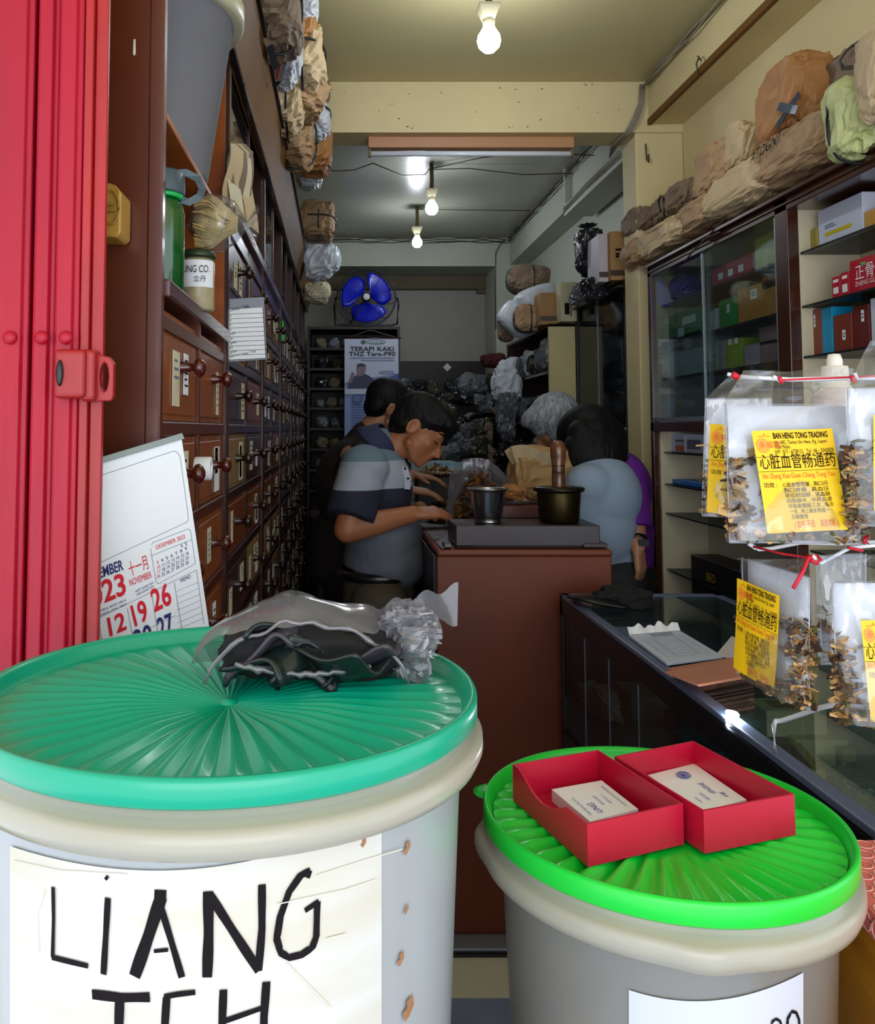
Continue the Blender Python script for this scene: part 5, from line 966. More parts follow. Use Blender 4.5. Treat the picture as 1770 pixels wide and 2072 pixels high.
def headp(c, f, u, s=1.0):
    f, r, u = basis(f, u); c = Vector(c); Mx = Matrix((f, r, u)).transposed()
    g = lambda a, b_, d: c + (f * a + r * b_ + u * d) * s
    p = [('e', g(-.012, 0, .03), (.098 * s, .076 * s, .088 * s), Mx), ('e', g(.03, 0, -.02), (.062 * s, .062 * s, .085 * s), Mx), ('c', g(.05, 0, .0), .045 * s, g(.058, 0, -.07), .030 * s),
         ('c', g(.072, 0, -.088), .018 * s, g(.066, 0, -.078), .024 * s), ('c', g(.086, 0, .012), .008 * s, g(.112, 0, -.028), .0115 * s), ('c', g(.10, .012, -.033), .008 * s, g(.10, -.012, -.033), .008 * s),
         ('c', g(.078, .034, .030), .011 * s, g(.084, 0, .026), .010 * s), ('c', g(.078, -.034, .030), .011 * s, g(.084, 0, .026), .010 * s),
         ('e', g(.055, .038, -.018), (.026 * s, .024 * s, .028 * s), Mx), ('e', g(.055, -.038, -.018), (.026 * s, .024 * s, .028 * s), Mx),
         ('c', g(.088, .017, -.052), .0065 * s, g(.094, 0, -.050), .0085 * s), ('c', g(.088, -.017, -.052), .0065 * s, g(.094, 0, -.050), .0085 * s), ('c', g(.086, .013, -.065), .007 * s, g(.090, 0, -.066), .009 * s), ('c', g(.086, -.013, -.065), .007 * s, g(.090, 0, -.066), .009 * s),
         ('c', g(.01, .055, -.055), .018 * s, g(.055, .02, -.088), .016 * s), ('c', g(.01, -.055, -.055), .018 * s, g(.055, -.02, -.088), .016 * s)]
    for sg in (1, -1):
        for k in range(7):
            a0 = R(-70 + k * 40); a1 = R(-30 + k * 40)
            p.append(('c', g(-.012 - .016 * math.cos(a0), sg * (.078 + .006 * (1 + math.cos(a0))), -.005 + .027 * math.sin(a0)), .006 * s, g(-.012 - .016 * math.cos(a1), sg * (.078 + .006 * (1 + math.cos(a1))), -.005 + .027 * math.sin(a1)), .006 * s))
        p.append(('e', g(-.008, sg * .076, -.012), (.014 * s, .007 * s, .026 * s), Mx))
    return p, g, Mx
def handp(w, d, n, side, curl=.5, s=1.0, spread=.12):
    """palm and five fingers: w wrist, d pointing direction, n palm-side normal, side=+1/-1 thumb side"""
    d = Vector(d).normalized(); n = Vector(n); n = (n - d * n.dot(d)).normalized(); a = d.cross(n) * side; w = Vector(w); p = []
    for k, o in enumerate((-.026, -.009, .009, .026)):
        kn = w + d * (.085 - .004 * abs(k - 1.5)) * s + a * o * s; p.append(('c', w + a * o * .6 * s + d * .012 * s, .015 * s, kn, .0125 * s))
        L = [.066, .078, .072, .056][::-1][k] * s if side else .07; q = kn; dd = (d + a * (o * spread * 20)).normalized(); ang = 0
        for j, fr_ in enumerate((.45, .32, .23)):
            ang += curl * (.9 if j else .6); v = (dd * math.cos(ang) + n * math.sin(ang)).normalized(); q2 = q + v * L * fr_; r0 = (.0092 - .0008 * j) * s; p.append(('c', q, r0, q2, r0 - .0007 * s)); q = q2
    b0 = w + d * .022 * s + a * .024 * s; t1 = b0 + (d * .6 + a * .75 + n * .25).normalized() * .042 * s; t2 = t1 + (d * .85 + a * .3 + n * .4).normalized() * .032 * s
    p += [('c', b0, .014 * s, t1, .0105 * s), ('c', t1, .0105 * s, t2, .0085 * s)]
    return p
def stripes(name, base, bands, fine=0):
    """knitted cloth with horizontal bands (z heights relative to the wearer's object origin)"""
    m = bpy.data.materials.new(name); m.use_nodes = True; nt = m.node_tree; n = nt.nodes; L = nt.links; b = n['Principled BSDF']; b.inputs['Roughness'].default_value = .85
    tc = n.new('ShaderNodeTexCoord'); sp = n.new('ShaderNodeSeparateXYZ'); L.new(tc.outputs['Object'], sp.inputs[0])
    cr = n.new('ShaderNodeValToRGB'); cr.color_ramp.interpolation = 'CONSTANT'; e = cr.color_ramp.elements
    e[0].position = 0; e[0].color = lin(bands[0][1]); e[1].position = bands[1][0]; e[1].color = lin(bands[1][1])
    for z, c in bands[2:]: k = e.new(z); k.color = lin(c)
    mr = n.new('ShaderNodeMapRange'); mr.inputs[1].default_value = base; mr.inputs[2].default_value = base + 1; L.new(sp.outputs['Z'], mr.inputs[0]); L.new(mr.outputs[0], cr.inputs[0])
    wv = n.new('ShaderNodeMath'); wv.operation = 'MULTIPLY'; wv.inputs[1].default_value = 1400; L.new(sp.outputs['Z'], wv.inputs[0]); sn = n.new('ShaderNodeMath'); sn.operation = 'SINE'; L.new(wv.outputs[0], sn.inputs[0])
    m2 = n.new('ShaderNodeMapRange'); m2.inputs[1].default_value = -1; m2.inputs[2].default_value = 1; m2.inputs[3].default_value = 1 - fine; m2.inputs[4].default_value = 1; L.new(sn.outputs[0], m2.inputs[0])
    mx = n.new('ShaderNodeVectorMath'); mx.operation = 'SCALE'; L.new(cr.outputs[0], mx.inputs[0]); L.new(m2.outputs[0], mx.inputs['Scale']); L.new(mx.outputs[0], b.inputs['Base Color'])
    t = n.new('ShaderNodeTexNoise'); t.inputs['Scale'].default_value = 7; L.new(tc.outputs['Object'], t.inputs['Vector']); bp = n.new('ShaderNodeBump'); bp.inputs['Strength'].default_value = .5; bp.inputs['Distance'].default_value = .03; L.new(t.outputs['Fac'], bp.inputs['Height']); L.new(bp.outputs[0], b.inputs['Normal'])
    return m
V_ = Vector
def legs(hip, sp, fx=0, r=.075):
    out = []
    for sg in (1, -1):
        h = hip + V_((0, sg * sp, -.04)) ; k = V_((hip.x + .02 + fx, hip.y + sg * sp, .48)); a = V_((hip.x - .01, hip.y + sg * sp, .08))
        out += [('c', h, r, k, r * .68), ('c', k, r * .66, a, r * .45)]
    return out
# ---- man in the striped polo shirt
Y1 = 2.98; hip = P(766, 1190, Y1 + .02); chest = P(762, 985, Y1 + .02); nk = P(778, 905, Y1 + .03); hc = P(846, 872, Y1 + .01)
t = thing('person', 'man in a grey and navy striped polo shirt bending over the counter', 'person', (hip.x, Y1, 0))
fdir = V_((.74, -.22, -.60)); udir = V_((.45, .05, .85))
hp, g, Mx = headp(hc, fdir, udir, .96)
shN = P(738, 945, Y1 - .14); shF = P(745, 940, Y1 + .20); elN = P(702, 1072, Y1 - .20); wrN = P(835, 1040, Y1 - .13); elF = P(770, 1060, Y1 + .27); wrF = P(850, 1030, Y1 + .16)
sk = hp + [('c', P(765, 925, Y1 + .03), .062, hc + V_((-.045, .01, -.03)), .055), ('c', shN, .055, elN, .043), ('c', elN, .043, wrN.lerp(elN, .6), .041), ('c', wrN.lerp(elN, .6), .041, wrN, .028), ('c', shF, .052, elF, .042), ('c', elF, .042, wrF, .028), ('e', chest, (.10, .15, .14)), ('e', hip + V_((.01, 0, .10)), (.11, .14, .14))]
sk += handp(wrN, V_((.9, .12, .05)), V_((.1, .35, -1)), 1, .55) + handp(wrF, V_((.8, -.25, -.25)), V_((0, -.2, -1)), -1, .5) + legs(hip, .09, 0, .07)
body = solid('body', sk, skin, t, .0062, 3)
# hair cap
hr = [('e', g(-.022, 0, .045), (.100, .080, .088), Mx), ('e', g(-.055, 0, .005), (.058, .072, .075), Mx), ('e', g(.03, 0, .092), (.068, .066, .035), Mx), ('e', g(.075, 0, .082), (.034, .058, .030), Mx), ('c', g(.01, .066, .045), .020, g(.055, .05, .065), .022), ('c', g(.01, -.066, .045), .020, g(.055, -.05, .065), .022), ('c', g(-.05, .06, -.02), .02, g(-.01, .07, .03), .016), ('c', g(-.05, -.06, -.02), .02, g(-.01, -.07, .03), .016), ('c', g(-.07, .03, -.045), .022, g(-.07, -.03, -.045), .022)]
solid('hair', hr, hairb, t, .006, 3, extra=lambda v: v + v.normalized() * .003 * noise.noise(v * 60))
for sg in (1, -1):
    b = B(); b.tube([g(.083, sg * .018, .036), g(.086, sg * .034, .040), g(.072, sg * .052, .036)], [.0025, .003, .0018], 6); b.build('eyebrow', hairb, t)
    b = B(); b.tube([g(.086, sg * .020, .006), g(.086, sg * .034, .003), g(.074, sg * .048, .006)], [.0015, .0028, .0015], 6); b.build('eyelid', mat('dark_lash', '#2a1610', .6), t)
b = B(); b.tube([g(.094, .019, -.059), g(.1015, 0, -.0585), g(.094, -.019, -.059)], [.0015, .0022, .0015], 6); b.build('lips_line', mat('lip_shadow_tone', '#6b3326', .6), t)
zz = 1.45
polo = stripes('striped_polo_cloth', .9, [(0, '#70757f'), (.245, '#23263a'), (.352, '#a6afbd'), (.445, '#6b8090')], .30)
sh = [('e', P(762, 985, Y1 + .02), (.125, .175, .15)), ('e', P(745, 945, Y1 + .03), (.085, .20, .075)), ('e', P(775, 1085, Y1 + .02), (.135, .165, .15)), ('e', P(790, 1130, Y1 + .02), (.125, .155, .11)), ('k', hip + V_((0, 0, .05)), .128, P(780, 1100, Y1 + .02), .14), ('c', P(757, 925, Y1 + .03), .075, P(772, 905, Y1 + .03), .068),
      ('k', shN.lerp(elN, .84), .082, shN + V_((.005, .03, .03)), .078), ('k', shF.lerp(elF, .70), .078, shF + V_((.005, -.03, .03)), .075), ('e', shN, (.08, .07, .075)), ('e', shF, (.08, .07, .075))]
def wr(v):
    n_ = noise.noise(V_((v.x * 9, v.y * 9, v.z * 14))) * .007 + abs(noise.noise(V_((v.x * 6 + v.z * 14, v.y * 8, v.z * 3)))) * .008
    return v + V_((0, -1, 0)) * n_ if v.y < Y1 else v + V_((0, 1, 0)) * n_
solid('polo_shirt', sh, polo, t, .008, 5, extra=wr)
navy = mat('navy_knit', '#232a4a', .8, bump=.2, bscale=90)
b = B(); cN = P(768, 905, Y1 + .03); ax = (hc - P(755, 930, Y1 + .03)).normalized(); q = ax.to_track_quat('Z', 'X').to_matrix().to_4x4(); Mc = Matrix.Translation(cN) @ q
b.lathe([(.068, .045), (.075, .040), (.090, -.004), (.098, -.022), (.094, -.026), (.082, .0), (.064, .040)], 36, 0, Mc, fn=lambda r, z, a: (r * (1 + .04 * math.sin(2 * a)), z - .006 * math.sin(3 * a))); b.build('collar', navy, t)
b = B(); pts = [P(818, 945, Y1 - .08), P(824, 965, Y1 - .10), P(824, 990, Y1 - .11)]; ribbon(b, pts, .022, (.4, -1, 0), 0); o = b.build('placket', mat('pale_grey_cloth', '#a9aebe', .8), t); o.modifiers.new('s', 'SOLIDIFY').thickness = .004
for k, p_ in enumerate(pts): b = B(); b.sph(p_ + V_((.002, -.006, -.005)), (.004, .003, .004), 0, 8); b.build('button', inkb, t)
khaki = mat('dark_khaki_cloth', '#4a4132', .85, bump=.2, bscale=30)
tr = [('k', hip + V_((0, 0, -.06)), .125, hip + V_((0, 0, .055)), .122)] + [(a, p0 if i % 2 == 0 else p0, r0 + .02, p1, r1 + .025) for i, (a, p0, r0, p1, r1) in enumerate(legs(hip, .09, 0, .08))]
solid('trousers', tr, khaki, t, .01, 4)
b = B(); b.tube([hip + V_((.128 * math.cos(a * math.pi / 16), .134 * math.sin(a * math.pi / 16), .052)) for a in range(32)], .017, 8, closed=True); b.build('belt', mat('black_leather', '#0e0d0d', .3, coat=.4), t)
for sg in (1, -1): b = B(); b.sph((hip.x + .04, hip.y + sg * .09, .045), (.13, .05, .045), 0, 10); b.build('shoe', black, t)
# ---- second man, dark maroon shirt
Y2 = 3.62; hc2 = P(785, 828, Y2); hip2 = P(700, 1150, Y2)
t = thing('person', 'man in a dark maroon shirt standing behind the man in stripes', 'person', (hip2.x, Y2, 0))
hp, g, Mx = headp(hc2, V_((.80, .22, -.42)), V_((.3, 0, .95)), .93)
sN = P(712, 925, Y2 - .15); sF = P(730, 915, Y2 + .18); eN = P(745, 1015, Y2 - .22); w1 = P(822, 990, 3.42); eF = P(790, 985, Y2 + .22); w2 = P(835, 962, 3.85)
sk = hp + [('c', P(730, 900, Y2), .062, hc2 + V_((-.04, 0, -.05)), .056), ('c', sN, .05, eN, .04), ('c', eN, .04, w1, .026), ('c', sF, .05, eF, .04), ('c', eF, .04, w2, .026), ('e', P(710, 990, Y2), (.12, .17, .2)), ('e', hip2, (.12, .15, .16))] + handp(w1, V_((.95, -.02, -.12)), V_((0, .1, -1)), 1, .35, 1.0) + handp(w2, V_((.9, -.1, -.1)), V_((0, 0, -1)), -1, .35, 1.0) + legs(hip2, .09, 0, .07)
solid('body', sk, skin2, t, .0065, 3)
hr = [('e', g(-.022, 0, .045), (.100, .081, .085), Mx), ('e', g(-.055, 0, .0), (.055, .070, .070), Mx), ('e', g(.03, 0, .088), (.068, .064, .030), Mx), ('c', g(.0, .068, .03), .018, g(.04, .055, .06), .02), ('c', g(.0, -.068, .03), .018, g(.04, -.055, .06), .02)]
solid('hair', hr, hairb, t, .0065, 3)
mar = mat('dark_maroon_cloth', '#1e0f14', .8, bump=.3, bscale=12)
sh = [('e', P(708, 985, Y2), (.15, .19, .20)), ('e', P(718, 920, Y2), (.09, .21, .075)), ('k', hip2 + V_((0, 0, -.03)), .16, P(705, 1050, Y2), .15), ('k', sN.lerp(eN, .9), .065, sN, .075), ('k', sF.lerp(eF, .9), .065, sF, .075), ('k', eN + (w1 - eN) * -.1, .06, eN.lerp(w1, .45), .05), ('e', eN, (.062, .062, .062)), ('c', P(728, 900, Y2), .072, P(740, 882, Y2), .066)]
solid('shirt', sh, mar, t, .01, 5)
solid('trousers', [(a, p0, r0 + .02, p1, r1 + .03) for (a, p0, r0, p1, r1) in legs(hip2, .09, 0, .08)] + [('e', hip2, (.13, .16, .12))], softblack, t, .012, 4)
for sg in (1, -1): b = B(); b.sph((hip2.x + .04, hip2.y + sg * .09, .045), (.13, .05, .045), 0, 10); b.build('shoe', black, t)
# ---- grey haired woman
hc3 = P(1124, 862, 3.42); Y3 = 2.93; hip3 = P(1222, 1165, Y3 + .10); sh3 = P(1195, 985, Y3 + .1)
t = thing('person', 'grey haired woman in a pale blue shirt leaning over the counter', 'person', (hip3.x, Y3 + .10, 0))
hp, g, Mx = headp(hc3, V_((-.80, .05, -.58)), V_((-.35, 0, .9)), .92)
sN = P(1190, 985, Y3 - .02); eN = P(1180, 1090, Y3 + .0); w1 = P(1150, 1085, 3.12); sF = P(1165, 960, 3.38); eF = P(1120, 1010, 3.45); w2 = P(1080, 1010, 3.35)
sk = hp + [('c', P(1165, 950, 3.25), .06, hc3 + V_((.03, -.01, -.05)), .052), ('e', sh3 + V_((.02, 0, -.06)), (.09, .13, .10)), ('e', hip3, (.13, .14, .15)), ('c', sN, .05, eN, .042), ('c', eN, .042, w1, .028), ('c', sF, .048, eF, .04), ('c', eF, .04, w2, .026)] + handp(w1, V_((-.9, .1, -.1)), V_((0, 0, -1)), -1, .4, .92) + handp(w2, V_((-.9, .1, -.2)), V_((0, 0, -1)), 1, .4, .92) + legs(hip3, .09, 0, .075)
solid('body', sk, skin2, t, .0065, 3)
hr = [('e', g(-.018, 0, .042), (.106, .088, .092), Mx), ('e', g(-.05, 0, -.005), (.068, .084, .085), Mx), ('e', g(.035, 0, .085), (.075, .074, .040), Mx), ('c', g(.02, .078, .03), .024, g(.045, .074, -.03), .018), ('c', g(.02, -.078, .03), .024, g(.045, -.074, -.03), .018), ('c', g(-.02, .075, -.02), .03, g(-.03, .07, -.06), .025), ('c', g(-.02, -.075, -.02), .03, g(-.03, -.07, -.06), .025)]
o = solid('hair', hr, hairg, t, .006, 3)
cv = g(0, 0, 0)
b = B(); rnd = random.Random(77)
for k in range(150):                        # loose strands sweeping from the crown
    a = rnd.uniform(-1.2, 1.2) + math.pi / 2 * rnd.choice((1, -1)); st = (-.05, 0, .125)
    pts = []
    for s_ in range(7):
        v = s_ / 6; th = v * 1.65; sa, ca = math.sin(a), math.cos(a)
        pts.append(g(-.02 + (.10 * math.sin(th)) * ca * 1.0 + .015, (.089 * math.sin(th)) * sa, .038 + .096 * math.cos(th) - (.015 * v if v > .7 else 0)))
    b.tube(pts, [.0012 + .0016 * math.sin(i / 6 * math.pi) for i in range(7)], 4)
b.build('hair_strands', mat('silver_strand', '#c3ccd2', .4), t)
b = B(); b.tube([g(-.09, -.04, -.055), g(-.10, 0, -.052), g(-.09, .04, -.055)], .014, 8); b.build('hair_band', mat('violet_blue_band', '#4a3fae', .5), t)
blu = mat('pale_blue_cotton', '#8d9fb4', .85, bump=.35, bscale=9)
sh = [('e', P(1210, 1005, Y3 + .08), (.145, .17, .155)), ('e', P(1212, 1060, Y3 + .04), (.13, .12, .16)), ('e', P(1206, 1070, Y3 + .10), (.125, .15, .16)), ('k', hip3 + V_((0, 0, -.05)), .135, P(1210, 1090, Y3 + .1), .135), ('k', sN.lerp(eN, .95), .062, sN, .072), ('e', sN + V_((.005, 0, 0)), (.082, .078, .078)), ('e', P(1172, 965, 3.3), (.08, .12, .07)), ('k', sF.lerp(eF, .8), .06, sF, .07), ('c', P(1172, 950, 3.24), .072, P(1150, 915, 3.32), .06)]
sh += [('e', P(1200, 968, Y3 + .12), (.12, .14, .085)), ('e', P(1180, 945, Y3 + .22), (.08, .10, .06))]
solid('shirt', sh, blu, t, .008, 6)
b = B(); b.lathe([(.066, .0), (.085, -.03), (.095, -.05), (.09, -.052), (.062, -.005)], 30, 0, Matrix.Translation(P(1160, 905, 3.33)) @ (V_((-.5, .15, .8)).to_track_quat('Z', 'X').to_matrix().to_4x4())); b.build('collar', mat('white_collar', '#aab8c8', .8), t)
solid('trousers', [(a, p0, r0 + .02, p1, r1 + .03) for (a, p0, r0, p1, r1) in legs(hip3, .09, 0, .085)] + [('e', hip3, (.14, .16, .12))], mat('dark_grey_cloth', '#26262c', .85), t, .012, 4)
for sg in (1, -1): b = B(); b.sph((hip3.x - .04, hip3.y + sg * .09, .04), (.12, .045, .04), 0, 10); b.build('shoe', black, t)
# ---- woman in purple with long black hair
Y4 = 3.0; hc4 = P(1192, 897, Y4 + .10); hip4 = P(1252, 1165, Y4 + .38); shN4 = P(1262, 965, Y4 + .02)
t = thing('person', 'woman with long black hair and purple top, arm hanging by the column', 'person', (hip4.x, Y4 + .3, 0))
hp, g, Mx = headp(hc4, V_((-.55, .55, -.62)), V_((-.5, .2, .84)), .92)
eN = P(1282, 1068, Y4 - .05); w1 = P(1290, 1106, Y4 - .10); sF = P(1235, 950, Y4 + .38); eF = P(1190, 1030, Y4 + .5); w2 = P(1150, 1040, Y4 + .45)
sk = hp + [('c', P(1232, 955, Y4 + .2), .056, hc4 + V_((.03, 0, -.03)), .05), ('e', P(1248, 1000, Y4 + .34), (.10, .15, .15)), ('e', hip4, (.12, .15, .15)), ('c', P(1250, 965, Y4 + .2), .05, shN4, .05), ('c', shN4, .048, eN, .040), ('c', eN, .040, w1, .026), ('c', sF, .045, eF, .038), ('c', eF, .038, w2, .025)] + handp(w1, V_((.10, -.05, -1)), V_((-.7, .6, 0)), 1, .55, .95) + handp(w2, V_((-.9, 0, -.2)), V_((0, 0, -1)), 1, .4, .9) + legs(hip4, .09, 0, .075)
solid('body', sk, skin2, t, .0065, 3)
hr = [('e', g(-.02, 0, .04), (.112, .095, .098), Mx), ('e', g(-.045, 0, -.01), (.09, .095, .10), Mx)]
hr += [('c', P(1178, 880, Y4 + .02), .055, P(1186, 935, Y4 + .02), .05), ('c', P(1205, 880, Y4 + .02), .058, P(1210, 945, Y4 + .0), .055), ('c', P(1180, 925, Y4 + .03), .05, P(1195, 960, Y4 + .02), .035), ('c', P(1222, 910, Y4 + .05), .04, P(1226, 962, Y4 + .04), .025), ('c', P(1162, 868, Y4 + .10), .042, P(1158, 912, Y4 + .08), .028)]
hr += [('e', P(1202, 920, Y4 + .0), (.115, .075, .095)), ('e', P(1222, 930, Y4 + .05), (.07, .07, .085))]
solid('hair', hr, hairb, t, .007, 4)
pur = mat('purple_jersey', '#5e1280', .8, bump=.3, bscale=8)
sh = [('e', P(1252, 990, Y4 + .32), (.115, .17, .15)), ('k', hip4 + V_((0, 0, -.05)), .125, P(1255, 1060, Y4 + .34), .125), ('k', shN4.lerp(eN, 1.02), .062, shN4, .075), ('e', shN4, (.08, .07, .078)), ('e', P(1245, 945, Y4 + .15), (.07, .15, .055)), ('k', sF.lerp(eF, .8), .06, sF, .07), ('e', P(1240, 955, Y4 + .05), (.07, .08, .06))]
solid('purple_top', sh, pur, t, .008, 6)
solid('trousers', [(a, p0, r0 + .02, p1, r1 + .03) for (a, p0, r0, p1, r1) in legs(hip4, .09, 0, .085)] + [('e', hip4, (.14, .16, .12))], softblack, t, .012, 4)
for sg in (1, -1): b = B(); b.sph((hip4.x - .04, hip4.y + sg * .09, .04), (.12, .045, .04), 0, 10); b.build('shoe', black, t)
wt = eN.lerp(w1, .72); axw = (w1 - eN).normalized(); q = axw.to_track_quat('Z', 'X').to_matrix().to_4x4()
b = B(); b.lathe([(.034, -.007), (.037, -.007), (.037, .007), (.034, .007), (.034, -.007)], 28, 0, Matrix.Translation(wt) @ q); b.box(wt + V_((-.006, -.042, -.011)), wt + V_((.026, -.030, .011))); b.build('wrist_band', black, t)
# ================================================================ foreground tubs
tubp = film('frosted_tub_plastic', '#e6e0d6', .58, .28, 0, '#c8c4ba', .8)
tubp2 = film('paler_frosted_plastic', '#eceff0', .86, .28, 0, '#d9dddd', .8)
tubr = mat('ivory_tub_rim', '#a8a492', .3, sss=.3, var=.06, vscale=4, coat=.3)
def tub(label, cx, cy, zl, r, lidm, nfl, kb, style):
    t = thing('storage_tub', label, 'tub', (cx, cy, 0)); M = Matrix.Translation((cx, cy, 0)); zc = zl - .022
    rb = lambda z: r * kb - (zl - z) * .045
    b = B(); pr = [(rb(0.03) * .2, .03), (rb(.03) - .01, .03), (rb(.04), .04)] + [(rb(z), z) for z in (.3, .6, .8, .95, zc - .032)]
    b.lathe(pr, 72, 0, M); b.build('tub_wall', tubp if style else tubp2, t)
    b = B()
    lob = (lambda rr, zz, a: (rr + .006 * max(0, math.cos(4 * a + .6)) ** 8 * (1 if rr > r * .97 else 0), zz)) if style else None
    b.lathe([(rb(zc) - .004, zc - .036), (r * .965, zc - .034), (r * 1.005, zc - .030), (r * 1.022, zc - .022), (r * 1.02, zc - .013), (r * 1.0, zc - .009), (r * .965, zc - .007), (r * .955, zc + .01)], 96, 0, M, fn=lob); b.build('collar', tubr, t)
    # lid with sunburst flutes
    b = B(); M2 = Matrix.Translation((cx, cy, zl))
    b.lathe([(r * .965, -.020), (r * .985, -.021), (r * 1.0, -.018), (r * 1.0, -.003), (r * .992, .0005), (r * .975, .0), (r * .962, -.004), (r * .955, -.011), (r * .94, -.014)], 120, 0, M2)
    n = nfl * 8
    def f(u, v):
        a = u * 2 * math.pi; rr = .008 + v * (r * .94 - .008); s = (u * nfl) % 1; tri = abs(s * 2 - 1); q = rr / (r * .94)
        if style: amp = .0035 * max(0, min(1, (q - .45) * 5)) * max(0, min(1, (1 - q) * 14)); z = -.013 + amp * (math.sin(tri * math.pi - math.pi / 2)) + .001
        else: amp = .0055 * min(1, q * 2.2) * max(0, min(1, (1 - q) * 8)); z = -.014 - .006 * max(0, 1 - q * 2.2) + amp * (tri - .2)
        return M2 @ Vector((rr * math.cos(a), rr * math.sin(a), z))
    b.grid(f, n, 20, 0, True)
    if not style: b.lathe([(.0001, -.016), (.006, -.0165), (.009, -.02)], 16, 0, M2)
    else: b.lathe([(.0001, -.012), (.008, -.012), (.009, -.013)], 16, 0, M2)
    l = b.build('lid', lidm, t)
    if style:
        b = B(); a0 = R(158); b.grid(lambda u, v: M2 @ Vector(((r * .98 + v * .018 * math.sin(u * math.pi) ** .5) * math.cos(a0 + (u - .5) * .22), (r * .98 + v * .018 * math.sin(u * math.pi) ** .5) * math.sin(a0 + (u - .5) * .22), -.006 - v * .004)), 10, 3); o = b.build('lid_tab', lidm, l); o.modifiers.new('s', 'SOLIDIFY').thickness = .002
    def hit(x, y, off=.0015):
        a, c = ray(x, y); lo = .2
        for k in range(2000):
            Y = .2 + k * .0005; X = a * Y; z = EYE + c * Y
            if math.hypot(X - cx, Y - cy) <= rb(z) + off: break
        l0, l1 = Y - .0005, Y
        for k in range(14):
            Y = (l0 + l1) / 2; X = a * Y; z = EYE + c * Y
            if math.hypot(X - cx, Y - cy) <= rb(z) + off: l1 = Y
            else: l0 = Y
        n_ = Vector((X - cx, Y - cy, 0)).normalized(); return Vector((cx, cy, z)) + n_ * (rb(z) + off), n_
    return t, hit, rb, zc
LC = (-.102, .803); zL = 1.221
teal = mat('teal_lid', '#02a07c', .33, coat=.2, sss=.1); green = mat('bright_green_lid', '#0ccc36', .33, coat=.2, sss=.1)
t, hit, rb, zc = tub('large frosted tub with teal fluted lid and a LIANG TEH paper label', LC[0], LC[1], zL, .223, teal, 44, .945, 0)
def lab(t, hit, x0, x1, yl, yr, ym, ybot, m, nm='paper_label', inks=None):
    b = B()
    def f(u, v):
        x = x0 + (x1 - x0) * u; yt = (yl * (1 - u) + yr * u) + (ym - (yl + yr) / 2) * 4 * u * (1 - u)
        p, n_ = hit(x, yt + v * (ybot - yt), .0014); return p
    b.grid(f, 40, 14); o = b.build(nm, m, t); return o
lpap = mat('cream_white_label', '#cfccc4', .5, col2='#c6bfac', vscale=9, stretch=(1, 1, 4))
o = lab(t, hit, 20, 772, 1712, 1645, 1758, 2240, lpap)
b = B()
def strokes(b, hit, ss, off=.0024):
    for wpx, pts in ss:
        P2 = []
        for i in range(len(pts) - 1):
            (xa, ya), (xb, yb_) = pts[i], pts[i + 1]; n_ = max(2, int(math.hypot(xb - xa, yb_ - ya) / 8))
            P2 += [(xa + (xb - xa) * k / n_, ya + (yb_ - ya) * k / n_) for k in range(n_)]
        P2.append(pts[-1]); V = []
        for i, (x, y) in enumerate(P2):
            p, n_ = hit(x, y, off); q, _ = hit(*(P2[i + 1] if i + 1 < len(P2) else (2 * x - P2[i - 1][0], 2 * y - P2[i - 1][1])), off)
            d = (q - p); d.normalize(); s = d.cross(n_) * (wpx * p.y / F / 2) * (1 + .06 * math.sin(i * .5)); V += [p - s, p + s]
        b.add(V, [(2 * i, 2 * i + 1, 2 * i + 3, 2 * i + 2) for i in range(len(P2) - 1)], 0)
strokes(b, hit, [(9, [(107, 1795), (108, 1860), (106, 1938)]), (10, [(104, 1937), (140, 1946), (178, 1955)]), (13, [(218, 1817), (214, 1890), (209, 1972)]), (9, [(213, 1774), (218, 1779)]),
    (24, [(326, 1815), (300, 1895), (272, 1976)]), (13, [(325, 1835), (345, 1900), (368, 1978)]), (22, [(312, 1812), (336, 1814)]), (7, [(311, 1925), (340, 1922)]), (20, [(421, 1804), (422, 1890), (419, 1978)]), (17, [(425, 1812), (475, 1890), (524, 1965)]), (15, [(530, 1790), (530, 1880), (523, 1965)]),
    (14, [(628, 1762), (608, 1772), (585, 1805), (567, 1855), (560, 1900), (568, 1928), (585, 1938), (610, 1932), (632, 1917), (640, 1895), (642, 1825)]), (10, [(617, 1843), (645, 1824)]), (8, [(628, 1762), (623, 1777)]),
    (18, [(186, 2012), (245, 2019), (303, 2018)]), (19, [(242, 2018), (240, 2080), (240, 2180)]), (10, [(332, 2017), (360, 2012), (395, 2008)]), (15, [(337, 2018), (333, 2080), (333, 2180)]), (10, [(333, 2095), (385, 2090)]), (10, [(333, 2178), (395, 2172)]),
    (15, [(452, 2003), (449, 2080), (448, 2180)]), (16, [(539, 1987), (534, 2060), (532, 2180)]), (10, [(450, 2068), (530, 2040)])])
o = b.build('marker_lettering', inkb, t)
for st in [(2, [(25, 1742), (120, 1762), (260, 1770)]), (2, [(640, 1772), (740, 1740), (815, 1718)]), (2.5, [(580, 1950), (620, 1990), (670, 2040)]), (2, [(90, 1800), (75, 1850), (78, 1930)]), (3, [(660, 1900), (700, 1890)]), (2, [(560, 1830), (700, 1800), (760, 1780)])]:
    b = B(); strokes(b, hit, [st], .0026); b.build('stain', mat('tan_stain', '#d6ccb4', .7), t)
for (x, y, s) in ((823, 1715, 12), (822, 1840, 8), (810, 1940, 12), (825, 2040, 20), (735, 1705, 8)): b = B(); strokes(b, hit, [(s, [(x - s * .4, y + s), (x + s * .3, y), (x + s * .2, y - s)])], .002); b.build('adhesive_mark', mat('rust_brown_mark', '#9a6a45', .7), t)
RC = (.317, .888); zR = 1.071
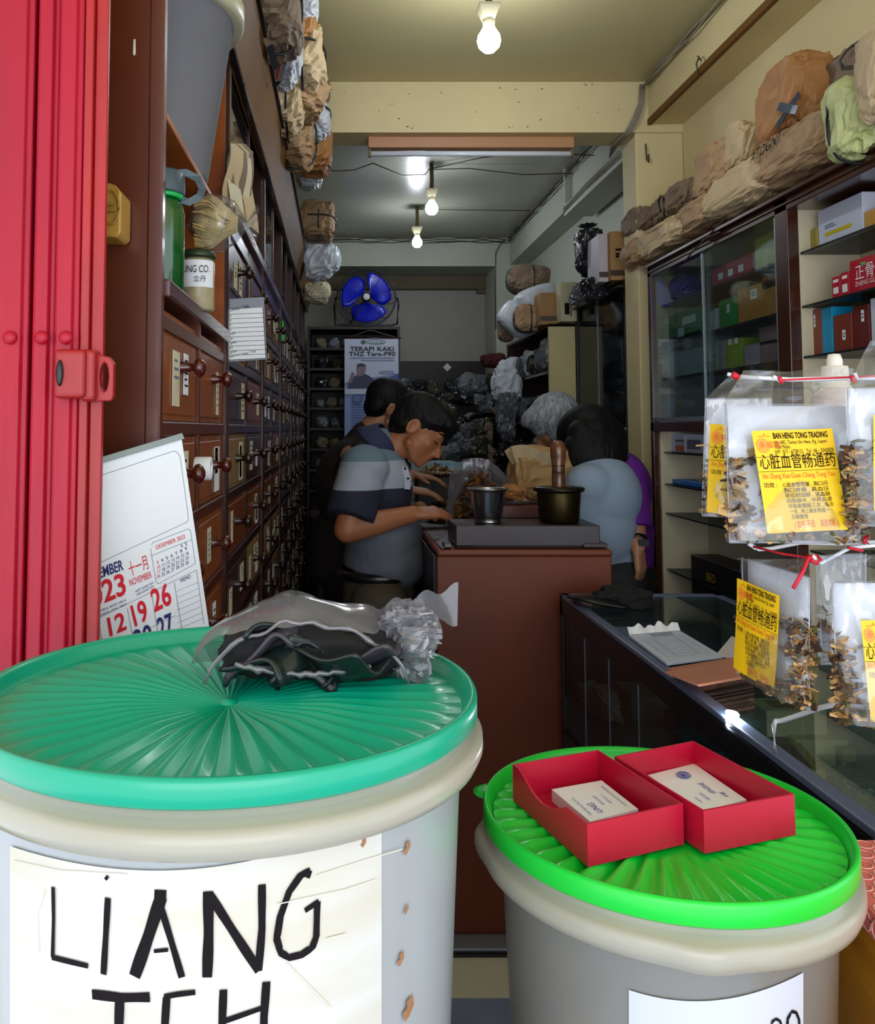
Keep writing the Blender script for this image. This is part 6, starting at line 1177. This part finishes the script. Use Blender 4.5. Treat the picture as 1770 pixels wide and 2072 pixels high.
t, hit, rb2, zc2 = tub('smaller frosted tub with bright green fluted lid carrying two red boxes', RC[0], RC[1], zR, .173, green, 40, .91, 1)
o = lab(t, hit, 1272, 1625, 2003, 1968, 2024, 2240, mat('white_label_sheet', '#c9cbd2', .5))
b = B(); strokes(b, hit, [(5, [(1562, 2080), (1562, 2068), (1570, 2062), (1578, 2066), (1582, 2078)]), (6, [(1592, 2090), (1594, 2062), (1602, 2047), (1611, 2049), (1617, 2064), (1618, 2090)])]); b.build('marker_lettering', inkb, t)
b = B(); b.lathe([(.0001, .05), (.10, .05), (.118, .5), (.135, .88), (.13, .92), (.06, .935), (.0001, .93)], 40, 0, Matrix.Translation((RC[0], RC[1], 0)), fn=lambda r, z, a: (r * (1 + .05 * math.sin(3 * a + z * 9)), z + .01 * math.sin(5 * a))); tag(b.build('dried_contents', mat('tan_dried_contents', '#8a775a', .8, col2='#5d564e', vscale=14), t), kind='stuff')
b = B(); b.lathe([(.0001, .05), (.14, .05), (.16, .6), (.175, .98), (.16, 1.02), (.0001, 1.03)], 40, 0, Matrix.Translation((LC[0], LC[1], 0))); tag(b.build('dried_contents', mat('pale_blue_grey_contents', '#8d98a8', .8, col2='#a9aeb4', vscale=5), bpy.data.objects['storage_tub']), kind='stuff')
# ---------------------------------------------------------------- plastic bag with black contents on the teal lid
zf = zL - .012
t = thing('plastic_bag', 'cloudy plastic bag of black folded pieces lying open on the teal lid', 'bag', (-.02, .86, zf))
c0 = P(640, 1305, .85)
rnd = random.Random(12)
dk1 = mat('black_green_leather', '#14201e', .32, bump=.3, bscale=14); dk2 = mat('grey_violet_fold', '#3a363e', .35, bump=.3, bscale=14)
for k in range(12):
    p = P(rnd.uniform(545, 725), rnd.uniform(1265, 1335), rnd.uniform(.815, .87)); p.z = max(p.z, zf + .015)
    ph = rnd.uniform(0, 6); L_ = rnd.uniform(.035, .06)
    Mm = Matrix.Translation(p) @ Euler((rnd.uniform(-.5, .3), rnd.uniform(-.35, .35), rnd.uniform(-.6, .6))).to_matrix().to_4x4()
    b = B(); b.grid(lambda u, v: Mm @ Vector(((u - .5) * L_ * 1.6, (v - .5) * .06, .010 * math.sin(u * 5 + ph) + .008 * math.sin(v * 6 + ph) - .01 * (abs(u - .5) * 2) ** 3)), 14, 8); o = b.build('black_piece', dk1 if k % 3 else dk2, t); o.modifiers.new('s', 'SOLIDIFY').thickness = .004
b = B(); sack(.093, .05, .030, 55, .12, b=b, M=Matrix.Translation(P(632, 1310, .86)), flat=.7, smooth=True); b.build('black_core', softblack, t)
xl, xr = P(383, 1330, .85).x, P(800, 1300, .85).x
def f(u, v):
    x = xl + (xr - xl + .02) * u; env = math.sin(min(1, u * 1.0 + .0) * math.pi) ** .55; a = v * math.pi * .74
    y = .90 - (.085 * env) * (math.cos(math.pi - a) * 1.0 + .0) * 1.0
    y = .865 + .065 * env * math.cos(a); z = zf + .006 + (.066 * env + .006) * math.sin(a) * (1 + .05 * math.sin(u * 17))
    k = noise.noise(Vector((x * 30, v * 4, 2))) * .008
    return Vector((x, y + k, max(zf + .002, z + k)))
b = B(); b.grid(f, 56, 22); b.build('bag_film', clear2, t)
b = B()
def rimp(u, top):
    x = xl + .02 + (xr - xl - .01) * u; env = math.sin(u * math.pi) ** .55
    return Vector((x, .815 - .0 * env, zf + .006 + (.055 * env if top else .0) + .009 * noise.noise(Vector((u * 9, 1, 1)))))
b.tube([rimp(k / 30, True) for k in range(31)], [.0018 + .0022 * abs(noise.noise(Vector((k * .9, 0, 0)))) for k in range(31)], 7)
b.tube([P(475 + k * 9.5, 1352 + 20 * math.sin(k / 30 * math.pi) + (k % 3) * 2, .79) + Vector((0, 0, .004)) for k in range(30)], [.0018 + .004 * abs(noise.noise(Vector((k * .9, 5, 0)))) for k in range(30)], 7); b.build('rolled_rim', clear2, t)
kc = P(835, 1275, .86)
b = B(); sack(.030, .03, .034, 56, .28, M=Matrix.Translation(kc + Vector((-.005, 0, -.005))), b=b, smooth=False, fine=1.6); b.build('crumpled_knot', clear2, t)
b = B()
for k in range(16):
    a = rnd.uniform(0, 6.28); b.tube([kc + Vector((-.035, 0, .004)), kc + Vector((-.01 + .01 * math.cos(a), -.012, .016 * math.sin(a))), kc + Vector((.018 + .010 * math.cos(a), -.006, .022 * math.sin(a) - .004))], [.0012, .0022, .0008], 5)
b.build('film_crease', mat('milky_film_edge', '#a8a2a8', .2, bump=.5, bscale=60, coat=.5), t)
b = B(); b.grid(lambda u, v: kc + Vector((-.04 + u * .085, .01 - .01 * v, .012 + .012 * u + (v - .5) * (.02 + .018 * u) + .004 * math.sin(u * 18 + v * 3))), 20, 8); b.build('loose_tail', clear2, t)
# ---------------------------------------------------------------- two red boxes with cards
crim = mat('crimson_card_box', '#c00f34', .42, var=.08, vscale=8); crim2 = mat('crimson_box_side', '#c8102f', .45)
def redbox(label, A, Bp, C, D, h, dip, card, txt, seal):
    z0 = zR - .0085; z1 = z0 + h
    top = [PZ(x, y, z1) for x, y in (A, Bp, C, D)]; cen = sum(top, Vector()) / 4
    t = thing('red_box', label, 'box', (cen.x, cen.y, z0), 'red card boxes on the green lid'); th = .0018
    inn = [p + (cen - p) * .035 for p in top]; lo = lambda p, z: Vector((p.x, p.y, z))
    for k in range(4):
        a, c, ai, ci = top[k], top[(k + 1) % 4], inn[k], inn[(k + 1) % 4]; b = B(); n_ = 12; V = []
        for i in range(n_ + 1):
            s = i / n_; d = (h * .42 * max(0, math.sin((s - .25) / .65 * math.pi)) if (dip and k == 3 and .25 < s < .9) else 0)
            p, q = a.lerp(c, s), ai.lerp(ci, s); V += [lo(p, z0), lo(p, z1 - d), lo(q, z1 - d), lo(q, z0)]
        b.add(V, [tuple(i * 4 + j for j in f_) for i in range(0) for f_ in ()] + [(i * 4 + j, i * 4 + (j + 1) % 4, i * 4 + 4 + (j + 1) % 4, i * 4 + 4 + j) for i in range(n_) for j in range(4)] + [(0, 1, 2, 3), (n_ * 4 + 3, n_ * 4 + 2, n_ * 4 + 1, n_ * 4)], 0)
        fix(b.build('side_wall', crim, t))
    b = B(); b.prism([lo(p, z0) for p in inn], (0, 0, .0015)); fix(b.build('box_floor', crim, t))
    ct_ = thing('business_card_stack', txt[1], 'business cards', (cen.x, cen.y, z0 + .0016), 'business cards in the red boxes')
    cc = [PZ(x, y, z0 + .014) for x, y in card]; b = B()
    for k in range(6): b.prism([Vector((p.x, p.y, z0 + .0018 + k * .002)) for p in cc], (0, 0, .0015))
    b.prism([Vector((p.x, p.y, z0 + .0135)) for p in cc], (0, 0, .0005)); fix(b.build('card_pile', white, ct_))
    b = B(); o_ = cc[2] + Vector((0, 0, .0005)); ux = cc[1] - cc[2]; uy = cc[3] - cc[2]       # card read from the other side
    W_ = ux.length; H_ = uy.length; FM = lambda u, v: frame(o_ + ux * u + uy * v + Vector((0, 0, .0002)), ux, -uy) if 0 else frame(o_ + ux * u + uy * v + Vector((0, 0, .0002)), ux, Vector((uy.x, uy.y, 0)) * -1)
    zax = FM(0, 0).to_3x3() @ Vector((0, 0, 1))
    flip = zax.z < 0
    def put(s, u, v, size, wd=None):
        M_ = frame(o_ + ux * u + uy * v + Vector((0, 0, .0003)), ux, uy * (-1)) if not flip else frame(o_ + ux * u + uy * v + Vector((0, 0, .0003)), ux, uy)
        b.text(s, M_, size, 0, width=wd)
    for (s, u, v, size) in txt[0]: put(s, u, v, size)
    if seal:
        ce = o_ + ux * .78 + uy * .5 + Vector((0, 0, .0004)); un = ux.normalized(); vn = uy.normalized()
        for rr in (.0085, .0062): b.tube([ce + un * rr * math.cos(a * math.pi / 14) + vn * rr * math.sin(a * math.pi / 14) for a in range(28)], .0004, 4, closed=True)
        b.poly([ce + un * .0028 * math.cos(a * math.pi / 4) + vn * .0028 * math.sin(a * math.pi / 4) for a in range(8)])
        for a in range(8): b.tube([ce + un * .003 * math.cos(a * .785) + vn * .003 * math.sin(a * .785), ce + un * .006 * math.cos(a * .785) + vn * .006 * math.sin(a * .785)], .0004, 4)
    b.build('card_print', inkl, ct_)
redbox('left red card box with a dipped torn side on the green lid', (1037, 1546), (1210, 1517), (1382, 1626), (1188, 1668), .037, True, ((1116, 1597), (1217, 1579), (1291, 1637), (1193, 1662)),
       ([('UNG', .12, .62, .010), ('HP 012 667', .30, .45, .0045), ('H/P 013 - 1', .30, .30, .0045), ('12-A JALAN KOTA LAKSAMANA', .12, .12, .0035), ('75200 MELAKA MALAYSIA', .12, .85, .0035)], 'stack of white business cards lying in the left red box'), False)
redbox('right red card box holding cards with a round blue seal', (1243, 1530), (1402, 1499), (1607, 1607), (1423, 1641), .038, False, ((1311, 1568), (1404, 1545), (1510, 1618), (1418, 1642)),
       ([('SINSHE', .25, .35, .0085), ('中醫', .12, .22, .006), ('SEE KIM', .15, .6, .005), ('HP 016', .15, .78, .004)], 'stack of business cards with round blue seal in the right red box'), True)
# ---------------------------------------------------------------- hanging packets
def packet(label, TL, TR, BR, BL, lq, sd, flap=None, txt=True, turn=0, herb=520, m_card=True, strg=None, g='clear herb packets hanging at the right', mk=yell):
    c = [P(*q) for q in (TL, TR, BR, BL)]; cen = sum(c, Vector()) / 4; t = thing('herb_packet', label, 'packet', cen, g)
    S = lambda u, v: (c[0].lerp(c[1], u)).lerp(c[3].lerp(c[2], u), v)
    nrm = (c[1] - c[0]).cross(c[3] - c[0]).normalized(); nrm = nrm if nrm.y < 0 else -nrm
    W_ = (c[1] - c[0]).length; H_ = (c[3] - c[0]).length; rnd = random.Random(sd)
    if m_card:
        b = B(); b.grid(lambda u, v: S(.03 + u * .92, .01 + v * .93) - nrm * .004, 6, 6); o = b.build('backing_card', mat('cool_white_card', '#dfe1e9', .5), t); o.modifiers.new('s', 'SOLIDIFY').thickness = .0008
    # herbs
    bul = lambda u, v: math.sin(min(1, max(0, u)) * math.pi) ** .6 * min(1, max(0, (v - .12)) * 1.5) * .016
    b = B()
    for k in range(herb):
        v = 1 - rnd.random() ** 2.0 * .66; u = rnd.uniform(.04, .96)
        if rnd.random() < .45: u = rnd.choice([rnd.uniform(.02, .15), rnd.uniform(.87, .97)]); v = 1 - rnd.random() * .6
        inl = txt and .1 < u < .88 and v < .98
        if inl and rnd.random() < .8: continue
        p = S(u, min(.975, v)) + nrm * (0 if inl else rnd.uniform(0, bul(u, v) * .8))
        L_ = rnd.uniform(.008, .028); M_ = Matrix.Translation(p) @ Euler((rnd.uniform(-1.5, 1.5), rnd.uniform(-.6, .6), rnd.uniform(0, 6.3))).to_matrix().to_4x4()
        if rnd.random() < .35: b.tube([M_ @ Vector((-L_ / 2, 0, 0)), M_ @ Vector((0, .001, .001)), M_ @ Vector((L_ / 2, 0, 0))], rnd.uniform(.001, .0025), 5, rnd.randrange(5), False)
        else:
            w_ = L_ * rnd.uniform(.25, .6); V = [M_ @ Vector(v_) for v_ in ((-L_ / 2, -w_ / 2, 0), (0, -w_ * .6, .002), (L_ / 2, -w_ * .2, 0), (L_ * .4, w_ * .4, .001), (0, w_ / 2, .003), (-L_ / 2, w_ * .3, 0))]
            b.add(V + [v_ + nrm * -.0015 for v_ in V], [(0, 1, 2, 3, 4, 5), (11, 10, 9, 8, 7, 6)] + [(i, (i + 1) % 6, 6 + (i + 1) % 6, 6 + i) for i in range(6)], rnd.randrange(5))
    tag(b.build('dried_herbs', herbs[:3] + [mat('pale_root_slice', '#d0a56a', .7), herbs[3]], t), kind='stuff')
    # film: front and back
    b = B()
    wrk = lambda u, v, s: .0025 * noise.noise(Vector((u * 5 + sd, v * 6, s))) + .0035 * abs(noise.noise(Vector((u * 9 + v * 5 + sd, v * 4 - u * 3, s + 5))))
    b.grid(lambda u, v: S(u, v) + nrm * (.003 + bul(u, v) + wrk(u, v, 1)), 26, 26); b.grid(lambda u, v: S(u, v) - nrm * (.006 + .3 * bul(u, v)), 6, 6)
    b.build('bag_film', clear, t)
    b = B(); b.tube([S(0, 1) + nrm * .001, S(1, 1) + nrm * .001], .0022, 6); b.tube([S(0, v / 6) + nrm * .002 for v in range(7)], .0009, 5); b.tube([S(1, v / 6) + nrm * .002 for v in range(7)], .0009, 5); b.build('sealed_edge', film('film_edge', '#ffffff', .5, .1, 40, '#d8dae4', 1.0), t)
    # label with print
    if lq:
        dY = .013; L4 = []
        for x, y in lq: a_, b_ = ray(x, y); d_ = Vector((a_, 1, b_)); e_ = Vector((0, 0, EYE)); L4.append(e_ + d_ * ((c[0] - e_).dot(nrm) / d_.dot(nrm)))
        base = []
        def LS(u, v, off=0):
            p = L4[0].lerp(L4[1], u).lerp(L4[3].lerp(L4[2], u), v)
            q = p
            return q + nrm * (.016 + .0015 * math.sin(u * 5 + v * 3 + sd) + off)
        b = B(); b.grid(lambda u, v: LS(u, v), 10, 14)
        lw = (LS(1, 0) - LS(0, 0)).length; lh = (LS(0, 1) - LS(0, 0)).length
        def LT(s, u, v, size, m, wd=None):
            V, Fs, w0 = textmesh(s); sx = (wd / w0) if wd else size / lw
            b.add([LS(u + q.x * sx, v - q.y * size / lh, .0006) for q in V], Fs, m)
        def bar(u0, u1, v0, v1, m): b.add([LS(u0 + (u1 - u0) * i / 8, vv, .0005) for vv in (v0, v1) for i in range(9)], [(i, i + 1, i + 10, i + 9) for i in range(8)], m)
        bar(0, 1, .262, .266, 1); bar(0, 1, .405, .409, 1)
        b.add([LS(.11 + .08 * math.cos(a * .5236) * (1 + .15 * (math.sin(a) > .5)), .15 + .075 * math.sin(a * .5236), .0005) for a in range(12)], [tuple(range(12))], 3); 
        LT('永福堂', .055, .17, .0085, 2); LT('~^~', .07, .08, .008, 2)
        LT('*BAN HENG TONG TRADING', .25, .085, .0095, 1, .68); LT('No. 682, Taman Sin Hwa, Kg. Lapan', .25, .14, .006, 1, .66); LT('75250 Melaka', .25, .185, .006, 1, .2); LT('H/P : 017 - 6728121   Tel : 06 - 3342878', .25, .235, .0065, 1, .72)
        LT('心脏血管畅通药', .03, .37, .0185, 1, .94)
        LT('Xin Zhang Xue Guan Chang Tong Yao', .04, .475, .008, 2, .9)
        LT('功效 :', .04, .56, .0065, 1)
        rows = ['心脏血管阻塞 , 胸口闷', '胸口疼痛 , 高血压', '降低胆固醇 , 活血脉', '四肢麻木 , 中风后遗', '可每星期服三次 , 每次', '一包 , 用三碗水煎成一', '又碗服用'][:7]
        for k, s in enumerate(rows): LT(s, .28 + k * .008, .56 + k * .052, .0056, 1, .55 if k < 5 else (.48 if k == 5 else .2))
        LT('( 如有不适', .35, .955, .009, 2, .25); LT('请速求医 )', .66, .955, .009, 2, .22)
        b.build('printed_label', [mk, inkb, mat('orange_red_ink', '#e0561c', .5), mat('orange_seal', '#f19a2c', .5)], t)
    if flap:
        f4 = [P(*q) for q in flap]
        b = B(); b.grid(lambda u, v: f4[0].lerp(f4[1], u).lerp(f4[3].lerp(f4[2], u), v) + nrm * (.006 * math.sin(u * 9 + v * 4 + sd) * (1 - v) + .004 * noise.noise(Vector((u * 6, v * 6, sd)))), 24, 10); b.build('folded_top', clear, t)
    return t, S, nrm
packet('main front herb packet with big yellow label and white backing card, upper right', (1466, 818, 1.0), (1730, 818, 1.0), (1745, 1096, .97), (1474, 1096, .97), ((1506, 878), (1668, 872), (1698, 1074), (1540, 1082)), 1, [(1500, 752, 1.03), (1730, 745, 1.03), (1725, 820, 1.0), (1463, 820, 1.0)])
packet('herb packet half hidden behind the main upper packet, on its left', (1427, 806, 1.10), (1560, 806, 1.08), (1560, 1048, 1.08), (1420, 1042, 1.10), ((1432, 858), (1570, 866), (1560, 1052), (1426, 1034)), 2, [(1470, 765, 1.12), (1570, 748, 1.10), (1560, 808, 1.08), (1428, 806, 1.10)], herb=120)
packet('herb packet cut by the right edge of the picture, upper row', (1713, 786, .95), (1880, 780, .93), (1890, 1062, .92), (1722, 1062, .95), ((1757, 840), (1880, 835), (1890, 1028), (1758, 1030)), 3, [(1760, 690, .96), (1890, 660, .96), (1880, 785, .93), (1714, 790, .95)], herb=520)
packet('turned herb packet hanging lower left over the glass counter', (1504, 1128, 1.06), (1640, 1168, .96), (1640, 1436, .95), (1508, 1362, 1.05), ((1512, 1170), (1602, 1206), (1588, 1402), (1508, 1350)), 4, [(1478, 1132, 1.08), (1652, 1130, .99), (1640, 1172, .96), (1502, 1130, 1.06)], herb=700)
packet('herb packet at the right edge of the picture, lower row', (1682, 1178, .93), (1850, 1178, .91), (1860, 1462, .90), (1696, 1458, .93), ((1732, 1249), (1860, 1246), (1865, 1452), (1750, 1450)), 5, [(1670, 1125, .96), (1850, 1120, .95), (1850, 1182, .91), (1682, 1182, .93)], herb=520)
packet('clear empty looking packet hanging between the two lower packets', (1655, 1125, 1.12), (1750, 1120, 1.12), (1745, 1340, 1.12), (1660, 1342, 1.12), None, 6, None, False, herb=14, m_card=False)
# strings and white rods of the rack
t = thing('wire_rack', 'white wire rack with red strings that the herb packets hang from', 'rack', (.72, 1.1, GT))
b = B()
wrod = mat('white_coated_wire', '#e4e5ea', .35)
a = PZ(1567, 1522, GT + .001); z_ = P(1567, 1456, a.y).z
b.tube([a, Vector((a.x, a.y, z_ - .008)), Vector((a.x + .003, a.y, z_ - .002)), Vector((a.x + .010, a.y - .005, z_)), P(1660, 1432, a.y - .1), P(1800, 1400, a.y - .2)], .0034, 10)
b.tube([P(1800, 1400, a.y - .2), P(1850, 1395, .99), Vector((P(1850, 1395, .99).x, .99, GT + .002))], .0034, 10)
b.tube([Vector((P(1850, 1395, .99).x, .99, GT + .002)), P(1850, 700, .99)], .0034, 10); b.tube([P(1850, 765, .99), P(1728, 765, 1.0), P(1600, 768, 1.01), P(1482, 762, 1.04)], .0026, 8)
b.tube([P(1850, 1093, .99), P(1700, 1100, 1.0), P(1620, 1098, 1.01), P(1560, 1110, 1.03), P(1535, 1112, 1.04), P(1517, 1100, 1.05)], .0022, 8); b.tube([P(1850, 1096, .98), P(1720, 1108, .99), P(1660, 1140, .985), P(1645, 1128, .985)], .0022, 8)
b.build('wire_frame', wrod, t)
for x, y, x2, y2, Y in ((1472, 757, 1487, 763, 1.04), (1564, 762, 1579, 772, .99), (1728, 755, 1733, 768, .98), (1514, 1100, 1529, 1110, 1.03), (1643, 1124, 1656, 1138, .96)):
    b = B(); b.tube([P(x, y, Y), P((x + x2) / 2, (y + y2) / 2 - 1, Y), P(x2, y2, Y)], .0024, 8); b.build('hook_tip', wrod, t)
for pts, r_ in (([P(1580, 769, .985), P(1650, 766, .985), P(1730, 763, .985), P(1800, 760, .98)], .0013), ([P(1524, 1106, 1.02), P(1580, 1120, .99), P(1632, 1128, .97), P(1645, 1130, .96)], .0014), ([P(1635, 1124, .965), P(1640, 1135, .96), P(1652, 1140, .955), P(1660, 1132, .955), P(1652, 1124, .96), P(1634, 1130, .96), P(1625, 1155, .95), P(1605, 1190, .945)], .0022), ([P(1482, 757, 1.03), P(1494, 765, 1.03)], .004), ([P(1576, 762, .985), P(1582, 776, .985)], .0022), ([P(1722, 760, .975), P(1730, 775, .975)], .0026), ([P(1742, 1095, .97), P(1752, 1088, .97), P(1750, 1100, .97)], .005), ([P(1715, 1108, .97), P(1745, 1114, .97)], .002)): b = B(); b.tube(pts, r_, 6); b.build('red_string', redstr, t)
q = P(1692, 850, 1.12); b = B(); b.box((q.x - .06, 1.06, q.z - .003), (q.x + .09, 1.18, q.z)); b.tube([(q.x + .085, 1.12, q.z - .002), P(1850, 850, .99)], .003, 6); b.build('wire_tray', wrod, t)
t = thing('cap_bottle', 'pale bottle with ribbed white screw cap standing behind the packets', 'bottle', q); M = Matrix.Translation((q.x, 1.12, q.z))
zc_ = P(1692, 782, 1.12).z - q.z; ztp = P(1692, 717, 1.12).z - q.z
b = B(); b.lathe([(.0001, .0), (.026, 0), (.028, .005), (.028, zc_ - .012), (.018, zc_ - .002), (.016, zc_)], 28, 0, M); b.build('bottle_body', mat('cloudy_pink_bottle', '#d8c9c4', .3), t)
b = B(); b.lathe([(.018, zc_ - .002), (.0185, zc_), (.0165, zc_ + .001), (.0150, zc_ + .026), (.009, zc_ + .027)], 96, 0, M, fn=lambda r, z, a: (r + (.0005 * math.sin(32 * a) if r > .012 else 0), z)); b.lathe([(.0095, zc_ + .026), (.0095, zc_ + .034), (.007, ztp), (.0001, ztp + .001)], 24, 0, M); b.build('ribbed_cap', mat('ivory_cap', '#e6ddd0', .4), t)
# ---------------------------------------------------------------- coral box
h_ = EYE - .455; t = thing('coral_box', 'box with coral scalloped paper top and amber side at the lower right corner', 'box', (.57, .85, 0))
a = PZ(1722, 1722, h_); c = PZ(1722, 1800, h_); d = PZ(1790, 1872, h_); dirn = (d - c).normalized(); far = c - dirn * .10
W3 = Vector((.28, .02, 0)); near = c + dirn * .30
cor = mat('coral_paper', '#e9776b', .5); b = B(); b.prism([near, far, far + W3, near + W3], (0, 0, -.026)); fix(b.build('coral_lid', cor, t, bevel=.002))
b = B(); nr = (near - far).normalized()
for i in range(11):
    for j in range(18):
        ce = far + nr * (.012 + j * .021) + W3.normalized() * (.013 + i * .0235 + (j % 2) * .0117) + Vector((0, 0, .0006))
        b.tube([ce + Vector((.0095 * math.cos(R(k * 36)), .0095 * math.sin(R(k * 36)), 0)) for k in range(10)], .0008, 3, closed=True)
for j in range(20):
    ce = far + nr * (.012 + j * .0195) + Vector((0, 0, -.013)); sd_ = Vector((nr.y, -nr.x, 0)).normalized() * -.0006
    b.tube([ce + (nr * math.cos(R(k * 36)) + Vector((0, 0, 1)) * math.sin(R(k * 36))) * .009 + (Vector((-abs(nr.y), nr.x * (1 if nr.y > 0 else -1), 0)) * .0008) for k in range(10)], .0009, 3, closed=True)
b.build('scallop_pattern', mat('pale_coral_print', '#f6c0b4', .5), t)
ins = Vector((.006, 0, 0)); b = B(); b.prism([p + Vector((0, 0, -.0265)) + ins for p in (near, far, far + W3 * .96, near + W3 * .96)], (0, 0, -(h_ - .0265))); fix(b.build('amber_body', mat('amber_satin', '#d08a10', .35, col2='#b06c08', vscale=8, stretch=(1, 1, 5)), t, bevel=.002))
